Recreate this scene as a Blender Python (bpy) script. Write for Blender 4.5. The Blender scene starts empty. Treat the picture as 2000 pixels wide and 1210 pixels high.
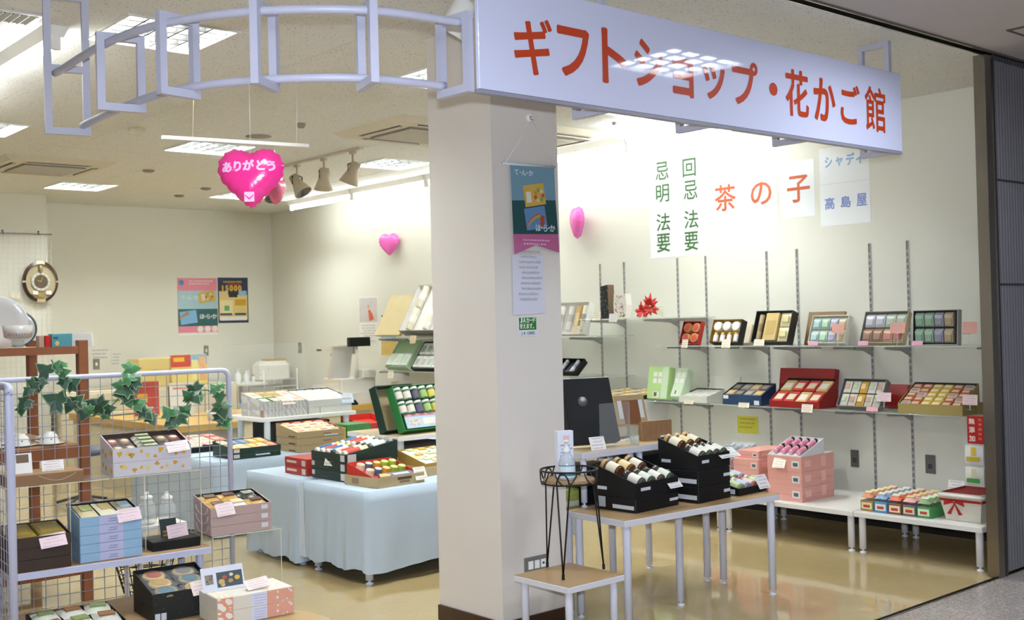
import bpy, math, random
from mathutils import Matrix, Vector, Euler

# ------------------------------------------------------------------ camera, world, exposure
S = bpy.context.scene
COL = S.collection
cam = bpy.data.cameras.new('camera')
cam.sensor_width = 36
cam.lens = 39.5252
cam.clip_start = .05
cam.dof.use_dof = True
cam.dof.focus_distance = 5.0
cam.dof.aperture_fstop = 5.0
cam_ob = bpy.data.objects.new('camera', cam)
COL.objects.link(cam_ob)
cam_ob.matrix_world = Matrix(((0.756532, 0.0129336, -0.653829, 0), (-0.65347, -0.0236096, -0.756584, 0), (-0.025222, 0.999638, -0.00940973, 1.4), (0, 0, 0, 1)))
S.camera = cam_ob
S.view_settings.view_transform = 'Standard'
S.view_settings.look = 'None'
S.view_settings.gamma = 1
S.view_settings.use_curve_mapping = False
S.view_settings.exposure = 0.7
W = bpy.data.worlds.new('mall_surroundings')
S.world = W
W.use_nodes = True
W.node_tree.nodes['Background'].inputs[0].default_value = (.62, .68, .85, 1)
W.node_tree.nodes['Background'].inputs[1].default_value = .6

PANEL_LIGHT = 146.0      # recessed shop panels
TUBE_LIGHT = 19.5      # bare fluorescent tubes
MALL_LIGHT = 34.0       # panels over the corridor
FLASH = 74.0
WARM = (.95, 1.01, 1.02)
COOL = (.78, .86, 1.0)

# the small flash on top of the photographer's camera
fl = bpy.data.lights.new('camera_flash', 'AREA')
fl.shape = 'RECTANGLE'; fl.size = .07; fl.size_y = .04; fl.energy = FLASH; fl.color = (.74, .84, 1)
fo = bpy.data.objects.new('camera_flash', fl)
COL.objects.link(fo)
fo.matrix_world = cam_ob.matrix_world @ Matrix.Translation((0, .13, .02))

# ------------------------------------------------------------------ helpers
random.seed(7)
PI = math.pi


def lin(h):
    h = h.lstrip('#')
    v = [int(h[i:i + 2], 16) / 255 for i in (0, 2, 4)]
    return tuple(x / 12.92 if x <= .04045 else ((x + .055) / 1.055) ** 2.4 for x in v) + (1,)


MATS = {}


def mat(hexc, rough=.55, metal=0, spec=.5, var=.06, scale=9, emit=0, alpha=1, trans=0, coat=0, bump=0, ecol=None):
    key = (hexc, rough, metal, spec, var, scale, emit, alpha, trans, coat, bump, ecol)
    if key in MATS:
        return MATS[key]
    m = bpy.data.materials.new('m_' + hexc.strip('#'))
    m.use_nodes = True
    nt = m.node_tree
    b = nt.nodes['Principled BSDF']
    c = lin(hexc)
    b.inputs['Base Color'].default_value = c
    b.inputs['Roughness'].default_value = rough
    b.inputs['Metallic'].default_value = metal
    b.inputs['Specular IOR Level'].default_value = spec
    b.inputs['Coat Weight'].default_value = coat
    b.inputs['Coat Roughness'].default_value = .04
    if alpha < 1:
        b.inputs['Alpha'].default_value = alpha
    if trans:
        b.inputs['Transmission Weight'].default_value = trans
    if emit:
        b.inputs['Emission Color'].default_value = (*(ecol or c[:3]), 1)
        b.inputs['Emission Strength'].default_value = emit
    if var and not emit:
        tc = nt.nodes.new('ShaderNodeTexCoord')
        n = nt.nodes.new('ShaderNodeTexNoise')
        n.inputs['Scale'].default_value = scale
        n.inputs['Detail'].default_value = 3
        nt.links.new(tc.outputs['Object'], n.inputs['Vector'])
        mx = nt.nodes.new('ShaderNodeMix')
        mx.data_type = 'RGBA'
        mx.inputs['A'].default_value = tuple(max(0, x * (1 - var)) for x in c[:3]) + (1,)
        mx.inputs['B'].default_value = tuple(min(1, x * (1 + var)) for x in c[:3]) + (1,)
        nt.links.new(n.outputs['Fac'], mx.inputs['Factor'])
        nt.links.new(mx.outputs['Result'], b.inputs['Base Color'])
        if bump:
            bp = nt.nodes.new('ShaderNodeBump')
            bp.inputs['Strength'].default_value = bump
            bp.inputs['Distance'].default_value = .004
            nt.links.new(n.outputs['Fac'], bp.inputs['Height'])
            nt.links.new(bp.outputs['Normal'], b.inputs['Normal'])
    MATS[key] = m
    return m


def spotted(hexa, hexb, scale, thr, rough=.5, kind='dots', stretch=(1, 1, 1)):
    """print of blobs on a ground colour"""
    key = ('sp', hexa, hexb, scale, thr, kind)
    if key in MATS:
        return MATS[key]
    m = bpy.data.materials.new('print_' + hexa.strip('#'))
    m.use_nodes = True
    nt = m.node_tree
    b = nt.nodes['Principled BSDF']
    b.inputs['Roughness'].default_value = rough
    tc = nt.nodes.new('ShaderNodeTexCoord')
    mp = nt.nodes.new('ShaderNodeMapping')
    mp.inputs['Scale'].default_value = stretch
    nt.links.new(tc.outputs['Object'], mp.inputs['Vector'])
    if kind == 'dots':
        v = nt.nodes.new('ShaderNodeTexVoronoi')
        v.inputs['Scale'].default_value = scale
        out = v.outputs['Distance']
    elif kind == 'wave':
        v = nt.nodes.new('ShaderNodeTexWave')
        v.inputs['Scale'].default_value = scale
        v.inputs['Distortion'].default_value = 9
        out = v.outputs['Fac']
    else:
        v = nt.nodes.new('ShaderNodeTexNoise')
        v.inputs['Scale'].default_value = scale
        out = v.outputs['Fac']
    nt.links.new(mp.outputs['Vector'], v.inputs['Vector'])
    mth = nt.nodes.new('ShaderNodeMath')
    mth.operation = 'GREATER_THAN'
    mth.inputs[1].default_value = thr
    nt.links.new(out, mth.inputs[0])
    mx = nt.nodes.new('ShaderNodeMix')
    mx.data_type = 'RGBA'
    mx.inputs['A'].default_value = lin(hexb)
    mx.inputs['B'].default_value = lin(hexa)
    nt.links.new(mth.outputs[0], mx.inputs['Factor'])
    nt.links.new(mx.outputs['Result'], b.inputs['Base Color'])
    MATS[key] = m
    return m


class MB:
    """collects shapes into one mesh; materials by slot"""

    def __init__(self):
        self.v, self.f, self.mi, self.sm, self.mats = [], [], [], [], []
        self.M = Matrix()

    def slot(self, m):
        if m not in self.mats:
            self.mats.append(m)
        return self.mats.index(m)

    def add(self, vs, fs, m, smooth=False):
        o = len(self.v)
        self.v += [tuple(self.M @ Vector(p)) for p in vs]
        s = self.slot(m)
        for q in fs:
            self.f.append(tuple(i + o for i in q)); self.mi.append(s); self.sm.append(smooth)
        return self

    def box(self, a, b, m):
        x0, y0, z0 = a; x1, y1, z1 = b
        return self.add([(x0, y0, z0), (x1, y0, z0), (x1, y1, z0), (x0, y1, z0), (x0, y0, z1), (x1, y0, z1), (x1, y1, z1), (x0, y1, z1)],
                        [(0, 3, 2, 1), (4, 5, 6, 7), (0, 1, 5, 4), (1, 2, 6, 5), (2, 3, 7, 6), (3, 0, 4, 7)], m)

    def bbox(self, a, b, m, r=.004):
        """box with chamfered vertical and top edges"""
        x0, y0, z0 = a; x1, y1, z1 = b
        r = min(r, (x1 - x0) / 3, (y1 - y0) / 3, (z1 - z0) / 2)
        ring = lambda i, z: [(x0 + i + r, y0 + i, z), (x1 - i - r, y0 + i, z), (x1 - i, y0 + i + r, z), (x1 - i, y1 - i - r, z),
                             (x1 - i - r, y1 - i, z), (x0 + i + r, y1 - i, z), (x0 + i, y1 - i - r, z), (x0 + i, y0 + i + r, z)]
        vs = ring(0, z0) + ring(0, z1 - r) + ring(r * .7, z1)
        fs = [tuple(range(7, -1, -1)), tuple(range(16, 24))]
        for k in (0, 8):
            for i in range(8):
                j = (i + 1) % 8
                fs.append((k + i, k + j, k + 8 + j, k + 8 + i))
        return self.add(vs, fs, m)

    def prism(self, pts, m, axis, a, b):
        """polygon (2-D points) pushed along an axis from a to b"""
        n = len(pts)
        put = {'x': lambda p, t: (t, p[0], p[1]), 'y': lambda p, t: (p[0], t, p[1]), 'z': lambda p, t: (p[0], p[1], t)}[axis]
        vs = [put(p, a) for p in pts] + [put(p, b) for p in pts]
        fs = [tuple(range(n))[::-1], tuple(range(n, 2 * n))] + [(i, (i + 1) % n, n + (i + 1) % n, n + i) for i in range(n)]
        return self.add(vs, fs, m)

    def quad(self, pts, m):
        return self.add(pts, [tuple(range(len(pts)))], m)

    def lathe(self, prof, m, n=14, smooth=True, cap=True):
        vs, fs = [], []
        for r, z in prof:
            for i in range(n):
                a = 2 * PI * i / n
                vs.append((r * math.cos(a), r * math.sin(a), z))
        for k in range(len(prof) - 1):
            for i in range(n):
                j = (i + 1) % n
                fs.append((k * n + i, k * n + j, (k + 1) * n + j, (k + 1) * n + i))
        self.add(vs, fs, m, smooth)
        if cap:
            k = len(prof) - 1
            self.add([vs[i] for i in range(n)], [tuple(range(n))[::-1]], m)
            self.add([vs[k * n + i] for i in range(n)], [tuple(range(n))], m)
        return self

    def cyl(self, c, r, h, m, n=14):
        x, y, z = c
        M0 = self.M
        self.M = M0 @ Matrix.Translation((x, y, z))
        self.lathe([(r, 0), (r, h)], m, n)
        self.M = M0
        return self

    def tube(self, pts, r, m, n=6, closed=False):
        pts = [Vector(p) for p in pts]
        k = len(pts)
        vs, fs = [], []
        for i, p in enumerate(pts):
            a = pts[(i - 1) % k] if (closed or i > 0) else p
            b = pts[(i + 1) % k] if (closed or i < k - 1) else p
            t = (b - a).normalized()
            u = t.cross(Vector((0, 0, 1)))
            if u.length < .1:
                u = t.cross(Vector((1, 0, 0)))
            u.normalize(); w = t.cross(u)
            for j in range(n):
                q = 2 * PI * (j + .5) / n
                vs.append(tuple(p + (u * math.cos(q) + w * math.sin(q)) * r))
        for i in range(k if closed else k - 1):
            for j in range(n):
                a, b = i * n + j, i * n + (j + 1) % n
                c, d = ((i + 1) % k) * n + j, ((i + 1) % k) * n + (j + 1) % n
                fs.append((a, b, d, c))
        if not closed:
            fs += [tuple(range(n))[::-1], tuple(range((k - 1) * n, k * n))]
        return self.add(vs, fs, m, n > 4)

    def mesh(self, name):
        me = bpy.data.meshes.new(name)
        me.from_pydata(self.v, [], self.f)
        for m in self.mats:
            me.materials.append(m)
        me.polygons.foreach_set('material_index', self.mi)
        me.polygons.foreach_set('use_smooth', self.sm)
        me.update()
        return me


def ob(name, data, parent=None, M=None):
    if isinstance(data, MB):
        data = data.mesh(name)
    o = bpy.data.objects.new(name, data)
    COL.objects.link(o)
    if parent is not None:
        o.parent = parent
        if name in ('lettering', 'dot_print', 'handwriting', 'date_grid'):
            o['kind'] = 'stuff'          # small print, too fine to pick apart
    if M is not None:
        o.matrix_local = M
    return o


def tag(o, label, cat, group=None, kind=None):
    o['label'] = label
    o['category'] = cat
    if group:
        o['group'] = group
    if kind:
        o['kind'] = kind
    return o


def TM(loc, rz=0):
    return Matrix.Translation(loc[:3]) @ Matrix.Rotation(math.radians(rz), 4, 'Z')


def thing(name, label, cat, M=None, group=None):
    o = bpy.data.objects.new(name, None)
    o.empty_display_size = .05
    COL.objects.link(o)
    if M is not None:
        o.matrix_world = M
    return tag(o, label, cat, group)


def struct(name, data, parent=None):
    o = ob(name, data, parent)
    if parent is None:
        o['kind'] = 'structure'
    return o


GL = {}


def glyph(ch, bold=0):
    """vertices and triangles of one character, scaled to its own unit box"""
    if (ch, bold) in GL:
        return GL[ch, bold]
    cu = bpy.data.curves.new('type', 'FONT')
    cu.body = ch
    cu.resolution_u = 3
    o = bpy.data.objects.new('type', cu)
    COL.objects.link(o)
    dg = bpy.context.evaluated_depsgraph_get()
    dg.update()
    me = bpy.data.meshes.new_from_object(o.evaluated_get(dg))
    v = [(p.co.x, p.co.y) for p in me.vertices]
    f = [tuple(p.vertices) for p in me.polygons]
    bpy.data.objects.remove(o)
    bpy.data.curves.remove(cu)
    bpy.data.meshes.remove(me)
    if bold:
        vv, ff = [], []
        for k in range(8):
            dx, dy = bold * math.cos(k * PI / 4), bold * math.sin(k * PI / 4)
            s = len(vv)
            vv += [(x + dx, y + dy, k * 4e-5) for x, y in v]
            ff += [tuple(i + s for i in q) for q in f]
        v, f = vv, ff
    GL[ch, bold] = (v, f)
    return v, f


def text_fit(mb, ch, x0, x1, z0, z1, m, bold=0, y=-.0015, shear=0):
    """one character stretched to a rectangle of the x-z plane, facing -y"""
    v, f = glyph(ch, bold)
    a, b = min(p[0] for p in v), max(p[0] for p in v)
    c, d = min(p[1] for p in v), max(p[1] for p in v)
    sx, sz = (x1 - x0) / (b - a), (z1 - z0) / max(d - c, 1e-6)
    mb.add([(x0 + (p[0] - a) * sx, y - (p[2] if len(p) > 2 else 0), z0 + (p[1] - c) * sz) for p in v], f, m)


def text_line(mb, s, x0, z0, size, m, bold=0, y=-.0015, vertical=False, step=1.0, sx=1.0):
    """a run of characters on em squares, x-z plane facing -y"""
    x, z = x0, z0
    for ch in s:
        if ch != ' ':
            v, f = glyph(ch, bold)
            mb.add([(x + p[0] * size * sx, y - (p[2] if len(p) > 2 else 0), z + p[1] * size) for p in v], f, m)
        if vertical:
            z -= size * step
        else:
            x += size * step * (sx if ord(ch) > 255 else .62 * sx)


def scribble(mb, w, h, m, rows=4, y=-.0012, seed=0, x0=0, z0=0, fill=.75):
    """rows of unreadable small print, x-z plane facing -y"""
    rn = random.Random(seed)
    for r in range(rows):
        zz = z0 + h * (1 - (r + .5) / rows)
        x = w * (.08 + .15 * rn.random())
        end = w * (fill + .2 * rn.random())
        while x < end:
            l = w * (.02 + .05 * rn.random())
            t = h / rows * .22
            mb.quad([(x0 + x, y, zz - t), (x0 + x + l, y, zz - t), (x0 + x + l, y, zz + t * rn.random()), (x0 + x, y, zz + t)], m)
            x += l + w * .025


# palette
WHITE = mat('#e9e6df', .5)
PAINT = mat('#bcbccc', .4)                # grey-white powder coat
INK = mat('#3a3a3c', .6, var=0)
GREYINK = mat('#a9a9ac', .6, var=0)
BLACK = mat('#0f0f11', .5, spec=.35)
BLACKG = mat('#101012', .38, spec=.4)
CARDPINK = mat('#e9cdd0', .6)
CARDCREAM = mat('#efe7cf', .6)
CARDWHITE = mat('#eceae4', .6)
CARDBLUE = mat('#c9d9ea', .6)
PLASTIC = mat('#f4f6f6', .12, alpha=.16, spec=.6, var=0)
FILM = mat('#f2f2ee', .10, alpha=.08, spec=.7, var=0)
WOODTOP = mat('#b59468', .35, var=.14, scale=3)
KRAFT = mat('#b09a72', .7)

# ------------------------------------------------------------------ the room
XW, YF, CZ, TY = 6.58, 11.95, 2.744, 2.82


def vinyl():
    m = bpy.data.materials.new('vinyl_floor')
    m.use_nodes = True
    nt = m.node_tree
    b = nt.nodes['Principled BSDF']
    tc = nt.nodes.new('ShaderNodeTexCoord')
    n1 = nt.nodes.new('ShaderNodeTexNoise'); n1.inputs['Scale'].default_value = 2.2; n1.inputs['Detail'].default_value = 8
    n2 = nt.nodes.new('ShaderNodeTexNoise'); n2.inputs['Scale'].default_value = 40; n2.inputs['Detail'].default_value = 4
    for n in (n1, n2):
        nt.links.new(tc.outputs['Object'], n.inputs['Vector'])
    mx = nt.nodes.new('ShaderNodeMix'); mx.data_type = 'RGBA'
    mx.inputs['A'].default_value = lin('#a99163'); mx.inputs['B'].default_value = lin('#bca87d')
    nt.links.new(n1.outputs['Fac'], mx.inputs['Factor'])
    m2 = nt.nodes.new('ShaderNodeMix'); m2.data_type = 'RGBA'; m2.blend_type = 'OVERLAY'
    m2.inputs['Factor'].default_value = .12
    nt.links.new(mx.outputs['Result'], m2.inputs['A']); nt.links.new(n2.outputs['Color'], m2.inputs['B'])
    nt.links.new(m2.outputs['Result'], b.inputs['Base Color'])
    bp = nt.nodes.new('ShaderNodeBump'); bp.inputs['Strength'].default_value = .02; bp.inputs['Distance'].default_value = .003
    n3 = nt.nodes.new('ShaderNodeTexNoise'); n3.inputs['Scale'].default_value = 7
    nt.links.new(tc.outputs['Object'], n3.inputs['Vector'])
    nt.links.new(n3.outputs['Fac'], bp.inputs['Height']); nt.links.new(bp.outputs['Normal'], b.inputs['Normal'])
    b.inputs['Roughness'].default_value = .06
    b.inputs['Specular IOR Level'].default_value = .75
    return m


def terrazzo():
    m = bpy.data.materials.new('terrazzo')
    m.use_nodes = True
    nt = m.node_tree
    b = nt.nodes['Principled BSDF']
    tc = nt.nodes.new('ShaderNodeTexCoord')
    v = nt.nodes.new('ShaderNodeTexVoronoi'); v.inputs['Scale'].default_value = 130
    nt.links.new(tc.outputs['Object'], v.inputs['Vector'])
    r = nt.nodes.new('ShaderNodeValToRGB')
    sep = nt.nodes.new('ShaderNodeSeparateColor')
    nt.links.new(v.outputs['Color'], sep.inputs[0]); nt.links.new(sep.outputs[0], r.inputs[0])
    r.color_ramp.elements[0].color = lin('#8a8079'); r.color_ramp.elements[1].color = lin('#b9aea6')
    e = r.color_ramp.elements.new(.5); e.color = lin('#a29892')
    nt.links.new(r.outputs[0], b.inputs['Base Color'])
    b.inputs['Roughness'].default_value = .2
    return m


def board_mat(a, bcol):
    m = bpy.data.materials.new('mineral_board')
    m.use_nodes = True
    nt = m.node_tree
    b = nt.nodes['Principled BSDF']
    tc = nt.nodes.new('ShaderNodeTexCoord')
    v = nt.nodes.new('ShaderNodeTexVoronoi'); v.inputs['Scale'].default_value = 60
    nt.links.new(tc.outputs['Object'], v.inputs['Vector'])
    n = nt.nodes.new('ShaderNodeTexNoise'); n.inputs['Scale'].default_value = 18; n.inputs['Detail'].default_value = 5
    nt.links.new(tc.outputs['Object'], n.inputs['Vector'])
    mu = nt.nodes.new('ShaderNodeMath'); mu.operation = 'MULTIPLY'
    nt.links.new(n.outputs['Fac'], mu.inputs[0]); mu.inputs[1].default_value = .42
    lt = nt.nodes.new('ShaderNodeMath'); lt.operation = 'GREATER_THAN'
    nt.links.new(v.outputs['Distance'], lt.inputs[0]); nt.links.new(mu.outputs[0], lt.inputs[1])
    mx = nt.nodes.new('ShaderNodeMix'); mx.data_type = 'RGBA'
    mx.inputs['A'].default_value = lin(bcol); mx.inputs['B'].default_value = lin(a)
    nt.links.new(lt.outputs[0], mx.inputs['Factor'])
    nt.links.new(mx.outputs['Result'], b.inputs['Base Color'])
    b.inputs['Roughness'].default_value = .85
    return m


WALLM = mat('#dedccf', .6, var=.02, scale=2)
COLM = mat('#d8d0c6', .55, var=.03, scale=2.5)
BASEM = mat('#3a2416', .4)
STEEL = mat('#9a948a', .25, metal=1, var=.05)

struct('floor', MB().box((-5, TY, -.1), (XW + .1, YF + .1, 0), vinyl()))
struct('floor_corridor', MB().box((-5, -6, -.1), (9, TY - .03, 0), terrazzo()))
struct('wall_right', MB().box((XW, TY, 0), (XW + .12, YF, CZ + .15), WALLM))
struct('wall_back', MB().box((-5, YF, 0), (XW + .12, YF + .12, CZ + .15), WALLM))
struct('wall_left', MB().box((-5.12, -6, 0), (-5, YF, CZ + .15), WALLM))
struct('wall_corridor', MB().box((-5, -6.12, 0), (9, -6, CZ + .15), mat('#b9b6b4', .7)))
struct('wall_corridor_end', MB().box((9, -6, 0), (9.12, TY, CZ + .15), mat('#b9b6b4', .7)))
struct('wall_front', MB().box((XW + .12, TY - .02, 0), (9.12, TY + .1, CZ + .15), mat('#b9b6b4', .7)))
struct('baseboard_and_shade_right', MB().box((XW - .012, TY + .05, 0), (XW, YF, .2), mat('#1d1511', .5)))  # skirting made taller and near-black to paint in shade under the low tables
struct('baseboard_back', MB().box((-5, YF - .012, 0), (XW - .012, YF, .075), BASEM))
# the square column and its skirting
CX0, CX1, CY0, CY1 = 3.2, 3.6, 3.815, 4.277
struct('column', MB().box((CX0, CY0, 0), (CX1, CY1, CZ + .1), COLM))
sk = .012
struct('baseboard_column', MB().box((CX0 - sk, CY0 - sk, 0), (CX1 + sk, CY0, .07), BASEM).box((CX0 - sk, CY0, 0), (CX0, CY1, .07), BASEM)
       .box((CX1, CY0, 0), (CX1 + sk, CY1, .07), BASEM))
# pier in the far left corner
struct('wall_pier', MB().box((1.6, 11.307, 0), (3.77, YF, CZ + .1), WALLM))

# shutter track, sunk in the floor and in the ceiling
TR = mat('#26262a', .35, metal=.6)
struct('trim_floor_track', MB().box((-5, TY - .03, -.08), (XW, TY - .021, .003), STEEL).box((-5, TY - .021, -.08), (XW, TY - .009, -.012), TR).box((-5, TY - .009, -.08), (XW, TY, .002), TR))
struct('trim_ceiling_track', MB().box((-5, TY - .045, CZ + .01), (9, TY + .0, CZ + .06), TR).box((-5, TY - .05, CZ - .012), (9, TY - .042, CZ + .05), STEEL)
       .box((-5, TY, CZ - .012), (9, TY + .01, CZ + .05), STEEL))

# ceiling: boards of mineral fibre cut round the lamps
PANELS = [(px, py) for py in (4.905, 7.8, 10.47) for px in (2.165, 3.8, 5.45)]
HALF = .262
HOLES = [(px - HALF, py - HALF, px + HALF, py + HALF) for px, py in PANELS]
MALLP = [(4.6, 1.96), (1.2, 1.96), (-2.2, 1.96), (2.9, -.2)]
MHOLES = [(px - .30, py - .24, px + .30, py + .24) for px, py in MALLP]


def cut(rects, hole):
    out = []
    a, b, c, d = hole
    for x0, y0, x1, y1 in rects:
        if a >= x1 or c <= x0 or b >= y1 or d <= y0:
            out.append((x0, y0, x1, y1)); continue
        if x0 < a: out.append((x0, y0, a, y1))
        if x1 > c: out.append((c, y0, x1, y1))
        l, r = max(x0, a), min(x1, c)
        if y0 < b: out.append((l, y0, r, b))
        if y1 > d: out.append((l, d, r, y1))
    return out


BM = board_mat('#dddcd6', '#aaa79f')
BM2 = mat('#c0b9b4', .85, var=.05, scale=6)
ceil = struct('ceiling', MB().box((-5, -6, CZ + .15), (9, YF, CZ + .2), mat('#8c8678', .9)))
bw, bl = 1.82, .91
nx, ny = math.ceil((XW - 0.4) / bl), math.ceil((YF - TY) / bw)
for j in range(ny):
    for i in range(-1, nx):
        x0 = XW - (i + 1) * bl if True else 0
        x1 = x0 + bl
        y0, y1 = TY + .01 + j * bw, min(TY + .01 + (j + 1) * bw, YF)
        if i < 0:
            continue
        g = .0012
        rs = [(max(x0, -5) + g, y0 + g, x1 - g, y1 - g)]
        for h in HOLES:
            rs = cut(rs, h)
        mb = MB()
        dz = random.uniform(0, .0012)
        for r in rs:
            mb.box((r[0], r[1], CZ + dz), (r[2], r[3], CZ + .014), BM)
        ob('board', mb, ceil)
mb = MB().box((-5, TY + .01, CZ), (XW - nx * bl, YF, CZ + .014), BM)
ob('ceiling_plate', mb, ceil)
rs = [(-5, -6, 9, TY - .05)]
for h in MHOLES:
    rs = cut(rs, h)
mb = MB()
for r in rs:
    mb.box((r[0], r[1], CZ), (r[2], r[3], CZ + .014), BM2)
ob('corridor_plate', mb, ceil)

# folding shutter parked at the right: stainless post and a pack of slats
sh = thing('folding_shutter', 'folded grey steel slat shutter with stainless leading post beside the shop opening', 'shutter', TM((5.71, TY - .02, 0)))
ob('leading_post', MB().box((-.01, -.012, 0.004), (.06, .05, CZ - .02), STEEL), sh)
ob('edge_strip', MB().box((.061, -.016, 0.004), (.082, .03, CZ - .03), mat('#4a4744', .35, metal=.7)), sh)
slm = mat('#8d8b90', .38, metal=.55)
sl = MB().prism([(0, -.006), (.008, -.012), (.022, -.012), (.03, -.006), (.03, .012), (0, .012)], slm, 'z', .02, CZ - .04).mesh('slat')
for k in range(24):
    ob('slat', sl, sh, Matrix.Translation((.086 + k * .0315, 0, 0)))
for z in (2.07, 1.52):
    ob('cross_bar', MB().box((.086, -.0135, z), (.84, -.0125, z + .011), INK), sh)
rb = MB()
for k in range(24):
    rb.cyl((.1 + k * .0315, 0, CZ - .038), .008, .03, INK, 8)
ob('roller', rb, sh)

# ceiling lamps -------------------------------------------------------------
LOUV = mat('#2c2c2b', .5, spec=.3, var=0)
LAMPM = mat('#ffffff', emit=PANEL_LIGHT, var=0, ecol=WARM)
TUBEM = mat('#fffffe', emit=TUBE_LIGHT, var=0, ecol=WARM)
MALLM = mat('#fffffd', emit=MALL_LIGHT, var=0, ecol=COOL)
FRAMEM = mat('#d9d8d2', .4)


def recessed(px, py, hx, hy, lm, label, group, n):
    t = thing('recessed_ceiling_light', label, 'ceiling light', TM((px, py, CZ)), group)
    fr = MB()
    for a, b in (((-hx, -hy), (hx, -hy + .014)), ((-hx, hy - .014), (hx, hy)), ((-hx, -hy + .014), (-hx + .014, hy - .014)), ((hx - .014, -hy + .014), (hx, hy - .014))):
        fr.box((a[0], a[1], -.006), (b[0], b[1], .09), FRAMEM)
    ob('frame', fr, t)
    hx2, hy2 = hx - .015, hy - .015
    ob('reflector_plate', MB().quad([(-hx2, -hy2, .085), (-hx2, hy2, .085), (hx2, hy2, .085), (hx2, -hy2, .085)], WHITE), t)
    if lm is MALLM:
        ob('diffuser', MB().quad([(-hx2, -hy2, .024), (-hx2, hy2, .024), (hx2, hy2, .024), (hx2, -hy2, .024)], lm), t)
    for k in range(n - 1 if lm is not MALLM else 0):
        tb = MB(); tb.M = Matrix.Translation((-hx2 + 2 * hx2 * (k + .5) / (n - 1), -hy2 + .02, .064)) @ Matrix.Rotation(-PI / 2, 4, 'X')
        tb.lathe([(.014, 0), (.014, 2 * hy2 - .04)], lm, 8)
        ob('tube', tb, t)
    lo = MB()
    lt_ = .018 if lm is MALLM else .05
    for k in range(1, n):
        x = -hx2 + 2 * hx2 * k / n
        lo.prism([(x - .004, .004), (x + .004, .004), (x + .0008, lt_), (x - .0008, lt_)], LOUV, 'y', -hy2, hy2)
        y = -hy2 + 2 * hy2 * k / n
        lo.prism([(y - .004, .003), (y + .004, .003), (y + .0008, lt_ - .001), (y - .0008, lt_ - .001)], LOUV, 'x', -hx2, hx2)
    ob('louvre_grid', lo, t)
    return t


words_ = {(2.165, 4.905): 'square louvred ceiling light behind the curved rail frames', (5.45, 7.8): 'square louvred ceiling light beside the track of spotlights, near the column',
          (3.8, 7.8): 'square louvred ceiling light above the big pink heart balloon', (3.8, 10.47): 'square louvred ceiling light beyond the left air conditioner, near the back wall',
          (2.165, 7.8): 'square louvred ceiling light cut by the left edge, under the tall rail frame', (5.45, 10.47): 'farthest square louvred ceiling light, peeping out behind the pink heart balloon',
          (3.8, 4.905): 'square louvred ceiling light half hidden by the beige column top', (2.165, 10.47): 'square louvred ceiling light over the far left corner', (5.45, 4.905): 'square louvred ceiling light hidden behind the long shop sign'}
for p in PANELS:
    recessed(p[0], p[1], HALF, HALF, LAMPM, words_[p], 'square recessed ceiling lights', 5)
for p, lb in zip(MALLP, ('corridor light panel reflected in the middle of the shop sign', 'corridor light panel just left of the one before the sign', 'corridor light panel farthest left along the shop front', 'corridor light panel over the middle of the corridor')):
    recessed(p[0], p[1], .30, .24, MALLM, lb, 'corridor ceiling lights', 4)


def strip_light(x, y0, y1, label, group, z=CZ):
    t = thing('strip_light', label, 'strip light', TM((x, y0, z)), group)
    L = y1 - y0
    ob('base_channel', MB().prism([(-.05, 0), (.05, 0), (.028, -.05), (-.028, -.05)], WHITE, 'y', 0, L), t)
    mb = MB()
    mb.M = Matrix.Translation((-.004, .03, -.083)) @ Matrix.Rotation(-PI / 2, 4, 'X')
    mb.lathe([(.016, 0), (.016, L - .06)], TUBEM, 10)
    ob('tube', mb, t)
    for y in (.004, L - .029):
        ob('lamp_holder', MB().box((-.02, y, -.105), (.014, y + .025, -.05), WHITE), t)


for k, lb in enumerate(('bare fluorescent strip light nearest the shutter, above the character notices', 'bare fluorescent strip light second from the shutter on the long wall', 'bare fluorescent strip light on the long wall hidden behind the column',
                        'bare fluorescent strip light on the long wall just left of the column', 'bare fluorescent strip light at the far end of the row, beyond the spotlights')):
    strip_light(6.12, 4.5 + k * 1.24, 4.5 + k * 1.24 + 1.22, lb, 'strip lights along the long wall')
strip_light(1.73, 5.0, 6.22, 'bright bare strip light at the upper left, behind the tall rail frame', 'strip lights at upper left')
strip_light(1.73, 6.24, 7.46, 'bright bare strip light continuing the upper left one toward the back', 'strip lights at upper left')

# air conditioners
ACM = mat('#cfc6b2', .5)
ACD = mat('#8e887c', .6)


def aircon(x, y, label):
    t = thing('ceiling_air_conditioner', label, 'air conditioner', TM((x, y, CZ)), 'ceiling cassette air conditioners')
    h = .43
    ob('panel', MB().add([(-h, -h, 0), (h, -h, 0), (h, h, 0), (-h, h, 0), (-h + .05, -h + .05, -.035), (h - .05, -h + .05, -.035), (h - .05, h - .05, -.035), (-h + .05, h - .05, -.035)],
                         [(0, 1, 2, 3), (0, 4, 5, 1), (1, 5, 6, 2), (2, 6, 7, 3), (3, 7, 4, 0), (4, 7, 6, 5)], ACM), t)
    g = MB()
    g.box((-.24, -.24, -.045), (.24, .24, -.036), ACD)
    for k in range(12):
        g.box((-.23, -.22 + k * .038, -.05), (.23, -.205 + k * .038, -.045), ACM)
    ob('intake_grille', g, t)
    for k in range(4):
        q = MB().prism([(-.22, -.295), (.22, -.295), (.25, -.335), (-.25, -.335)], INK, 'z', -.037, -.0352)
        q.prism([(-.22, -.30), (.22, -.30), (.235, -.322), (-.235, -.322)], ACM, 'z', -.045, -.038)
        ob('air_vane', q, t, Matrix.Rotation(k * PI / 2, 4, 'Z'))


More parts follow.
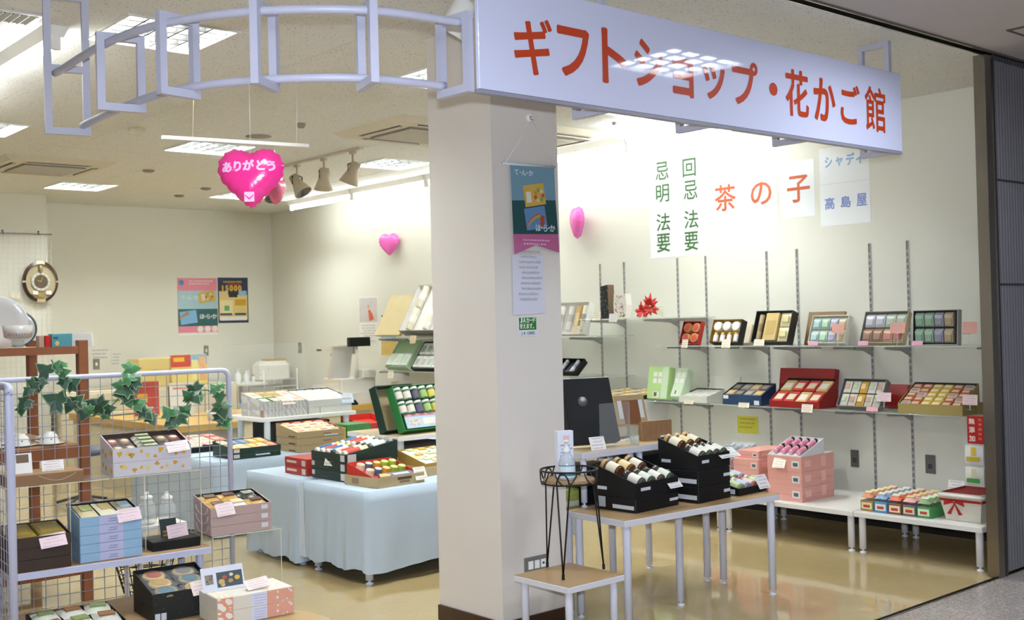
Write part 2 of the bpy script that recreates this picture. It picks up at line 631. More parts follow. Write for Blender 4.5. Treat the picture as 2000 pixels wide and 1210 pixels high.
aircon(3.08, 9.25, 'ceiling cassette air conditioner at far left, near the pier')
aircon(4.65, 6.33, 'ceiling cassette air conditioner left of the column, above the spotlights')
aircon(5.53, 6.1, 'ceiling cassette air conditioner seen just right of the column, under the sign')

# small ceiling fittings
def disc(px, py, r, h, label, cat, name, m):
    o = ob(name, MB().lathe([(r, 0), (r, -h * .5), (r * .6, -h), (.001, -h)][::-1], m, 16), None, TM((px, py, CZ)))
    tag(o, label, cat)


disc(3.039, 7.308, .055, .04, 'round smoke detector on the ceiling left of the hanging bar', 'smoke detector', 'smoke_detector', ACM)
disc(3.85, 7.142, .09, .006, 'flat round ceiling speaker above the hanging bar', 'speaker', 'ceiling_speaker', ACD)
disc(3.841, 6.541, .03, .03, 'small sprinkler head left of the column air conditioner', 'sprinkler', 'sprinkler_head', ACD)
disc(4.876, 10.716, .05, .02, 'small dark ceiling disc left of the pink heart', 'sprinkler', 'sprinkler_head', ACD)
disc(4.844, 10.051, .05, .02, 'small dark ceiling disc right behind the pink heart', 'sprinkler', 'sprinkler_head', ACD)
disc(3.893, 9.143, .05, .02, 'small dark ceiling disc right of the left air conditioner', 'sprinkler', 'sprinkler_head', ACD)
# square outlet grille at upper left
vt = thing('ceiling_vent', 'slatted air vent in the ceiling at the upper left corner', 'vent', TM((1.43, 4.965, CZ)))
ob('frame', MB().box((-.2, -.09, -.008), (.2, -.078, 0), FRAMEM).box((-.2, .078, -.008), (.2, .09, 0), FRAMEM).box((-.2, -.078, -.008), (-.188, .078, 0), FRAMEM).box((.188, -.078, -.008), (.2, .078, 0), FRAMEM)
   .box((-.188, -.078, -.002), (.188, .078, 0), INK), vt)
for k in range(11):
    ob('slat', MB().prism([(-.178 + k * .034, -.002), (-.174 + k * .034, -.002), (-.158 + k * .034, -.012), (-.162 + k * .034, -.012)], FRAMEM, 'y', -.077, .077), vt)
# access hatch of the corridor ceiling
hx, hy = 5.612, 2.284
hm = mat('#55504c', .5)
tag(ob('ceiling_hatch', MB().box((-.22, -.22, -.004), (.22, .22, 0), BM2).box((-.235, -.235, -.006), (.235, -.22, 0), hm).box((-.235, .22, -.006), (.235, .235, 0), hm)
       .box((-.235, -.22, -.006), (-.22, .22, 0), hm).box((.22, -.22, -.006), (.235, .22, 0), hm), None, TM((hx, hy, CZ))), 'square access hatch in the corridor ceiling at the right edge', 'hatch')

# ------------------------------------------------------------------ shop sign
SX0, SX1, SYF, SZ0, SZ1 = 2.425, 5.14, 2.945, 2.192, 2.578
SIGNM = mat('#d2d4ea', .5, spec=.3, coat=.6, var=.01)
SIGNRED = mat('#bd3a08', .5, spec=.3, coat=.6, var=0)
sign = thing('shop_sign', 'long glossy white shop sign with orange Japanese lettering hung over the entrance', 'sign', TM((SX0, SYF, SZ0)))
w, h = SX1 - SX0, SZ1 - SZ0
ob('sign_panel', MB().bbox((0, 0, 0), (w, .018, h), SIGNM, .002), sign)
ob('bottom_rail', MB().box((0, .002, -.014), (w, .03, -.001), mat('#8f8d98', .4)), sign)
LET = ((2.583, 2.767, 2.266, 2.474), (2.791, 2.956, 2.283, 2.466), (3.02, 3.151, 2.282, 2.491), (3.199, 3.365, 2.293, 2.48), (3.418, 3.547, 2.279, 2.435), (3.607, 3.75, 2.289, 2.433), (3.798, 3.974, 2.287, 2.478), (4.053, 4.113, 2.351, 2.409), (4.172, 4.347, 2.276, 2.486), (4.386, 4.559, 2.276, 2.475), (4.6, 4.764, 2.282, 2.472), (4.808, 4.99, 2.268, 2.485))
for ch, (x0, x1, z0, z1) in zip('ギフトショップ・花かご館', LET):
    mb = MB()
    text_fit(mb, ch, x0 - SX0, x1 - SX0, z0 - SZ0, z1 - SZ0, SIGNRED, .012 if ch == '館' else .02 if ch in '花ごギ' else .026)
    ob('letter', mb, sign)


def frame_ring(mb, o, i, z0, z1, m, t=.026, mid=None):
    """upright rectangle of square bar between two plan points"""
    o = Vector((*o, 0)); i = Vector((*i, 0))
    L = (i - o).length
    a = math.atan2(i.y - o.y, i.x - o.x)
    M0 = mb.M
    mb.M = M0 @ Matrix.Translation((o.x, o.y, 0)) @ Matrix.Rotation(a, 4, 'Z')
    k = t / 2
    mb.box((0, -k, z0), (t, k, z1), m).box((L - t, -k, z0), (L, k, z1), m).box((t, -k, z0), (L - t, k, z0 + t), m).box((t, -k, z1 - t), (L - t, k, z1), m)
    if mid:
        mb.box((t, -k, mid), (L - t, k, mid + t), m)
    mb.M = M0


for x, top in ((3.07, CZ), (3.68, SZ1 - .03), (4.36, SZ1 - .03), (5.10, CZ)):
    mb = MB()
    mb.M = Matrix.Translation((-SX0, -SYF, -SZ0))
    frame_ring(mb, (x, SYF + .031), (x, SYF + .205), SZ0 - .014, top, PAINT)
    ob('hanger_frame', mb, sign)

rail = thing('curved_sign_rail', 'curved grey-white tubular rail with rectangular frames sweeping left from the sign', 'rail', TM((2.42, 2.96, SZ0)))
FR = [((2.405, 2.965), (2.395, 3.13), 2.457), ((2.052, 3.021), (2.1, 3.182), 2.457), ((1.742, 3.25), (1.877, 3.351), 2.457), ((1.562, 3.572), (1.717, 3.602), 2.459), ((1.5, 3.953), (1.665, 3.926), 2.459), ((1.514, 4.538), (1.681, 4.504), CZ)]
inv = Matrix.Translation((-2.42, -2.96, -SZ0))
for o, i, top in FR:
    mb = MB(); mb.M = inv
    frame_ring(mb, o, i, 2.182, top, PAINT, .027, 2.43 if top == CZ else None)
    ob('frame', mb, rail)


def spline(pts, n=8):
    out = []
    P = [Vector(p) for p in pts]
    for k in range(len(P) - 1):
        p0, p1, p2, p3 = P[max(k - 1, 0)], P[k], P[k + 1], P[min(k + 2, len(P) - 1)]
        for j in range(n):
            t = j / n
            out.append(.5 * (2 * p1 + (p2 - p0) * t + (2 * p0 - 5 * p1 + 4 * p2 - p3) * t * t + (3 * p1 - p0 - 3 * p2 + p3) * t ** 3))
    return out + [P[-1]]


up = [(o[0] + (i[0] - o[0]) * .24, o[1] + (i[1] - o[1]) * .24, 2.442 - .018) for o, i, t in FR]
lo = [(o[0] + (i[0] - o[0]) * .82, o[1] + (i[1] - o[1]) * .82, 2.182 + .04) for o, i, t in FR]
for pts in (up, lo):
    mb = MB(); mb.M = inv
    mb.tube(spline(pts), .0145, PAINT, 10)
    ob('tube', mb, rail)

# white spotlight on the ceiling behind the end of the sign
x, y, z = 2.83, 3.58, 2.744
sp = thing('ceiling_spotlight', 'white spotlight on the ceiling behind the left end of the sign', 'spotlight', TM((x, y, z)))
ob('base', MB().cyl((0, 0, -.03), .05, .03, WHITE), sp)
ob('arm', MB().tube([(0, 0, -.03), (.03, 0, -.06), (.03, 0, -.09)], .011, WHITE), sp)
mb = MB(); mb.M = Matrix.Translation((.02, 0, -.10)) @ Euler((math.radians(28), math.radians(18), 0)).to_matrix().to_4x4()
mb.lathe([(.03, .075), (.05, .06), (.055, -.05), (.062, -.075), (.056, -.078)], WHITE, 18, cap=False)
mb.lathe([(.001, .078), (.03, .075)], WHITE, 18, cap=False)
ob('lamp_head', mb, sp)
mb2 = MB(); mb2.M = mb.M
mb2.lathe([(.056, -.07), (.001, -.06)], mat('#8d8c80', .2), 18, cap=False)
ob('lens', mb2, sp)

# ------------------------------------------------------------------ on the column
HB = (3.431, 3.815, 2.324)
bn = thing('hanging_banner', 'teal, green and pink fabric banner hanging by a cord from a hook on the column', 'banner', TM((3.443, CY0 - .012, 2.113)))
BC = ((3.294, 3.8, 2.101), (3.563, 3.8, 2.106), (3.3, 3.8, 1.938), (3.567, 3.8, 1.952), (3.304, 3.8, 1.787), (3.578, 3.8, 1.795), (3.307, 3.8, 1.697), (3.582, 3.8, 1.71), (3.439, 3.8, 1.742))
bo = (3.443, 3.815, 2.113)
def rel(p): return (p[0] - bo[0], -.004, p[2] - bo[2])
b0, b1, b2, b3, b4, b5, b6, b7, b8 = [rel(p) for p in BC]
TEAL, DGREEN, PINKC = mat('#6f93a4', .7), mat('#1d4a4a', .7), mat('#b7608c', .7)
back = lambda p: (p[0], p[1] + .002, p[2])
mb = MB()
for q, m in (((b2, b3, b1, b0), TEAL), ((b4, b5, b3, b2), DGREEN), ((b6, b8, b7, b5, b4), PINKC)):
    n = len(q)
    mb.add([*q, *[back(p) for p in q]], [tuple(range(n)), tuple(range(2 * n - 1, n - 1, -1))] + [(i, n + i, n + (i + 1) % n, (i + 1) % n) for i in range(n)], m)
ob('fabric', mb, bn)
ob('rod', MB().tube([(b0[0] - .045, -.003, b0[2]), (b1[0] + .006, -.003, b1[2])], .006, mat('#cfd3da', .3)), bn)
hk = rel(HB)
ob('cord', MB().tube([(b0[0] - .03, -.003, b0[2]), (hk[0], -.012, hk[2] - .012), (b1[0], -.003, b1[2])], .0018, WHITE, 5), bn)
W2 = mat('#dfe3e6', .6, var=0)
W_, H_ = b1[0] - b0[0], b0[2] - b4[2]
mb = MB()
text_line(mb, 'て・ん・か', b0[0] + .02, b0[2] - .045, .03, W2, .012, -.0062, step=.72)
text_line(mb, 'ほ・ら・か', b4[0] + W_ * .48, b4[2] + .02, .036, W2, .02, -.0062, step=.62)
scribble(mb, W_ * .75, .035, mat('#e3b3cc', .6, var=0), 2, -.0062, 3, b4[0] + W_ * .12, b4[2] - .05)
ob('lettering', mb, bn)
# two printed gift cards on the banner
mb = MB()
def tilted(mb, cx, cz, w, h, a, m, y):
    c, s = math.cos(a), math.sin(a)
    mb.quad([(cx + x * c - z * s, y, cz + x * s + z * c) for x, z in ((-w / 2, -h / 2), (w / 2, -h / 2), (w / 2, h / 2), (-w / 2, h / 2))], m)
cx, cz = (b0[0] + b1[0]) / 2 + .005, b0[2] - H_ * .42
tilted(mb, cx, cz, .128, .098, .16, mat('#c6a548', .6), -.0064)
for k in range(7):
    a = k * 2 * PI / 7
    tilted(mb, cx + .028 + .024 * math.cos(a), cz + .024 * math.sin(a), .017, .017, a, mat(('#b4502f', '#c9c0a0', '#7d9a4f', '#c8813c')[k % 4], .6), -.0068)
tilted(mb, cx - .035, cz - .012, .03, .05, .1, mat('#d8cfc3', .6), -.0068)
cz2 = cz - .105
tilted(mb, cx + .005, cz2, .128, .10, .16, mat('#5f86b0', .6), -.0064)
for k, cc in enumerate(('#b5563a', '#c79a45', '#7d9a5a', '#5d7f9a')):
    pts = [(cx + .07 - .128 * math.cos(t) * (1 - k * .08), cz2 - .06 + .088 * math.sin(t) * (1 - k * .08)) for t in [.25 + .2 * j for j in range(6)]]
    for j in range(5):
        (xa, za), (xb, zb) = pts[j], pts[j + 1]
        mb.quad([(xa, -.0068, za - .007), (xb, -.0068, zb - .007), (xb, -.0068, zb), (xa, -.0068, za)], mat(cc, .6))
tilted(mb, cx + .045, cz2 - .012, .025, .05, -.1, mat('#a8452c', .6), -.007)
ob('card_print', mb, bn)
hkt = thing('wall_hook', 'round white hook on the column holding the banner cord', 'hook', TM((HB[0], CY0, HB[2])))
mb = MB(); mb.M = Matrix.Rotation(PI / 2, 4, 'X')
mb.lathe([(.019, 0), (.019, .012), (.012, .018), (.001, .019)], WHITE, 14)
ob('suction_disc', mb, hkt)
ob('hook_wire', MB().tube([(0, -.019, 0), (-.018, -.024, 0), (-.018, -.026, -.01), (0, -.022, -.014), (.0, -.014, -.008)], .0022, STEEL, 5), hkt)

NP = ((3.3, 3.813, 1.696), (3.49, 3.813, 1.695), (3.494, 3.813, 1.431), (3.3, 3.813, 1.424))
o = ob('notice_sheet', MB().quad([(p[0] - NP[3][0], -.0035 - (.004 if k < 2 else 0), p[2] - NP[3][2]) for k, p in ((3, NP[3]), (2, NP[2]), (1, NP[1]), (0, NP[0]))], mat('#cfcdd8', .5, var=.02)), None, TM((NP[3][0], CY0, NP[3][2])))
tag(o, 'white printed notice in a clear sleeve on the column below the banner', 'notice')
sc_ = MB(); scribble(sc_, .155, .24, GREYINK, 10, -.0085, 5, .02, .06, .8)
ob('print', sc_, o)
JP = ((3.328, 3.813, 1.415), (3.439, 3.813, 1.417), (3.439, 3.813, 1.329), (3.331, 3.813, 1.327))
jw, jh = JP[1][0] - JP[0][0], JP[0][2] - JP[3][2]
o = thing('card_sticker', 'small green and white card acceptance sticker on the column', 'sticker', TM((JP[3][0], CY0, JP[3][2])))
G1 = mat('#2f7a34', .4)
ob('sheet', MB().box((0, -.002, 0), (jw, -.0002, jh), mat('#d5d8dc', .4)).box((.004, -.0026, jh * .33), (jw - .003, -.002, jh - .003), G1), o)
mb = MB()
cell = (jw - .012) / 5
for row, zt_, zb_ in (('JAカード', .96, .70), ('使えます。', .66, .40)):
    for k, ch in enumerate(row):
        x0_, x1_ = .006 + cell * (k + .08), .006 + cell * (k + .92)
        z0_, z1_ = jh * zb_, jh * zt_
        if ch == 'ー':
            z0_, z1_ = z0_ + (z1_ - z0_) * .42, z0_ + (z1_ - z0_) * .58
        if ch == '。':
            x1_, z1_ = x0_ + cell * .3, z0_ + (z1_ - z0_) * .3
        text_fit(mb, ch, x0_, x1_, z0_, z1_, WHITE, .025, -.003)
text_line(mb, 'JA CARD', jw * .16, jh * .1, .018, INK, .01, -.003)
ob('lettering', mb, o)
OP = ((3.328, 3.813, 0.326), (3.471, 3.813, 0.318), (3.469, 3.813, 0.267), (3.329, 3.813, 0.267))
o = thing('socket_plate', 'grey switch and socket plate low on the column behind the small table', 'socket', TM((OP[3][0], CY0, OP[3][2] - .01)))
pw, ph = OP[1][0] - OP[0][0], .075
ob('plate', MB().bbox((0, -.006, 0), (pw, -.0002, ph), mat('#8d8a88', .35, metal=.5), .001), o)
for k in range(3):
    ob('socket', MB().box((.022 + k * .038, -.009, .02), (.05 + k * .038, -.006, .056), WHITE).box((.03 + k * .038, -.0095, .034), (.042 + k * .038, -.009, .044), INK if k == 2 else CARDWHITE), o)

# ------------------------------------------------------------------ balloons
def heart_mesh(size, depth, m, mtxt=None, seam=None):
    mb = MB()
    n, r = 64, 7
    def outline(t):
        return (.62 * 16 * math.sin(t) ** 3 / 17 + .40 * math.sin(t), .62 * ((13 * math.cos(t) - 5 * math.cos(2 * t) - 2 * math.cos(3 * t) - math.cos(4 * t)) / 17 + .12) + .42 * math.cos(t))
    for s in (-1, 1):
        vs, fs = [], []
        for k in range(r + 1):
            q = k / r
            for i in range(n):
                t = 2 * PI * i / n
                x, z = outline(t)
                wob = 1 + (.03 * math.sin(t * 22) if k >= r - 1 else 0)
                th = math.sqrt(max(0, 1 - q ** 2.4)) * depth + (.006 * size * math.sin(t * 22 + k) if 3 < k < r else 0)
                vs.append((x * q * size * wob, s * th, z * q * size * wob))
        for k in range(r):
            for i in range(n):
                j = (i + 1) % n
                f_ = (k * n + i, k * n + j, (k + 1) * n + j, (k + 1) * n + i)
                fs.append(f_ if s > 0 else f_[::-1])
        mb.add(vs, fs, m, True)
    return mb


def front_y(x, z, size, depth):
    r_ = min(1, math.hypot(x / size, (z / size) * .9) / .95)
    return -math.sqrt(max(0, 1 - r_ ** 2.4)) * depth


HOTP = mat('#f2338c', .16, spec=.8, var=.10, scale=14, alpha=.94)
PALEP = mat('#f970c8', .2, spec=.7, var=.1, scale=12, alpha=.85)
SALM = mat('#ee6f96', .2, spec=.7, var=.12, scale=14, alpha=.9)
YAW = -38
bp = (1.779, 3.357, 1.899)
bl = thing('heart_balloon', 'big hot pink foil heart balloon with a thank-you message, hung from the curved rail', 'balloon', TM(bp, YAW))
sz = .110
hb_ = heart_mesh(sz, .045, HOTP)
ob('foil', hb_, bl)
mb = MB()
LP = mat('#f3b9dc', .35, var=0)
xs = [-.090, -.054, -.019, .020, .054]
for ch, x in zip('ありがとう', xs):
    v, f = glyph(ch, .05)
    s = .037
    pts = []
    for p in v:
        X_, Z_ = x + p[0] * s, .015 + p[1] * s - abs(x) * .05
        pts.append((X_, front_y(X_, Z_, sz, .045) - .0035, Z_))
    mb.add(pts, f, LP)
ob('message', mb, bl)
mb = MB()
y_ = front_y(0, -.075, sz, .045) - .006
mb.quad([(-.016, y_, -.09), (.016, y_, -.09), (.016, y_, -.058), (-.016, y_, -.058)], LP)
mb.quad([(-.016, y_ - .001, -.068), (0, y_ - .001, -.084), (.016, y_ - .001, -.068), (.012, y_ - .001, -.068), (0, y_ - .001, -.078), (-.012, y_ - .001, -.068)], HOTP)
ob('envelope_mark', mb, bl)
ob('tab', MB().lathe([(.001, 0), (.01, .006), (.012, .014), (.004, .02)], HOTP, 10), bl, Matrix.Translation((0, 0, sz * .42)))
ob('string', MB().tube([(0, 0, sz * .42 + .02), (0, 0, 2.2235 - bp[2])], .0008, WHITE, 5), bl)
q = (2.727, 4.9, 2.079)
b2_ = thing('heart_balloon', 'coral pink heart balloon partly hidden behind the big hot pink one', 'balloon', TM(q, 35))
ob('foil', heart_mesh(.085, .035, SALM), b2_)
ob('string', MB().tube([(0, 0, .045), (.0, 0, 2.262 - q[2])], .0012, WHITE, 5), b2_)
q = (6.5, 9.395, 2.211)
b3_ = thing('heart_balloon', 'small pale pink heart balloon on the long wall left of the column', 'balloon', TM(q, -70))
ob('foil', heart_mesh(.125, .05, PALEP), b3_)
q = (6.48, 6.65, 2.204)
b4_ = thing('heart_balloon', 'pale pink heart balloon on the long wall just right of the column', 'balloon', TM(q, -120))
ob('foil', heart_mesh(.145, .05, PALEP), b4_)

# white bar on strings from the ceiling
wa, wb = (2.21, 5.03, 2.3), (2.915, 4.899, 2.3)
br = thing('hanging_bar', 'slim white bar hanging level from two strings over the left of the shop', 'bar', TM(wa))
d_ = [wb[k] - wa[k] for k in range(3)]
mb = MB(); L_ = math.hypot(d_[0], d_[1]); mb.M = Matrix.Rotation(math.atan2(d_[1], d_[0]), 4, 'Z')
mb.box((0, -.012, -.01), (L_, .012, .006), WHITE)
ob('bar', mb, br)
for t in (.2, .915):
    ob('string', MB().tube([(d_[0] * t, d_[1] * t, .006), (d_[0] * t + .02, d_[1] * t, CZ - wa[2])], .0014, CARDCREAM, 5), br)

# spotlights on a ceiling track
TX = 4.72
tk = ob('light_track', MB().box((-.017, 0, -.02), (.017, 1.75, 0), ACM), None, TM((TX, 7.16, CZ)))
tag(tk, 'slim ceiling track carrying four beige spotlights', 'track')
labs = ('beige spotlight on the track nearest the column', 'second beige spotlight on the track from the column', 'third beige spotlight on the track, beside the pink heart', 'last beige spotlight on the track, hidden behind the coral heart')
BEI = mat('#b5a78c', .4)
for k, y in enumerate((7.28, 7.70, 8.12, 8.55)):
    t = thing('track_spotlight', labs[k], 'spotlight', TM((TX, y, CZ - .02)), 'beige track spotlights')
    ob('stem', MB().box((-.014, -.03, -.02), (.014, .03, 0), BEI).tube([(0, 0, -.02), (0, 0, -.09)], .009, BEI), t)
    ob('yoke', MB().tube([(-.045, 0, -.16), (-.045, 0, -.10), (0, 0, -.085), (.045, 0, -.10), (.045, 0, -.16)], .006, INK, 5), t)
    R_ = Matrix.Translation((0, 0, -.15)) @ Euler((math.radians((20, 16, -30, -25)[k]), math.radians((14, -6, -18, 5)[k]), 0)).to_matrix().to_4x4()
    mb = MB(); mb.M = R_
    mb.lathe([(.001, .075), (.038, .07), (.042, 0), (.06, -.05), (.078, -.10), (.074, -.103)], BEI, 18, cap=False)
    ob('lamp_head', mb, t)
    mb = MB(); mb.M = R_
    mb.lathe([(.074, -.098), (.05, -.08), (.001, -.072)], mat('#6d6a66', .12, metal=.6), 18, cap=False)
    ob('reflector', mb, t)
# short track with lit lamps right of the column
tb = thing('light_track', 'short grey ceiling track with lit lamps just right of the column', 'track', TM((5.60, 5.36, CZ)))
ob('channel', MB().box((0, -.017, -.02), (.44, .017, 0), mat('#a8a6a0', .4)), tb)
for k in range(3):
    lb = MB(); lb.lathe([(.001, -.09), (.034, -.085), (.05, -.03), (.03, -.012), (.012, 0)], TUBEM, 12)
    ob('lamp', lb, tb, Matrix.Translation((.08 + k * .14, 0, -.02)))

# ------------------------------------------------------------------ builders for goods


def card(P, rz, w, h, m, label, tilt=-35, group=None, seed=0, roll=0, stand=False):
    """small handwritten card; P is its lower left corner"""
    M = TM(P, rz) @ Matrix.Rotation(math.radians(roll), 4, 'Y') @ Matrix.Rotation(math.radians(tilt), 4, 'X')
    o = ob('price_card', MB().box((0, -.0012, 0), (w, 0, h), m), None, M)
    tag(o, label, 'price card', group)
    sc = MB()
    scribble(sc, w, h, mat('#c4b2b4', .7, var=0), 4, -.0016, seed or int(P[0] * 999), .0, .0, .7)
    ob('handwriting', sc, o)
    if stand:
        ob('clip_stand', MB().box((w / 2 - .004, .001, -stand), (w / 2 + .004, .003, .01), PLASTIC).box((w / 2 - .016, -.012, -stand), (w / 2 + .016, .016, -stand + .003), PLASTIC), o)
    return o


def closed_box(label, P, rz, w, d, h, m, group=None, cat='gift box', lid=None, lidh=None, marks=None, name='gift_box', mside=None):
    t = thing(name, label, cat, TM(P, rz), group)
    lidh = h * .55 if lidh is None else lidh
    e = .0015
    if lidh < h - .002:
        ob('body', MB().bbox((e, e, 0), (w - e, d - e, h - lidh), m, .002), t)
    ob('lid', MB().bbox((0, 0, max(h - lidh, 0) + .0006), (w, d, h), lid or m, .003), t)
    if marks:
        marks(t, w, d, h)
    return t


def stack(n, P, rz, w, d, h, m, labels, group, lid=None, lidh=None, marks=None, gap=.0008, cat='gift box'):
    for k in range(n):
        lb = labels[k] if isinstance(labels, (list, tuple)) else labels
        closed_box(lb, (P[0], P[1], P[2] + k * h), rz, w, d, h - gap, m, group, cat, lid, lidh, marks)


def tray(label, P, rz, w, d, hf, hb, mo, mi, rec=.03, t=.004, cat='gift box', name='display_box', group=None, marks=None, ins=None, h0=0):
    """open gift box with a slanted top; returns the slope frame and its inner size"""
    o = thing(name, label, cat, TM(P, rz), group)
    mb = MB()
    # outer skin
    mb.add([(0, 0, h0), (w, 0, h0), (w, d, h0), (0, d, h0), (0, 0, hf), (w, 0, hf), (w, d, hb), (0, d, hb)], [(0, 3, 2, 1), (0, 1, 5, 4), (1, 2, 6, 5), (2, 3, 7, 6), (3, 0, 4, 7)], mo)
    # rim and inner skin
    i = [(t, t, hf), (w - t, t, hf), (w - t, d - t, hb), (t, d - t, hb)]
    mb.add([(0, 0, hf), (w, 0, hf), (w, d, hb), (0, d, hb)] + i, [(0, 1, 5, 4), (1, 2, 6, 5), (2, 3, 7, 6), (3, 0, 4, 7)], mo)
    lowf, lowb = max(hf - rec, h0 + .003), max(hb - rec, h0 + .003)
    j = [(x, y, (lowf if y < d / 2 else lowb)) for x, y, z in i]
    mb.add(i + j, [(0, 1, 5, 4), (1, 2, 6, 5), (2, 3, 7, 6), (3, 0, 4, 7)], mi)
    ob('shell', mb, o)
    ob('insert', MB().quad(j, ins or mi), o)
    if marks:
        marks(o, w, d, hf)
    th = math.atan2(lowb - lowf, d - 2 * t)
    M = TM(P, rz) @ Matrix.Translation((t, t, lowf + .001)) @ Matrix.Rotation(th, 4, 'X')
    return M, w - 2 * t, (d - 2 * t) / math.cos(th)


def lean_tray(label, P, rz, w, L, tilt, mo, mi, T=.05, rec=.03, t=.004, cat='gift box', name='display_box', group=None, film=False, marks=None, lid=False):
    """shallow box standing on its front edge and leaning back"""
    M = TM(P, rz) @ Matrix.Rotation(math.radians(tilt), 4, 'X')
    o = thing(name, label, cat, M, group)
    mb = MB()
    if lid:
        mb.bbox((0, 0, -T), (w, L, 0), mo, .003)
        ob('shell', mb, o)
        if marks:
            marks(o, w, L)
        return M, w, L
    mb.add([(0, 0, -T), (w, 0, -T), (w, L, -T), (0, L, -T), (0, 0, 0), (w, 0, 0), (w, L, 0), (0, L, 0)], [(0, 3, 2, 1), (0, 1, 5, 4), (1, 2, 6, 5), (2, 3, 7, 6), (3, 0, 4, 7)], mo)
    i = [(t, t, 0), (w - t, t, 0), (w - t, L - t, 0), (t, L - t, 0)]
    mb.add([(0, 0, 0), (w, 0, 0), (w, L, 0), (0, L, 0)] + i, [(0, 1, 5, 4), (1, 2, 6, 5), (2, 3, 7, 6), (3, 0, 4, 7)], mo)
    j = [(x, y, -rec) for x, y, z in i]
    mb.add(i + j, [(0, 1, 5, 4), (1, 2, 6, 5), (2, 3, 7, 6), (3, 0, 4, 7)], mi)
    ob('shell', mb, o)
    ob('insert', MB().quad(j, mi), o)
    if film:
        ob('clear_film', MB().quad([(t, t, .002), (w - t, t, .002), (w - t, L - t, .002), (t, L - t, .002)], FILM), o)
    if marks:
        marks(o, w, L)
    return M @ Matrix.Translation((t, t, -rec + .001)), w - 2 * t, L - 2 * t


CACHE = {}


def cached(key, fn):
    if key not in CACHE:
        CACHE[key] = fn()
    return CACHE[key]


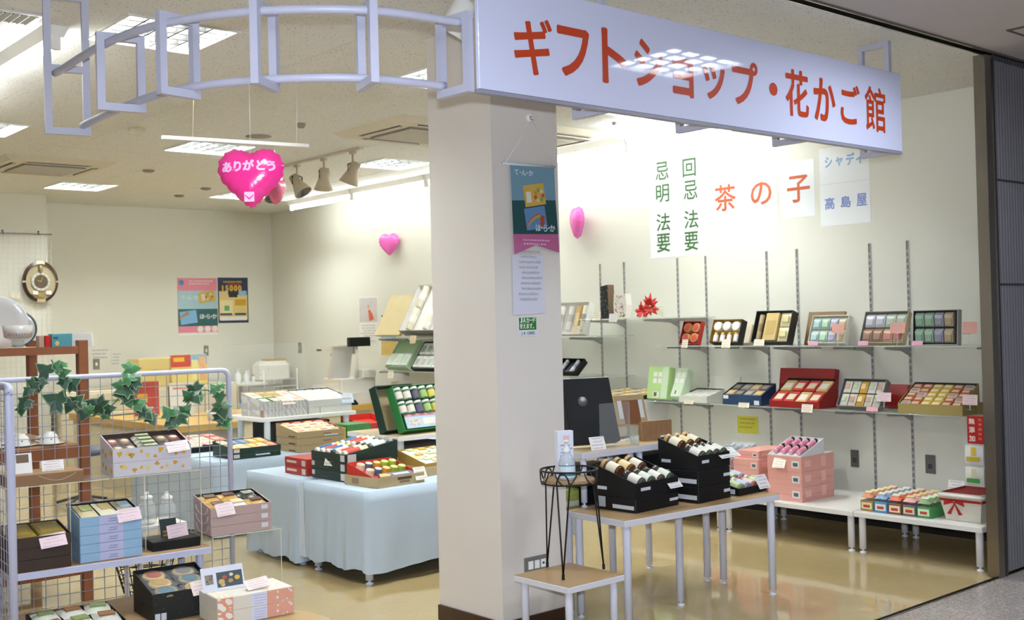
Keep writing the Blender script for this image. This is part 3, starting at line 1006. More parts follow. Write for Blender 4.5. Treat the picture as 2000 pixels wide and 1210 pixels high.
def goods(kind, M, sx, sy, sz, c1, c2, label, cat, group, c3=None):
    """one packet, jar, can ... occupying sx by sy by sz on the plane of M (its lower left corner)"""
    key = (kind, round(sx, 3), round(sy, 3), round(sz, 3), c1, c2, c3)

    def build():
        parts = []
        if kind in ('jar', 'can'):               # lying, axis along y
            r = min(sx, sz) / 2
            R = Matrix.Translation((sx / 2, 0, r)) @ Matrix.Rotation(-PI / 2, 4, 'X')
            a = MB(); a.M = R
            a.lathe([(r * .9, 0), (r, .004), (r, sy * .78), (r * .8, sy * .82), (r * .8, sy * .84)], c1, 14)
            parts.append(('glass' if kind == 'jar' else 'body', a))
            b = MB(); b.M = R
            b.lathe([(r * 1.012, sy * .12), (r * 1.012, sy * .66)], c2, 14, cap=False)
            parts.append(('label_band', b))
            c = MB(); c.M = R
            c.lathe([(r * .93, sy * .82), (r * .95, sy * .84), (r * .95, sy * .985), (r * .85, sy)], c3 or c1, 14)
            parts.append(('cap', c))
        elif kind == 'tin':                       # round, seen from its lid
            r = min(sx, sy) / 2
            a = MB(); a.M = Matrix.Translation((sx / 2, sy / 2, 0))
            a.lathe([(r, 0), (r, sz * .7), (r * .93, sz)], c1, 16)
            parts.append(('body', a))
            b = MB(); b.M = a.M
            b.lathe([(r * .8, sz * 1.0), (r * .74, sz * 1.06), (.001, sz * 1.06)], c2, 16, cap=False)
            parts.append(('lid_print', b))
        elif kind == 'cookie':                    # round biscuit in a clear crimped packet
            r = min(sx * .42, sy * .62)
            a = MB(); a.M = Matrix.Translation((sx / 2, sy / 2, sz * .25))
            a.lathe([(r * .9, 0), (r, sz * .15), (r * .9, sz * .42), (.001, sz * .45)], c1, 16)
            parts.append(('biscuit', a))
            b = MB(); b.M = Matrix.Translation((sx / 2, sy / 2, sz * .7))
            b.lathe([(r * .66, 0), (r * .55, .0012), (.001, .0014)], c2, 16, cap=False)
            parts.append(('seal_print', b))
            parts.append(('wrapper', pillow(sx, sy, sz, FILM)))
        elif kind == 'packet':
            parts.append(('wrapper', pillow(sx, sy, sz, c1)))
            b = MB()
            b.prism([(sx * .2, sy * .3), (sx * .8, sy * .3), (sx * .8, sy * .72), (sx * .2, sy * .72)], c2, 'z', sz * .9, sz * 1.01)
            parts.append(('label_print', b))
        elif kind == 'sachet':                    # upright bag with crimped top, front towards +z
            a = MB()
            a.add([(0, 0, sz * .5), (sx, 0, sz * .5), (sx, 0, 0), (0, 0, 0), (0, sy * .78, sz), (sx, sy * .78, sz), (sx, sy * .78, 0), (0, sy * .78, 0), (0, sy, sz * .35), (sx, sy, sz * .35), (sx * .5, sy * .4, sz * 1.12)],
                  [(0, 1, 10), (1, 5, 10), (5, 4, 10), (4, 0, 10), (0, 3, 2, 1), (1, 2, 6, 5), (3, 0, 4, 7), (4, 5, 9, 8), (7, 8, 9, 6), (5, 6, 9), (4, 8, 7), (3, 7, 6, 2)], c1)
            parts.append(('bag', a))
            b = MB()
            b.prism([(sx * .12, sy * .1), (sx * .88, sy * .1), (sx * .88, sy * .55), (sx * .12, sy * .55)], c2, 'z', sz * .9, sz * 1.14)
            parts.append(('label_print', b))
        elif kind == 'block':
            parts.append(('body', MB().bbox((0, 0, 0), (sx, sy, sz), c1, .005)))
            b = MB().box((sx * .16, sy * .2, sz), (sx * .84, sy * .72, sz + .0012), c2)
            parts.append(('label_print', b))
        elif kind == 'towel':
            a = MB(); r = min(sx, sz) * .5
            a.M = Matrix.Translation((sx / 2, 0, sz / 2)) @ Matrix.Rotation(-PI / 2, 4, 'X')
            a.lathe([(.001, 0), (r * .85, 0), (r, .006), (r, sy - .006), (r * .85, sy), (.001, sy)], c1, 14, cap=False)
            parts.append(('roll', a))
            b = MB(); b.M = a.M
            b.lathe([(r * 1.02, sy * .35), (r * 1.02, sy * .65)], c2, 14, cap=False)
            parts.append(('paper_band', b))
        return [(n, mb.mesh(n)) for n, mb in parts]

    meshes = cached(key, build)
    names = {'jar': 'glass_jar', 'can': 'drink_can', 'tin': 'round_tin', 'cookie': 'wrapped_cookie', 'packet': 'snack_packet', 'sachet': 'snack_sachet', 'block': 'snack_pack', 'towel': 'rolled_towel'}
    t = thing(names[kind], label, cat, M, group)
    for n, me in meshes:
        ob(n, me, t)
    return t


def pillow(sx, sy, sz, m):
    """sealed bag: puffed middle and flat crimped ends"""
    a = MB()
    nu, nv = 6, 6
    for s in (0, 1):
        vs, fs = [], []
        for i in range(nu + 1):
            for j in range(nv + 1):
                u, v = i / nu, j / nv
                q = (math.sin(PI * u) ** .5 if 0 < u < 1 else 0) * (math.sin(PI * min(max((v - .1) / .8, 0), 1)) ** .5)
                vs.append((u * sx, v * sy, sz * .45 + (sz * .53 if s else -sz * .43) * q + (.0012 * math.sin(i * 9 + j * 5) if 0 < q else 0)))
        for i in range(nu):
            for j in range(nv):
                p = i * (nv + 1) + j
                f_ = (p, p + nv + 1, p + nv + 2, p + 1)
                fs.append(f_ if s else f_[::-1])
        a.add(vs, fs, m, True)
    return a


def fill(slot, nx, ny, kind, specs, group, sz=.03, gap=.08, pad=.004, cat='packet', area=(0, 0, 1, 1), pick=None, jit=0):
    """rows of goods in a tray; specs = [(c1, c2, c3, label)]"""
    M, w, L = slot
    x0, y0, x1, y1 = pad + (w - 2 * pad) * area[0], pad + (L - 2 * pad) * area[1], pad + (w - 2 * pad) * area[2], pad + (L - 2 * pad) * area[3]
    cw, ch = (x1 - x0) / nx, (y1 - y0) / ny
    for j in range(ny):
        for i in range(nx):
            k = pick(i, j) if pick else (i + j * nx) % len(specs)
            if k is None:
                continue
            c1, c2, c3, lb = specs[k]
            Q = M @ Matrix.Translation((x0 + (i + gap / 2) * cw, y0 + (j + gap / 2) * ch, 0))
            if jit:
                Q = Q @ Matrix.Translation((cw / 2, ch / 2, 0)) @ Matrix.Rotation(random.uniform(-jit, jit), 4, 'Z') @ Matrix.Translation((-cw / 2, -ch / 2, 0))
            goods(kind, Q, cw * (1 - gap), ch * (1 - gap), sz, c1, c2, lb, cat, group, c3)


def patch(t, pts, m, name='sticker'):
    return ob(name, MB().quad(pts, m), t)


def table(name, label, P, rz, w, d, h, legs, top, edge, legm, r=.018, th=.028, group=None, cat='table', foot=True):
    """P = front left corner on the supporting surface; legs = list of plan points"""
    t = thing(name, label, cat, TM(P, rz), group)
    ob('table_top', MB().bbox((0, 0, h - th), (w, d, h - .0015), edge, .003).box((.002, .002, h - .0015), (w - .002, d - .002, h), top), t)
    for x, y in legs:
        mb = MB()
        if foot:
            mb.M = Matrix.Translation((x, y, 0))
            mb.lathe([(r * .95, 0), (r * .95, .008), (r * .35, .01), (r * .35, .018), (r, .022), (r, h - th)], legm, 14)
        else:
            mb.cyl((x, y, 0), r, h - th, legm, 14)
        ob('leg', mb, t)
    return t


LEGM = mat('#d3d4e2', .35, var=.02)
EDGEM = mat('#cfcdd2', .45, var=.02)
WHITETOP = mat('#e6e2d8', .4, var=.02)
GOLD = mat('#b79036', .3, metal=.4)
REDP = mat('#b3221f', .45)
DKRED = mat('#8e1512', .45)
NAVY = mat('#1f3a5a', .45)
DKGREEN = mat('#16352a', .45)
MIDGREEN = mat('#2a7a3c', .4)
LGREEN = mat('#b7d98f', .5)
PGREEN = mat('#cfe3c4', .5)
BROWNB = mat('#35241a', .5)
CHARC = mat('#2c2a2a', .45)
GLASSM = mat('#d6e4dc', .06, alpha=.32, spec=.6, var=0)
ACRYL = mat('#eef2ee', .05, alpha=.07, spec=.7, var=0)
SALMON = mat('#d99d90', .5)

# ------------------------------------------------------------------ the long wall: standards, glass shelves
for k, y in enumerate((6.495, 6.225, 5.666, 5.391, 4.84, 4.587, 4.024, 3.755)):
    mb = MB()
    stm = mat('#b9b6b2', .4, metal=.3)
    mb.box((XW - .006, y - .009, .12), (XW, y - .006, 1.845), stm).box((XW - .006, y + .006, .12), (XW, y + .009, 1.845), stm).box((XW - .003, y - .006, .12), (XW, y + .006, 1.845), mat('#7d7a76', .5))
    for q in range(42):
        mb.box((XW - .0062, y - .006, .13 + q * .04), (XW - .003, y + .006, .145 + q * .04), stm)
    o = ob('slotted_standard', mb)
    tag(o, ('slotted steel wall standard, %s from the column along the long wall' % ('first second third fourth fifth sixth seventh eighth'.split()[k])), 'shelf standard', 'slotted wall standards')


def glass_shelf(label, x0, y0, y1, z, brk, group='glass wall shelves', th=.008, rails=(), m=None):
    t = thing('glass_shelf', label, 'shelf', TM((XW, y0, z)), group)
    x = x0 - XW
    ob('glass', MB().bbox((x, 0, -th), (-.012, y1 - y0, 0), m or GLASSM, .002), t)
    for y in brk:
        mb = MB().prism([(-.012, -.075), (-.012, -th - .001), (x + .03, -th - .001), (x + .03, -th - .014), (-.1, -.04)], mat('#a19d98', .45, metal=.2), 'y', y - y0 - .004, y - y0 + .004)
        ob('bracket', mb, t)
    for a, b in rails:
        ob('edge_rail', MB().box((x - .004, a - y0, -th - .011), (x + .016, b - y0, -th - .0005), mat('#6f7370', .3, metal=.5)), t)
    return t


XS = 6.25
glass_shelf('small high glass shelf holding the red artificial flowers', 6.15, 5.30, 6.33, 1.395, (6.225, 5.666, 5.391))
glass_shelf('left pane of the long upper glass shelf', XS, 4.72, 5.62, 1.187, (5.391, 4.84), rails=((5.20, 5.50), (4.86, 5.06)))
glass_shelf('middle pane of the long upper glass shelf', XS, 3.87, 4.715, 1.187, (4.587, 4.024), rails=((3.95, 4.1), (4.2, 4.45)))
glass_shelf('right pane of the long upper glass shelf', XS, 2.98, 3.865, 1.187, (3.755, 3.05), rails=((3.02, 3.15),))
glass_shelf('left pane of the long lower glass shelf', XS, 4.72, 5.73, .777, (5.666, 5.391, 4.84), rails=((5.1, 5.24),))
glass_shelf('middle pane of the long lower glass shelf', XS, 3.87, 4.715, .777, (4.587, 4.024), rails=((3.98, 4.1),))
glass_shelf('right pane of the long lower glass shelf', XS, 2.98, 3.865, .777, (3.755, 3.05), rails=((3.02, 3.15),))
z1, z2 = 1.188, .778

# upper shelf goods
OFFW = mat('#d8d5c6', .5)
P = (6.27, 5.406, 1.201, -90, 0.172, 0.172, 70.399)
s_ = lean_tray('small red box of four gold-lidded cups leaning on the upper glass shelf', P[:3], P[3], P[4], P[5], P[6], REDP, DKRED, T=.04, rec=.025)
fill(s_, 2, 2, 'tin', [(mat('#c19a57', .3), mat('#b5473c', .4), None, 'gold cup with a red lid print in the small red box')], 'gold cups in the small red box', .022, .1, cat='cup')
P = (6.27, 5.126, 1.208, -90, 0.253, 0.172, 70.271)
s_ = lean_tray('black and gold box of white jars leaning on the upper glass shelf', P[:3], P[3], P[4], P[5], P[6], BLACK, GOLD, T=.06, rec=.035)
fill(s_, 3, 1, 'tin', [(mat('#dcd8cc', .3), mat('#efece2', .4), None, 'round white tub in the top row of the black and gold box')], 'white tubs in the black and gold box', .034, .1, area=(0, .48, 1, 1), cat='tub')
fill(s_, 4, 1, 'jar', [(mat('#d9dde2', .2), mat('#e6e8ec', .4), GOLD, 'small white jar with gold cap in the bottom row of the black and gold box')], 'small jars in the black and gold box', .034, .1, area=(0, 0, 1, .46), cat='jar')
P = (6.27, 4.765, 1.212, -90, 0.297, 0.225, 69.745)
s_ = lean_tray('tall black box of dried noodles and fish flakes leaning on the upper glass shelf', P[:3], P[3], P[4], P[5], P[6], CHARC, CHARC, T=.07, rec=.04)
fill(s_, 1, 1, 'towel', [(mat('#b09c74', .5), mat('#8d7a58', .6), None, 'round bundle at the left in the tall black noodle box')], None, .035, .06, area=(0, 0, .25, .95), cat='bundle')
fill(s_, 1, 1, 'block', [(mat('#c7ad72', .5), mat('#b4985c', .6), None, 'broad straw-coloured packet in the middle of the tall black noodle box')], None, .034, .05, area=(.26, 0, .66, 1), cat='packet')
fill(s_, 1, 2, 'packet', [(mat('#d9cfa2', .4), mat('#cdbf8c', .5), None, 'yellow pouch at the right in the tall black noodle box')], 'yellow pouches in the noodle box', .034, .05, area=(.67, 0, 1, 1))
M_ = TM((6.45, 4.46, z1), -90) @ Matrix.Rotation(math.radians(72), 4, 'X')
o = ob('box_lid', MB().box((0, 0, -.02), (.28, .23, 0), mat('#7d6136', .5)), None, M_)
tag(o, 'bronze box lid leaning on the wall behind the tall black noodle box', 'box lid')
o = ob('box_lid', MB().box((0, 0, -.03), (.24, .14, 0), mat('#cdbfa4', .5)), None, TM((6.48, 5.18, z1 + .011), -90) @ Matrix.Rotation(math.radians(70), 4, 'X'))
tag(o, 'cream box lid leaning behind the black and gold jar box', 'box lid')
TEALB, LAVB, CREB, GRYB = mat('#b9cdc9', .35), mat('#c1c0d2', .35), mat('#cfc6ad', .35), mat('#8f9096', .35)
P = (6.27, 4.308, 1.205, -90, 0.271, 0.192, 67.983)
s_ = lean_tray('pale tray of eight pastel rice cracker sachets on the upper glass shelf', P[:3], P[3], P[4], P[5], P[6], OFFW, OFFW, T=.045, rec=.03)
fill(s_, 4, 2, 'sachet', [(TEALB, mat('#9fc0bd', .4), None, 'pale teal sachet in the pastel cracker tray'), (mat('#bcd3bb', .35), mat('#a3c4a0', .4), None, 'pale green sachet in the pastel cracker tray'), (LAVB, mat('#a8a8c0', .4), None, 'lavender sachet in the pastel cracker tray'), (CREB, mat('#c2b58d', .4), None, 'cream sachet in the pastel cracker tray')], 'sachets in the pastel tray', .026, .12)
P = (6.27, 3.93, 1.206, -90, 0.299, 0.213, 66.186)
s_ = lean_tray('tray of silver and brown cracker sachets under clear film on the upper glass shelf', P[:3], P[3], P[4], P[5], P[6], mat('#b3a583', .5), CHARC, T=.045, rec=.03, film=True)
fill(s_, 4, 2, 'sachet', [(mat('#c6c6cb', .3), mat('#a2a3ad', .4), None, 'silver sachet in the film-covered tray'), (mat('#b8c5b2', .3), mat('#93a88c', .4), None, 'grey-green sachet in the film-covered tray'), (mat('#a06a35', .35), mat('#7a4a25', .4), None, 'brown cracker bag in the film-covered tray'), (mat('#c7a27a', .35), mat('#a8483a', .4), None, 'tan cracker bag in the film-covered tray')],
     'sachets in the film-covered tray', .024, .12, pick=lambda i, j: (0 if i < 2 else 1) if j else (2 if i < 2 else 3))
P = (6.27, 3.564, 1.192, -90, 0.286, 0.209, 85.254)
s_ = lean_tray('tray of green, grey and tan sachets at the right of the upper glass shelf', P[:3], P[3], P[4], P[5], P[6], mat('#a9a69b', .5), CHARC, T=.045, rec=.03)
fill(s_, 4, 2, 'sachet', [(mat('#8fa893', .3), mat('#7c9a80', .4), None, 'green sachet in the right-hand upper tray'), (mat('#9a99a3', .3), mat('#83828e', .4), None, 'grey sachet in the right-hand upper tray'), (mat('#b3a284', .3), mat('#9c8a68', .4), None, 'tan sachet in the right-hand upper tray')], 'sachets in the right upper tray', .026, .14, pick=lambda i, j: (0, 0, 1, 2)[i], area=(0, 0, .92, 1))
o = ob('plank', MB().bbox((0, 0, 0), (.16, .04, .16), mat('#8f7b5b', .6), .004), None, TM((6.4, 3.18, z1), -90))
tag(o, 'flat brown box standing at the right end of the upper glass shelf', 'box')

# lower shelf goods
FLW = mat('#eef0e4', .5)
def blossom(t, w, L):
    for k in range(4):
        a = k * PI / 2 + PI / 4
        cx, cy = w * .48 + .034 * math.cos(a), L * .66 + .034 * math.sin(a)
        patch(t, [(cx - .018, cy - .018, .001), (cx + .018, cy - .018, .001), (cx + .018, cy + .018, .001), (cx - .018, cy + .018, .001)], FLW, 'petal_print')
    patch(t, [(w * .3, .01, .001), (w * .62, .01, .001), (w * .62, .055, .001), (w * .3, .055, .001)], mat('#e3e3d8', .5), 'sticker')
    patch(t, [(w * .36, .02, .0015), (w * .5, .02, .0015), (w * .5, .05, .0015), (w * .36, .05, .0015)], mat('#6b5f4d', .5), 'print')
    patch(t, [(w * .7, .003, .0008), (w - .003, .003, .0008), (w - .003, L - .003, .0008), (w * .7, L - .003, .0008)], PGREEN, 'pale_side')
P = (6.27, 5.742, 0.791, -90, 0.168, 0.243, 79.713)
lean_tray('left of two light green boxes with white flower print on the lower glass shelf', P[:3], P[3], .2, P[5], P[6], LGREEN, LGREEN, T=.07, lid=True, marks=blossom, group='green flower boxes')
P = (6.27, 5.508, 0.815, -90, 0.132, 0.23, 62.736)
lean_tray('right of two light green boxes with white flower print, leaning back further', P[:3], P[3], .10, P[5], P[6], PGREEN, PGREEN, T=.08, lid=True, marks=blossom, group='green flower boxes')
P = (6.27, 5.421, 0.778, -90, 0.257, 0.211, 0.045, 0.089)
s_ = tray('low white box of white packets with a dark green rim on the lower glass shelf', P[:3], P[3], .26, P[5], P[6], P[7], OFFW, DKGREEN, .03)
fill(s_, 3, 3, 'block', [(mat('#e5e2da', .4), mat('#d3d0c6', .5), None, 'white packet in the low white box')], 'white packets in the low white box', .024, .08)
o = ob('box_lid', MB().bbox((0, 0, -.04), (.27, .17, 0), OFFW), None, TM((6.5, 5.36, z2 + .02), -90) @ Matrix.Rotation(math.radians(66), 4, 'X'))
tag(o, 'cream lid leaning on the wall behind the low white box', 'box lid')
WST = mat('#d9dce0', .5)
P = (6.27, 5.018, 0.778, -90, 0.328, 0.173, 0.07, 0.143)
s_ = tray('navy blue box of savoury jars on the lower glass shelf', P[:3], P[3], P[4], P[5], P[6], P[7], NAVY, BLACK, .028,
          marks=lambda t, w, d, h: (patch(t, [(.006, -.001, h - .03), (.05, -.001, h - .03), (.05, -.001, h - .006), (.006, -.001, h - .006)], WST), patch(t, [(w * .82, -.001, .004), (w * .95, -.001, .004), (w * .95, -.001, .034), (w * .82, -.001, .034)], WST)))
fill(s_, 4, 2, 'block', [(mat('#a88a62', .4), mat('#c9b28c', .5), None, 'tan pack in the navy box'), (mat('#4a4642', .4), mat('#8c8378', .5), None, 'dark pack in the navy box'), (mat('#7d7f86', .4), mat('#b4a98e', .5), None, 'grey pack in the navy box')], 'packs in the navy box', .024, .1)
P = (6.25, 4.607, 0.778, -90, 0.389, 0.222, 0.043, 0.183)
s_ = tray('large red box of red and white soup packs on the lower glass shelf', P[:3], P[3], P[4], P[5], P[6], P[7], DKRED, BLACK, .03)
fill(s_, 4, 2, 'block', [(mat('#b3302a', .35), mat('#d6c9ae', .5), None, 'red pack with pale print in the large red box'), (mat('#c8a46a', .35), mat('#d8cfc0', .5), None, 'tan pack in the large red box')], 'packs in the large red box', .026, .1, pick=lambda i, j: 1 if (i + 2 * j) % 3 == 2 else 0)
o = ob('box_lid', MB().bbox((0, 0, -.05), (.44, .11, 0), DKRED), None, TM((6.49, 4.70, z2 + .14), -90) @ Matrix.Rotation(math.radians(80), 4, 'X'))
o2 = ob('lid_side', MB().box((0, -.14, -.05), (.44, .0, -.005), mat('#7a100e', .45)), o)
tag(o, 'dark red lid standing up behind the large red box on the lower shelf', 'box lid')
P = (6.27, 4.106, 0.804, -90, 0.306, 0.199, 59.216)
s_ = lean_tray('grey box of white and gold packets leaning on the lower glass shelf', P[:3], P[3], P[4], P[5], P[6], mat('#77746c', .5), mat('#5f6064', .5), T=.05, rec=.03)
fill(s_, 5, 2, 'packet', [(mat('#cfcdbf', .3), mat('#a9b58f', .4), None, 'white and green packet in the grey leaning box'), (mat('#d0c8b4', .3), mat('#b5897a', .4), None, 'cream and red packet in the grey leaning box'), (mat('#c79a3c', .3), mat('#e0c27a', .4), None, 'gold packet in the grey leaning box')], 'packets in the grey leaning box', .026, .1, pick=lambda i, j: 2 if i == 2 else (i + j) % 2)
o = ob('box_lid', MB().bbox((0, 0, -.05), (.3, .15, 0), DKRED), None, TM((6.42, 4.02, z2 + .03), -90) @ Matrix.Rotation(math.radians(60), 4, 'X'))
tag(o, 'dark red lid leaning between the grey box and the gold box on the lower shelf', 'box lid')
P = (6.25, 3.66, 0.778, -90, 0.411, 0.207, 0.06, 0.179)
s_ = tray('gold-coloured box packed with rows of small red and gold sweets on the lower glass shelf', P[:3], P[3], P[4], P[5], P[6], P[7], mat('#9c8a52', .45), CHARC, .026)
fill(s_, 6, 5, 'block', [(mat('#b1623e', .35), mat('#d7bda0', .5), None, 'rust red sweet in the gold-coloured box'), (mat('#cfae52', .35), mat('#e5d9a8', .5), None, 'gold sweet in the gold-coloured box'), (mat('#c9c2b0', .35), mat('#b08a7a', .5), None, 'pale sweet in the gold-coloured box')],
     'sweets in the gold-coloured box', .022, .08, pick=lambda i, j: 1 if i in (2, 3) else (0 if (j + i) % 3 else 2))
o = ob('plank', MB().bbox((0, 0, 0), (.26, .03, .07), mat('#8f7b4e', .6), .004), None, TM((6.42, 3.3, z2), -90))
tag(o, 'low brown strip box at the right end of the lower glass shelf', 'box')

# price cards along the two shelves
def shelf_card(P, w, h, m, label, tilt=-12, **k):
    return card(P, -90, w, h, m, label, tilt, **k)
for (p, w, h, m, lb) in (((6.235, 5.353, 1.172), .055, .062, CARDCREAM, 'cream price card hanging below the small red box'), ((6.235, 4.99, 1.173), .075, .06, CARDCREAM, 'cream price card below the black and gold jar box'), ((6.235, 4.713, 1.187), .085, .045, CARDCREAM, 'cream price card below the tall black noodle box'),
                         ((6.235, 5.343, 0.769), .085, .03, CARDCREAM, 'cream price card below the low white box'), ((6.235, 4.857, 0.764), .09, .034, CARDCREAM, 'cream price card below the navy box'), ((6.235, 4.346, 0.752), .085, .055, CARDCREAM, 'cream price card below the large red box')):
    shelf_card(p, w, h, m, lb)
PKC = mat('#e2a493', .6)
for (p, w, h, m, lb, st) in (((6.262, 4.116, 1.268), .09, .06, PKC, 'salmon price card in front of the pastel sachet tray', .085), ((6.262, 3.707, 1.265), .10, .065, PKC, 'salmon price card in front of the film-covered tray', .085), ((6.262, 3.241, 1.261), .085, .065, PKC, 'salmon price card on a clear stand at the right end of the upper shelf', .05),
                             ((6.262, 3.808, 0.844), .095, .055, CARDPINK, 'pale pink price card on a clear stand before the grey leaning box', .035), ((6.262, 3.254, 0.844), .09, .06, CARDPINK, 'pale pink price card on a clear stand by the gold-coloured box', .03)):
    c = card(p, -90, w, h, m, lb, -6, stand=st or False)
for yy, lb in ((4.285, 'pink price ticket at the foot of the pastel sachet tray'), (3.92, 'pink price ticket at the foot of the film-covered tray'), (3.555, 'pink price ticket at the foot of the right upper tray')):
    card((6.245, yy, z1 + .002), -90, .07, .028, mat('#e7a8c2', .6), lb, -15)
o = tag(ob('flavour_ticket', MB().box((0, -.001, 0), (.08, 0, .028), mat('#e7a8b2', .6)), None, TM((6.245, 3.875, z2 + .003), -90) @ Matrix.Rotation(-.25, 4, 'X')), 'pink ticket at the foot of the grey leaning box', 'price card')

# red artificial flower on the high shelf
RF = mat('#b81c14', .5)
fq = (6.25, 5.659, 1.449)
ft = thing('artificial_flower', 'red artificial poinsettia lying on the small high glass shelf', 'flower', TM((6.27, fq[1], 1.396)))
rn = random.Random(3)
for hx_, hy_, hz_, np_, sc_ in ((0, .0, .085, 11, 1.0), (-.01, .075, .05, 8, .8)):
    for k in range(np_):
        a = k * 2 * PI / np_ + rn.uniform(-.15, .15)
        L_, fw = sc_ * (.075 + .03 * rn.random()), -.02 - .035 * rn.random()
        ca, sa = math.cos(a), math.sin(a)
        w_ = .021 * sc_
        zmin = lambda q: max(q, .004)
        o = MB()
        pts = [(hx_, hy_, hz_), (hx_ + fw * .7, hy_ + ca * L_ * .5 - sa * w_, zmin(hz_ + sa * L_ * .5 + ca * w_)), (hx_ + fw * .5, hy_ + ca * L_, zmin(hz_ + sa * L_)), (hx_ + fw * .7, hy_ + ca * L_ * .5 + sa * w_, zmin(hz_ + sa * L_ * .5 - ca * w_)), (hx_ + fw * .9, hy_ + ca * L_ * .55, zmin(hz_ + sa * L_ * .55))]
        o.add(pts, [(0, 3, 4), (0, 4, 1), (1, 4, 2), (4, 3, 2)], RF)
        ob('petal', o, ft)
YG = mat('#b7b56a', .5)
for k in range(4):
    ob('stem', MB().tube([(0, 0, .05), (-.02, -.07 - k * .01, .045 + k * .012), (-.03, -.14, .006 + k * .022)], .002, YG, 5), ft)
ob('flower_head', MB().lathe([(.001, -.01), (.009, -.006), (.011, .004), (.001, .008)], YG, 10), ft, Matrix.Translation((-.02, 0, .085)))
ob('support_leaf', MB().add([(0, 0, 0), (.04, .05, 0), (.0, .12, 0), (-.04, .05, .002)], [(0, 1, 2, 3)], mat('#7a1812', .6)), ft)

# ------------------------------------------------------------------ notices on the long wall
def wall_sheet(label, q, m, glyphs=(), tone=None, bold=0, cat='notice', name='wall_notice', th=.0015):
    """q = y of left edge, y of right edge, z bottom, z top on the long wall"""
    yl, yr, za, zb = q
    o = ob(name, MB().box((0, -th, 0), (yl - yr, -.0003, zb - za), m), None, TM((XW, yl, za), -90))
    tag(o, label, cat)
    mb = MB()
    for ch, (gl, gr, ga, gb) in glyphs:
        text_fit(mb, ch, yl - gl, yl - gr, ga - za, gb - za, tone, bold, -th - .0008)
    if mb.f:
        ob('lettering', mb, o)
    return o


SHEET = mat('#eceff0', .5, var=.01)
GRN = mat('#3f6a3a', .6, var=0)
ORG = mat('#c8603a', .6, var=0)
BLU = mat('#8fb0dc', .6, var=0)
BLU2 = mat('#7d8fc8', .6, var=0)
wall_sheet('white sheet with 忌明 in green, upper of the two nearest the column', (5.947, 5.654, 2.257, 2.644), SHEET, (('忌', (5.864, 5.729, 2.458, 2.597)), ('明', (5.865, 5.729, 2.284, 2.422))), GRN, .012)
wall_sheet('white sheet with 法要 in dark green, lower of the two nearest the column', (5.935, 5.663, 1.856, 2.251), SHEET, (('法', (5.868, 5.727, 2.062, 2.2)), ('要', (5.868, 5.732, 1.9, 2.042))), GRN, .012)
wall_sheet('white sheet with 回忌 in green, upper of the pair left of the tea sheet', (5.649, 5.385, 2.242, 2.631), SHEET, (('回', (5.59, 5.46, 2.451, 2.59)), ('忌', (5.586, 5.451, 2.28, 2.423))), GRN, .012)
wall_sheet('white sheet with 法要 in dark green, lower of the pair left of the tea sheet', (5.657, 5.388, 1.859, 2.237), SHEET, (('法', (5.588, 5.449, 2.06, 2.199)), ('要', (5.589, 5.455, 1.894, 2.036))), GRN, .012)
wall_sheet('white sheet with the orange-red tea kanji 茶 on the long wall', (5.337, 5.05, 2.061, 2.454), SHEET, (('茶', (5.288, 5.096, 2.162, 2.357)),), ORG, .014)
wall_sheet('white sheet with the rounded orange-red hiragana の on the long wall', (5.022, 4.735, 2.057, 2.45), SHEET, (('の', (4.963, 4.782, 2.177, 2.34)),), ORG, .014)
wall_sheet('white sheet with the orange-red child kanji 子 beside the blue notices', (4.708, 4.428, 2.063, 2.451), SHEET, (('子', (4.652, 4.465, 2.165, 2.352)),), ORG, .014)
wall_sheet('white notice sheet with four pale blue katakana under the end of the sign', (4.386, 4.007, 2.266, 2.508), SHEET, (('シ', (4.342, 4.286, 2.376, 2.448)), ('ャ', (4.259, 4.204, 2.377, 2.438)), ('デ', (4.18, 4.115, 2.373, 2.454)), ('ィ', (4.104, 4.055, 2.375, 2.439))), BLU, .03)
o = wall_sheet('white notice sheet with three mauve-blue kanji below the katakana sheet', (4.387, 4.008, 1.983, 2.262), SHEET, (('高', (4.351, 4.276, 2.093, 2.175)), ('島', (4.228, 4.151, 2.095, 2.173)), ('屋', (4.109, 4.033, 2.094, 2.178))), BLU2, .022)
for q, lb in (((4.205, 4.144, 0.375, 0.487), 'grey wall socket left of the snack boxes, above the low tables'), ((3.672, 3.606, 0.377, 0.493), 'grey wall socket above the red-trimmed basket')):
    yl, yr, za, zb = q
    o = ob('wall_socket', MB().bbox((0, -.008, 0), (yl - yr, -.0003, zb - za), mat('#6d6a68', .4, metal=.4), .002).box(((yl - yr) * .3, -.0095, .03), ((yl - yr) * .7, -.008, .06), INK), None, TM((XW, yl, za), -90))
    tag(o, lb, 'socket')
wall_sheet('yellow handwritten note taped below the lower glass shelf', (5.138, 4.951, 0.544, 0.669), mat('#d6d24a', .6), cat='note', name='wall_note')
sc = MB(); scribble(sc, .17, .09, mat('#b8923a', .6, var=0), 3, -.0022, 8, 0, .03)
ob('handwriting', sc, bpy.data.objects['wall_note'])

# ------------------------------------------------------------------ low white tables along the wall
LW = .24
WLEG = mat('#d9d8da', .35, var=.02)
for (y0, y1, lb) in ((2.91, 3.685, 'low white table at the right end, holding snack packs and the basket'), (3.69, 4.66, 'low white table below the wall shelves, holding the pink box stacks'), (4.665, 5.64, 'low white table farther along the wall, mostly hidden by black boxes')):
    Lt = y1 - y0
    table('low_table', lb, (5.77, y1, 0), -90, Lt, .67, LW, [(.035, .04), (Lt - .035, .04), (.035, .63), (Lt - .035, .63)], WHITETOP, mat('#d5d2cb', .45), WLEG, .02, .03, 'low white tables along the wall')

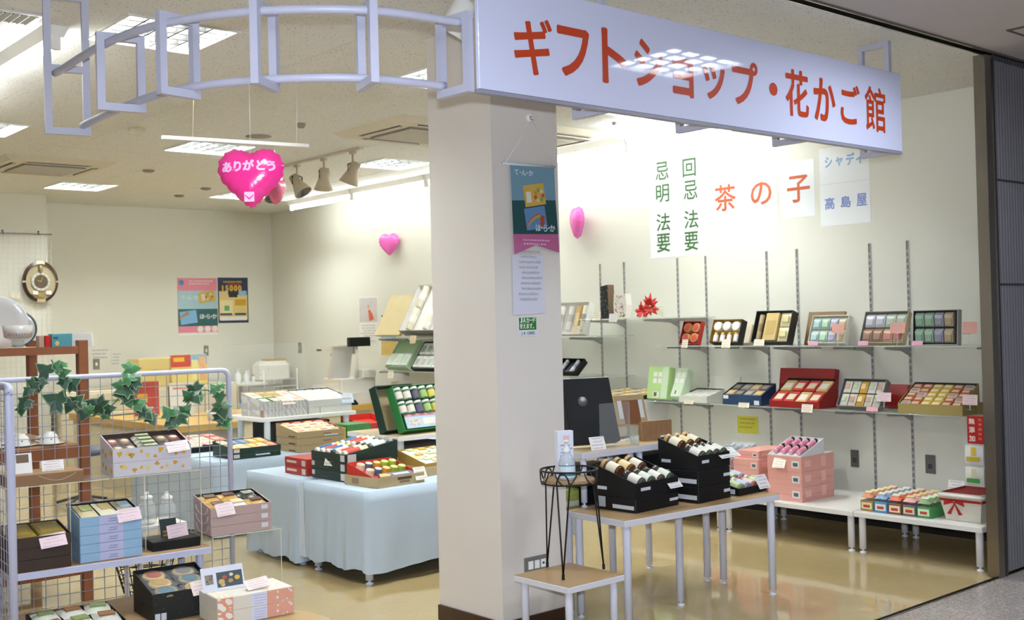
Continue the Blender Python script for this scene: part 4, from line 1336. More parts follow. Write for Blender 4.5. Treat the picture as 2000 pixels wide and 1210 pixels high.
# pink stacks
LB = mat('#d8dcdc', .5)
DKT = mat('#5a5a5c', .5)
def barcode(t, w, d, h):
    patch(t, [(w * .72, -.0008, h * .25), (w * .94, -.0008, h * .25), (w * .94, -.0008, h * .72), (w * .72, -.0008, h * .72)], LB)
    patch(t, [(w * .76, -.0014, h * .35), (w * .9, -.0014, h * .35), (w * .9, -.0014, h * .6), (w * .76, -.0014, h * .6)], DKT, 'print')
    fl_ = mat('#eab4a8', .5)
    patch(t, [(w + .0008, d * .6, h * .2), (w + .0008, d * .74, h * .2), (w + .0008, d * .74, h * .9), (w + .0008, d * .6, h * .9)], fl_, 'flower_print')
    patch(t, [(w + .0008, d * .1, h * .3), (w + .0008, d * .28, h * .3), (w + .0008, d * .28, h * .75), (w + .0008, d * .1, h * .75)], fl_, 'flower_print')
# the stack faces the camera with its left side (-x) as front
PQ = (5.835, 4.33, .241)
PW, PD, PH = .252, .35, .092
stack(2, PQ, -90, PW, PD, PH, SALMON, ['bottom salmon pink box of the front pink stack', 'middle salmon pink box of the front pink stack'], 'front pink box stack', marks=barcode)
s_ = tray('open salmon box of pink jellies on top of the front pink stack', (PQ[0], PQ[1], PQ[2] + 2 * PH), -90, PW, PD, PH, PH + .002, SALMON, OFFW, .02, marks=barcode)
WG = mat('#d7d6d6', .5)
PQ2 = (PQ[0] + .004, PQ[1] - .004, PQ[2] + 3 * PH - .004)
s_ = tray('white inner tray tilted in the open salmon box, filled with black-capped pink jars', PQ2, -90, PW - .008, PD - .1, .01, .10, WG, WG, .022)
fill(s_, 4, 2, 'jar', [(mat('#e9a6b4', .3), mat('#d8849c', .4), BLACKG, 'black-capped pink jelly jar in the tilted white tray')], 'black-capped pink jelly jars', .03, .12, area=(0, .05, 1, .95))
PQ3 = (5.86, 4.62, .241)
stack(3, PQ3, -90, .20, .34, .078, SALMON, ['lowest salmon box of the rear pink stack', 'second salmon box of the rear pink stack', 'third salmon box of the rear pink stack'], 'rear pink box stack', marks=barcode)
closed_box('small flat salmon box lying on top of the rear pink stack', (5.88, 4.60, .241 + 3 * .078), -90, .17, .32, .05, SALMON, marks=barcode)
PQ4 = (5.86, 4.86, .241)
stack(2, PQ4, -90, .20, .34, .078, SALMON, ['lower salmon box of the hindmost pink stack', 'upper salmon box of the hindmost pink stack'], 'hindmost pink box stack')
s_ = tray('white display box of small jars on the hindmost pink stack', (5.86, 4.86, .241 + 2 * .078), -90, .2, .3, .05, .14, WG, WG, .025)
fill(s_, 3, 2, 'jar', [(mat('#c9ccce', .3), mat('#9da3a4', .4), mat('#b9bcbc', .3), 'small clear jar in the white display box at the back')], 'clear jars in the white display box', .028, .12)
card((5.83, 4.83, .241 + 2 * .078 + .03), -80, .13, .06, CARDCREAM, 'cream price card on the white display box of clear jars', -50)
card((5.80, 4.27, .241 + 3 * .078 - .03), -84, .085, .065, CARDCREAM, 'cream price card on the open salmon box', -30)
# yellow carton with carrying handle
yc = thing('gift_carton', 'mustard yellow carton with a carrying handle behind the pink stacks', 'carton', TM((6.28, 4.54, .241), -90))
YCM = mat('#a8923a', .5)
ob('body', MB().bbox((0, 0, 0), (.26, .16, .24), YCM), yc)
mb = MB().prism([(.01, .241), (.04, .295), (.22, .295), (.25, .241), (.18, .241), (.17, .268), (.09, .268), (.08, .241)], YCM, 'y', .075, .085)
ob('handle', mb, yc)

# snack packs in open cartons
cols = (('#8d7a45', '#e0cf9a', 'olive and gold'), ('#3f86b5', '#d7d9c9', 'blue'), ('#7a4a30', '#dfcfb0', 'brown'), ('#5b5d6c', '#d9c58e', 'slate grey'), ('#3f8a4a', '#cfe0bb', 'green'))
sy = 3.67
for k, (c, c2, nm) in enumerate(cols):
    t = closed_box('%s snack carton in the row of five on the low white table' % nm, (5.825, sy - k * .089, .2415), -90, .083, .34, .06, mat(c, .4), 'row of snack cartons', 'carton', lidh=.06, name='snack_carton',
                   marks=lambda t, w, d, h, c2=c2: (patch(t, [(.008, -.001, .012), (w - .008, -.001, .012), (w - .008, -.001, .05), (.008, -.001, .05)], mat(c2, .4), 'front_print'), patch(t, [(.02, -.0016, .02), (w - .02, -.0016, .02), (w - .02, -.0016, .036), (.02, -.0016, .036)], mat('#b5402f', .4), 'print')))
    bag = mat(('#d98a6a', '#8aa3c0', '#d9694a', '#e3a7a0', '#7f9a6a')[k], .35)
    for j in range(5):
        goods('packet', TM((5.83 + .066 * j, sy - k * .089 - .004, .303), -90) @ Matrix.Rotation(math.radians(18), 4, 'X'), .075, .062, .04, bag, mat(c2, .4), '%s snack pouch lying in the %s carton' % (('orange', 'pale blue', 'red', 'pink', 'leaf green')[k], nm), 'packet', 'pouches in the %s carton' % nm)
c = card((6.19, 3.32, .34), -90, .1, .07, CARDWHITE, 'white price card standing behind the snack cartons', -8, stand=.098)

# basket with red ribbon
BK = mat('#cfc8b8', .6, var=.1, scale=60, bump=.3)
bk = thing('gift_basket', 'cream basket with red lining and a red ribbon bow on the low white table', 'basket', TM((5.985, 3.065, .2415), -90))
def ringbox(z, hx, hy): return [(-hx, -hy, z), (hx, -hy, z), (hx, hy, z), (-hx, hy, z)]
mb = MB()
r0, r1, r2, r3_ = ringbox(0, .098, .115), ringbox(.155, .125, .15), ringbox(.155, .117, .142), ringbox(.02, .09, .107)
vs = r0 + r1 + r2 + r3_
fs = [(3, 2, 1, 0)] + [(i, (i + 1) % 4, 4 + (i + 1) % 4, 4 + i) for i in range(4)] + [(4 + i, 4 + (i + 1) % 4, 8 + (i + 1) % 4, 8 + i) for i in range(4)]
mb.add(vs, fs, BK)
ob('weave', mb, bk)
LNG = mat('#7a1210', .8, bump=.3)
lb_ = MB().add(r2 + ringbox(.145, .112, .137), [(i, (i + 1) % 4, 4 + (i + 1) % 4, 4 + i) for i in range(4)] + [(4, 5, 6, 7)], LNG)
ob('lining', lb_, bk)
tr_ = MB()
for k in range(4):
    a, b = ringbox(.128, .123, .148)[k], ringbox(.128, .123, .148)[(k + 1) % 4]
    n = 12
    tr_.tube([(a[0] + (b[0] - a[0]) * q / n, a[1] + (b[1] - a[1]) * q / n, .14 + .004 * math.sin(q * PI)) for q in range(n + 1)], .009, mat('#e0dace', .7), 6)
ob('rim_braid', tr_, bk)
RB = mat('#9c1513', .5)
rbm = MB()
for k in range(4):
    a, b = ringbox(.112, .119, .143)[k], ringbox(.112, .119, .143)[(k + 1) % 4]
    n = Vector((b[1] - a[1], a[0] - b[0], 0)).normalized() * .002
    rbm.add([(a[0] + n.x, a[1] + n.y, .108), (b[0] + n.x, b[1] + n.y, .108), (b[0] + n.x, b[1] + n.y, .122), (a[0] + n.x, a[1] + n.y, .122)], [(0, 1, 2, 3)], RB)
ob('ribbon', rbm, bk)
bw_ = MB()
for s in (-1, 1):
    bw_.add([(-.03, -.148, .105), (-.03 + s * .055, -.16, .118), (-.03 + s * .06, -.156, .085), (-.03 + s * .02, -.152, .098)], [(0, 1, 2, 3)], RB)
    bw_.add([(-.03, -.149, .102), (-.03 + s * .045, -.149, .04), (-.03 + s * .022, -.149, .036), (-.03 - s * .004, -.149, .1)], [(0, 1, 2, 3)], RB)
bw_.M = Matrix.Translation((-.03, -.15, .098)); bw_.lathe([(.001, .0), (.01, .004), (.01, .012), (.001, .016)], RB, 8)
ob('bow', bw_, bk)

# red vertical tag and hanging snack sheet near the shutter
q = ((6.24, 3.218, 0.624), (6.24, 3.117, 0.631), (6.24, 3.164, 0.784))
o = thing('shelf_tag', 'red vertical tag reading 無添加 hanging from the lower glass shelf', 'tag', TM((6.24, q[0][1], q[0][2]), -90))
tw, thh = q[0][1] - q[1][1], q[2][2] - q[0][2]
ob('sheet', MB().bbox((0, -.001, 0), (tw, .001, thh), mat('#b01c18', .4), .001), o)
mb = MB()
for k, ch in enumerate('無添加'):
    text_fit(mb, ch, tw * .1, tw * .46, thh * (.70 - k * .31), thh * (.92 - k * .31), mat('#f0d9d0', .5, var=0), .03, -.002)
for k, ch in enumerate('化学調味料'):
    text_fit(mb, ch, tw * .66, tw * .86, thh * (.82 - k * .17), thh * (.92 - k * .17), mat('#e59c90', .5, var=0), .0, -.002)
ob('lettering', mb, o)
q = ((6.3, 3.267, 0.242), (6.3, 3.107, 0.259), (6.3, 3.181, 0.619))
o = thing('snack_strip', 'hanging clear strip of white and yellow snack bags beside the shutter', 'snack strip', TM((6.30, q[0][1], q[0][2]), -90))
tw, thh = .25, q[2][2] - q[0][2]
ob('backing', MB().box((0, 0, 0), (tw, .002, thh), mat('#d9d9d2', .4)), o)
for k in range(3):
    for i in range(2):
        goods_m = cached(('strip', k), lambda k=k: pillow(.11, thh * .29, .03, mat(('#dcdcd6', '#e3e0d2', '#e6e6e0')[k], .25)).mesh('snack_bag'))
        b_ = ob('snack_bag', goods_m, o, Matrix.Translation((.008 + i * .12, -.004, thh * (.02 + k * .33))) @ Matrix.Rotation(PI / 2, 4, 'X'))
        mb = MB()
        mb.quad([(.015, .02, .03), (.095, .02, .03), (.095, .045, .03), (.015, .045, .03)], mat(('#7a5a3a', '#4a9a4a', '#c7b23a')[(k + i) % 3], .4))
        mb.quad([(.045, .05, .03), (.075, .05, .03), (.075, thh * .27, .03), (.045, thh * .27, .03)], mat(('#d8c23a', '#d9d2b0', '#e0c04a')[(k + i) % 3], .4))
        ob('bag_print', mb, b_)

# ------------------------------------------------------------------ two-tier tables at the front
TZ = .5
WT = mat('#a98a5e', .4, var=.16, scale=4)
WT2 = mat('#c6ab7e', .4, var=.1, scale=4)
table('display_table', 'lower wood-topped table with white legs at the front, carrying black jar boxes', (3.625, 3.465, 0), -3.4, 1.06, .385, TZ, [(.035, .03), (1.02, .03), (.035, .355), (1.02, .355), (.53, .19)], WT, EDGEM, LEGM, .0185, .03, 'front two-tier tables')
table('display_table', 'second lower wood-topped table with white legs behind the front one', (3.645, 3.86, 0), -2.0, 1.04, .49, TZ, [(.035, .03), (1.005, .03), (.035, .455), (1.005, .455), (.52, .24)], WT, EDGEM, LEGM, .0185, .03, 'front two-tier tables')
UZ = .765
table('riser_table', 'left raised shelf table with black leaning box, on the lower front tables', (3.735, 3.835, TZ + .0005), -2.0, .375, .27, UZ - TZ, [(.03, .03), (.345, .03), (.03, .24), (.345, .24)], WT2, EDGEM, LEGM, .0155, .032, 'raised shelf tables')
table('riser_table', 'right raised shelf table with the brown framed box, on the lower front tables', (4.113, 3.822, TZ + .0005), -2.0, .40, .27, UZ - TZ, [(.03, .03), (.37, .03), (.03, .24), (.37, .24)], WT2, EDGEM, LEGM, .0155, .032, 'raised shelf tables')
STK = mat('#c9cbcf', .45)
def stickers_a(t, w, d, h):
    patch(t, [(w * .12, -.001, h * .45), (w * .34, -.001, h * .45), (w * .34, -.001, h * .66), (w * .12, -.001, h * .66)], STK)
    patch(t, [(-.001, d * .92, h * .4), (-.001, d * .68, h * .4), (-.001, d * .68, h * .62), (-.001, d * .92, h * .62)], STK)
def stickers_b(t, w, d, h):
    patch(t, [(w * .78, -.001, h * .4), (w * .98, -.001, h * .4), (w * .98, -.001, h * .6), (w * .78, -.001, h * .6)], STK)
    patch(t, [(-.001, d * .55, h * .2), (-.001, d * .04, h * .2), (-.001, d * .04, h * .48), (-.001, d * .55, h * .48)], STK)
    patch(t, [(-.001, d * .93, h * .2), (-.001, d * .72, h * .2), (-.001, d * .72, h * .95), (-.001, d * .93, h * .95)], mat('#a9acae', .5))
def rows_jars(s_, who, g):
    M, w, L = s_
    caps = mat('#3a3634', .3)
    sp = [(mat('#5a3a24', .15), mat('#e2d8bd', .4), mat('#b9975a', .35), 'brown jar with cream label and gold cap in the %s' % who), (mat('#6a4a2a', .15), mat('#dfc58a', .4), mat('#b9975a', .35), 'brown jar with golden label and gold cap in the %s' % who),
          (mat('#4a4340', .15), mat('#e6dfd2', .4), caps, 'dark-capped jar with a white label in the %s' % who), (mat('#3f4a3a', .15), mat('#d8dccb', .4), caps, 'dark-capped jar with a pale green label in the %s' % who)]
    fill(s_, 3, 1, 'jar', sp, g, .062, .1, area=(0, .52, .82, 1), pick=lambda i, j: i % 2, cat='jar')
    fill(s_, 4, 1, 'jar', sp, g, .052, .1, area=(.06, 0, 1, .5), pick=lambda i, j: 2 + i % 2, cat='jar')
closed_box('black carton under the jar box, nearest on the front table', (3.79, 3.552, TZ + .001), 3, .318, .255, .065, BLACK, 'black jar boxes', marks=stickers_b, lidh=.0652)
s_ = tray('nearest black box of jars on the front table, open and slanted', (3.79, 3.552, TZ + .067), 3, .318, .255, .07, .145, BLACK, BLACKG, .035, marks=stickers_a, group=None)
rows_jars(s_, 'nearest black jar box', 'jars in the nearest black box')
card((4.025, 3.545, .588), 3, .095, .07, CARDWHITE, 'white price card on the nearest black jar box', -42)
J2 = (4.184, 3.504, 0.5, 0, 0.233)
for k, nm in enumerate(('lowest black carton under the taller jar box', 'second black carton under the taller jar box')):
    closed_box(nm, (J2[0], J2[1] + .005, TZ + .001 + k * .078), 3, .26, .24, .077, BLACK, 'black jar boxes', marks=stickers_b, lidh=.0772)
s_ = tray('taller black box of jars behind the nearest one, open and slanted', (J2[0], J2[1] + .005, TZ + .158), 3, .26, .24, .07, .145, BLACK, BLACKG, .035, marks=stickers_a)
rows_jars(s_, 'taller black jar box', 'jars in the taller black box')
card((J2[0] + .17, J2[1] - .006, TZ + .20), 3, .16, .07, CARDWHITE, 'white price card on the taller black jar box', -55)
J3 = (4.492, 3.498, 0.5, 0, 0.252, 0.067, 0.051, 0.088)
s_ = tray('low black box of coloured jars at the right end of the front table', (J3[0], J3[1] + .01, TZ + .001), 2, .235, .24, .035, .085, BLACK, BLACKG, .03, marks=lambda t, w, d, h: patch(t, [(-.001, d * .8, .006), (-.001, d * .1, .006), (-.001, d * .1, .03), (-.001, d * .8, .03)], STK))
fill(s_, 4, 2, 'jar', [(mat('#8d8f60', .3), mat('#c6d59a', .4), mat('#d8d2c6', .3), 'green-labelled jar in the low black box'), (mat('#8d8fa0', .3), mat('#b8c0d9', .4), mat('#d8d2c6', .3), 'lilac-labelled jar in the low black box'), (mat('#a0605a', .3), mat('#e0c5b4', .4), mat('#b33a3a', .3), 'red-capped jar in the low black box')], 'jars in the low black box', .05, .1)
card((J3[0] + .15, J3[1] - .004, TZ + .018), 2, .095, .075, CARDWHITE, 'white price card leaning on the low black box', -30)
# teal box behind
TB = mat('#12333c', .45)
closed_box('dark carton on the second front table below the teal gift box', (4.33, 4.105, TZ + .001), -2, .30, .24, .14, BLACK, lidh=.1402)
s_ = tray('dark teal box of wrapped cakes behind the black jar boxes', (4.33, 4.105, TZ + .143), -2, .30, .24, .05, .10, TB, TB, .03, marks=lambda t, w, d, h: patch(t, [(w * .6, -.001, .004), (w * .9, -.001, .004), (w * .9, -.001, .04), (w * .6, -.001, .04)], mat('#5f6a6c', .5)))
fill(s_, 4, 2, 'packet', [(mat('#c9b98f', .3), mat('#a8783c', .4), None, 'tan wrapped cake in the dark teal box'), (mat('#8a6a4a', .3), mat('#d9cba8', .4), None, 'brown wrapped cake in the dark teal box')], 'cakes in the dark teal box', .03, .1, pick=lambda i, j: (i + j) % 2)
# cartons stored under the raised shelf
for (x, y, w, d, h, c, lb) in ((3.78, 3.89, .20, .14, .19, '#14161a', 'black carton stored under the left raised shelf'), (3.995, 3.89, .05, .14, .16, '#c2502a', 'narrow orange carton between the raised shelf legs'), (4.17, 3.88, .25, .14, .20, '#131417', 'black carton stored under the right raised shelf')):
    closed_box(lb, (x, y, TZ + .001), -2, w, d, h, mat(c, .45), 'cartons under the raised shelves', 'carton', name='carton', lidh=h + .0002)
closed_box('yellow-green tea carton lying under the left raised shelf by the column', (3.66, 3.905, TZ + .001), -2, .11, .09, .085, mat('#8f9a4a', .5, var=.3, scale=40), cat='carton', name='carton', lidh=.0852, marks=lambda t, w, d, h: patch(t, [(w * .1, -.001, .006), (w * .95, -.001, .006), (w * .95, -.001, .03), (w * .1, -.001, .03)], mat('#b9b9a8', .5)))

# goods on the raised shelf
lt = thing('display_box', 'tall glossy black gift box leaning back beside the column, silver emblem on front', 'gift box', TM((3.79, 3.965, UZ + .028), -18) @ Matrix.Rotation(math.radians(70), 4, 'X'))
ob('body', MB().bbox((0, 0, -.055), (.27, .33, 0), mat('#141415', .55, spec=.25), .003), lt)
ob('white_edge', MB().box((0, .3302, -.054), (.27, .332, -.004), mat('#e6e8ea', .4)), lt)
mb = MB(); mb.M = Matrix.Translation((.10, .21, .0005))
mb.lathe([(.001, .0012), (.024, .0008), (.026, .0002)], mat('#5a5a58', .3, metal=.6), 20, cap=False)
ob('emblem', mb, lt)
o = ob('acrylic_stand', MB().box((0, 0, 0), (.20, .003, .22), ACRYL).box((0, .0035, 0), (.2, .04, .003), ACRYL).prism([(.0035, .003), (.035, .003), (.0035, .2)], ACRYL, 'x', .197, .2), None, TM((3.88, 3.86, UZ + .0006), -4))
tag(o, 'clear acrylic stand in front of the tall black gift box', 'stand')
card((3.815, 3.856, UZ + .001), -8, .09, .065, CARDWHITE, 'white handwritten card in front of the acrylic stand', -20)
fb = thing('display_box', 'kraft framed gift box with a brown wooden panel leaning on the raised shelf', 'gift box', TM((4.185, 4.03, UZ + .085), -14) @ Matrix.Rotation(math.radians(74), 4, 'X'))
ob('frame', MB().bbox((0, 0, -.05), (.185, .155, 0), mat('#a88f66', .6), .003), fb)
ob('wood_panel', MB().box((.045, .0, .0004), (.14, .125, .004), mat('#7a4722', .45, var=.15, scale=20)), fb)
for x in (.016, .144):
    ob('white_slot', MB().box((x, .03, .0004), (x + .024, .125, .0014), mat('#cfcfcb', .5)), fb)
# clear block that lifts the kraft box
o = ob('acrylic_riser', MB().box((0, 0, 0), (.17, .003, .075), ACRYL).box((0, .055, 0), (.17, .058, .075), ACRYL).box((0, 0, .0752), (.17, .058, .078), ACRYL), None, TM((4.19, 3.985, UZ + .0006), -14))
tag(o, 'clear acrylic riser under the kraft framed gift box', 'riser')
wb_ = thing('wooden_crate', 'light brown slatted box standing beside the kraft framed gift box', 'box', TM((4.255, 3.93, UZ + .001), -8))
for k in range(6):
    ob('slat', MB().bbox((k * .0335, 0, 0), (k * .0335 + .0325, .02, .10), mat('#8d6a46', .6, var=.2, scale=30), .002), wb_)
ob('cover_plate', MB().box((0, .0205, .004), (.20, .03, .096), mat('#7d5c3c', .6)), wb_)
for k, (x, y) in enumerate(((4.118, 3.872), (4.147, 3.868), (4.33, 3.858), (4.362, 3.856))):
    g_ = thing('glass_vial', 'tiny clear glass on the raised shelf before the brown boxes', 'glass', TM((x, y, UZ + .0006)), 'tiny clear glasses')
    ob('cup', MB().lathe([(.001, 0), (.011, 0), (.0125, .045 if k < 2 else .03), (.0105, .045 if k < 2 else .03), (.0095, .004), (.001, .004)], GLASSM, 12, cap=False), g_)

# small square table and wire plant stand by the column
table('side_table', 'small square wood-topped table with white legs in front of the column', (3.172, 3.362, 0), 0, .335, .345, .30, [(.035, .035), (.30, .035), (.035, .31), (.30, .31)], WT, EDGEM, LEGM, .0165, .026)
WIRE = mat('#23241f', .4, metal=.5)
ps = thing('plant_stand', 'black wire plant stand on the small square table beside the column', 'plant stand', TM((3.385, 3.565, .301)))
FT = [(-.131, -.087), (-.01, .144), (.13, -.069)]
RIM, RIMZ, LOWR, LOWZ = .125, 0.445, .118, 0.389
circ = lambda r, z, n=28: [(r * math.cos(2 * PI * k / n), r * math.sin(2 * PI * k / n), z) for k in range(n)]
ob('rim_ring', MB().tube(circ(RIM, RIMZ), .0042, WIRE, 6, True), ps)
ob('lower_ring', MB().tube(circ(LOWR, LOWZ), .0042, WIRE, 6, True), ps)
for fx, fy in FT:
    a = math.atan2(fy, fx)
    mb = MB()
    pts = []
    for s in (-1, 1):
        b = a + s * .24
        pts.append([(fx, fy, .012), (LOWR * math.cos(b), LOWR * math.sin(b), LOWZ)])
    arch = [(RIM * .99 * math.cos(a + t * .24), RIM * .99 * math.sin(a + t * .24), LOWZ + (RIMZ - LOWZ) * (.92 * math.cos(t * PI / 2) ** .6 if abs(t) < 1 else 0)) for t in [-1 + k / 6 for k in range(13)]]
    mb.tube(pts[0] + arch[0:] + pts[1][::-1], .0036, WIRE, 6)
    ob('hairpin_leg', mb, ps)
    ob('foot', MB().cyl((fx, fy, 0), .0065, .022, WIRE, 8), ps)
for k in range(6):
    a0, a1 = k * PI / 3 + .3, k * PI / 3 + 1.1
    ob('scroll', MB().tube([(RIM * math.cos(a0 + (a1 - a0) * t), RIM * math.sin(a0 + (a1 - a0) * t), RIMZ - (RIMZ - LOWZ) * math.sin(PI * t) ** .7) for t in [j / 12 for j in range(13)]], .0032, WIRE, 6), ps)
ob('disc', MB().cyl((0, 0, LOWZ + .0045), .112, .012, mat('#a9855a', .5, var=.15, scale=10), 24), ps)
bz = .301 + LOWZ + .017
pb_ = thing('sanitiser_bottle', 'clear pump bottle of hand sanitiser on the wire plant stand', 'bottle', TM((3.355, 3.545, bz)))
ob('body', MB().lathe([(.001, 0), (.032, .0), (.036, .006), (.036, .075), (.026, .10), (.014, .112), (.014, .12)], mat('#cfd6de', .15, alpha=.75, var=0), 18), pb_)
ob('label', MB().lathe([(.0365, .012), (.0365, .066)], mat('#d9e1e6', .4), 18, cap=False), pb_)
ob('label_band', MB().lathe([(.037, .018), (.037, .03)], mat('#3f7f93', .4), 18, cap=False).lathe([(.037, .06), (.037, .065)], mat('#4d87a8', .4), 18, cap=False), pb_)
ob('pump', MB().lathe([(.016, .12), (.016, .135), (.007, .137), (.006, .16), (.012, .162), (.012, .17), (.001, .171)], WHITE, 12).tube([(0, 0, .165), (-.03, -.012, .163), (-.038, -.014, .155)], .004, WHITE, 6), pb_)
sbx = thing('sanitiser_box', 'tall white carton behind the hand sanitiser bottle on the plant stand', 'carton', TM((3.388, 3.588, bz), -18))
ob('body', MB().bbox((-.038, -.008, 0), (.038, .028, .205), mat('#dfe0ea', .45), .002), sbx)
ob('window_print', MB().quad([(-.012, -.0088, .16), (.018, -.0088, .16), (.018, -.0088, .185), (-.012, -.0088, .185)], mat('#e2c3b8', .5)), sbx)
sc = MB(); scribble(sc, .07, .06, mat('#8a93b0', .5, var=0), 4, -.0088, 4, -.035, .09)
ob('print', sc, sbx)

# ------------------------------------------------------------------ goods on shelves left end of the long wall
glass_shelf('glass shelf seen just right of the column, holding the white towel set', 6.18, 6.12, 7.5, 1.262, (6.495, 7.2))
glass_shelf('lower glass shelf just right of the column, holding the black tray and white lid', 6.18, 6.12, 7.5, .945, (6.495, 7.2))
glass_shelf('glass shelf left of the column, holding the tan lid and towel box', 6.18, 8.05, 9.35, 1.262, (8.2, 9.2))
glass_shelf('lower glass shelf left of the column, holding the green boxes', 6.18, 8.05, 9.35, .945, (8.2, 9.2))
TOW = mat('#dcd3bb', .9, var=.1, scale=30, bump=.3)
TOW2 = mat('#e6e2da', .9, var=.08, scale=30, bump=.3)
lid_tan = mat('#d6c391', .55)
P = (6.22, 6.636, 1.282, -90, 0.363, 0.269, 72.011)
s_ = lean_tray('white gift box of pale towels under film, right of the column', (P[0], P[1] + .075, P[2]), P[3], P[4], P[5], P[6], WHITE, WHITE, T=.06, rec=.04, film=True)
fill(s_, 2, 1, 'towel', [(TOW2, mat('#b9b9b0', .6), None, 'white rolled towel in the box right of the column')], 'white towels right of the column', .045, .1, area=(0, .05, .6, .95), cat='towel')
fill(s_, 1, 1, 'block', [(mat('#c19b4a', .4), mat('#dcc58c', .5), None, 'gold packet beside the towels right of the column')], None, .035, .1, area=(.62, .05, .78, .95))
fill(s_, 1, 1, 'towel', [(TOW, mat('#8d8d88', .6), None, 'cream rolled towel at the right of the box right of the column')], None, .045, .1, area=(.8, .05, 1, .95), cat='towel')
o = ob('box_lid', MB().bbox((0, 0, -.05), (.4, .30, 0), WHITE), None, TM((6.46, 7.78, 1.285), -90) @ Matrix.Rotation(math.radians(68), 4, 'X'))
tag(o, 'white box lid leaning behind the towel box right of the column', 'box lid')
P = (6.3, 6.575, 0.991, -90, 0.246, 0.259, 65.643)
o = thing('gift_box', 'white closed gift box with a small blue mark leaning right of the column', 'gift box', TM((6.30, 7.33, 1.0), -90) @ Matrix.Rotation(math.radians(62), 4, 'X'))
ob('body', MB().bbox((0, 0, -.05), (.42, .21, 0), mat('#d3cfc9', .5), .003), o)
ob('mark', MB().quad([(.2, .15, .001), (.24, .15, .001), (.25, .19, .001), (.21, .19, .001)], mat('#86aac8', .5)), o)
P = (6.2, 6.656, 0.983, -90, 0.267, 0.15, 41.83)
s_ = lean_tray('black tray of white and blue towels on the lower shelf right of the column', (P[0], P[1] + .04, P[2]), P[3], P[4], P[5], P[6], BLACK, BLACK, T=.05, rec=.035)
fill(s_, 2, 2, 'towel', [(TOW2, mat('#b9c4da', .6), None, 'white towel with a blue band in the black tray'), (mat('#c3cbdb', .9), mat('#e2e2e2', .6), None, 'pale blue towel in the black tray')], 'towels in the black tray', .032, .08, cat='towel')
for (p, lb) in (((6.17, 6.19, 1.383), 'cream price card on the edge of the shelf with the towel set'), ((6.14, 5.984, 1.369), 'white price card on the edge of the high glass shelf'), ((6.17, 6.423, 1.281), 'cream price card below the white towel box'), ((6.17, 6.532, 0.865), 'cream price card below the black towel tray')):
    card(p, -90, .085, .065, CARDCREAM if 'cream' in lb else CARDWHITE, lb, -8)
# tall dark bag box and dotted bag on the high glass shelf
q = (6.2, 6.124, 1.401)
o = thing('gift_bag', 'tall black gift bag printed with pale blossoms on the high glass shelf', 'gift bag', TM((6.2, q[1], 1.396), -90))
ob('body', MB().prism([(0, 0), (.085, 0), (.075, .26), (.0, .25)], spotted('#1a1716', '#7fb0b8', 60, .22), 'y', 0, .07), o)
ob('bag_side', MB().quad([(.0855, 0, 0), (.0855, .07, 0), (.0755, .07, .26), (.0755, 0, .26)], mat('#6d5840', .6)), o)
q = (6.2, 5.982, 1.395)
o = thing('paper_bag', 'white paper bag with red, yellow and grey dots on the high glass shelf', 'paper bag', TM((6.2, q[1], 1.396), -90))
DOT = [mat(c, .5, var=0) for c in ('#c03a35', '#d2a640', '#8f9aa8', '#b9a5a0')]
ob('body', MB().prism([(0, 0), (.12, 0), (.13, .1), (.12, .185), (.0, .19), (-.008, .1)], mat('#e6e2d6', .6), 'y', 0, .06), o)
mb = MB(); rn = random.Random(9)
for k in range(38):
    x, z, r = rn.uniform(.008, .112), rn.uniform(.012, .175), rn.uniform(.004, .009)
    mb.add([(x + r * math.cos(a * PI / 4), -.0008, z + r * math.sin(a * PI / 4)) for a in range(8)], [tuple(range(8))], DOT[k % 4])
ob('dot_print', mb, o)
# black tray on a white carton, low
P = (6.15, 6.186, 0.8, -90, 0.451, 0.164, 0.08, 0.151)
closed_box('broad white carton on the shelf below the black tray, behind the tall black box', (6.15, P[1], .62), -90, P[4], .36, .165, mat('#d5d2cc', .5), cat='carton', name='carton')
glass_shelf('glass shelf under the broad white carton', 6.13, 5.85, 6.65, .619, (6.495, 6.225))
s_ = tray('black tray of wrapped sweets on the broad white carton', (6.15, P[1], .786), -90, P[4], .3, .012, .06, BLACK, BLACK, .012)
fill(s_, 5, 3, 'packet', [(mat('#d6ccb4', .4), mat('#a08a58', .5), None, 'cream wrapped sweet in the black tray on the white carton'), (mat('#c9a95e', .4), mat('#e3d7b2', .5), None, 'gold wrapped sweet in the black tray on the white carton')], 'sweets on the white carton', .022, .1)

# ---- just left of the column
P = (6.24, 9.04, 1.271, -90, 0.373, 0.488, 74.69)
o = ob('box_lid', MB().bbox((0, 0, -.03), (.42, .44, 0), lid_tan), None, TM((6.22, 9.28, 1.29), -90) @ Matrix.Rotation(math.radians(62), 4, 'X'))
tag(o, 'tan box lid leaning on the shelf left of the column, beside the towel box', 'box lid')
M_ = TM((6.19, 8.80, 1.33), -90)
s_ = lean_tray('grey-sided gift box of cream towels under film, left of the column', (6.19, 8.83, 1.33), -90, .55, .50, 60, mat('#77736e', .5), WHITE, T=.10, rec=.05, film=True)
fill(s_, 2, 2, 'towel', [(TOW, mat('#e9e4d8', .6), None, 'cream folded towel in the grey-sided box'), (TOW2, mat('#d9cfb8', .6), None, 'white folded towel in the grey-sided box')], 'towels in the grey-sided box', .07, .06, cat='towel')
LG2 = mat('#a9c59c', .45)
s_ = lean_tray('pale green gift box half covered by film, leaning left of the column', (6.21, 9.1, .985), -90, .36, .31, 55, LG2, LG2, T=.06, rec=.02)
fill(s_, 3, 1, 'block', [(mat('#dfe6dc', .3), mat('#c3d5bb', .5), None, 'white packet in the pale green gift box')], 'white packets in the pale green box', .028, .08, area=(0, 0, 1, .5))
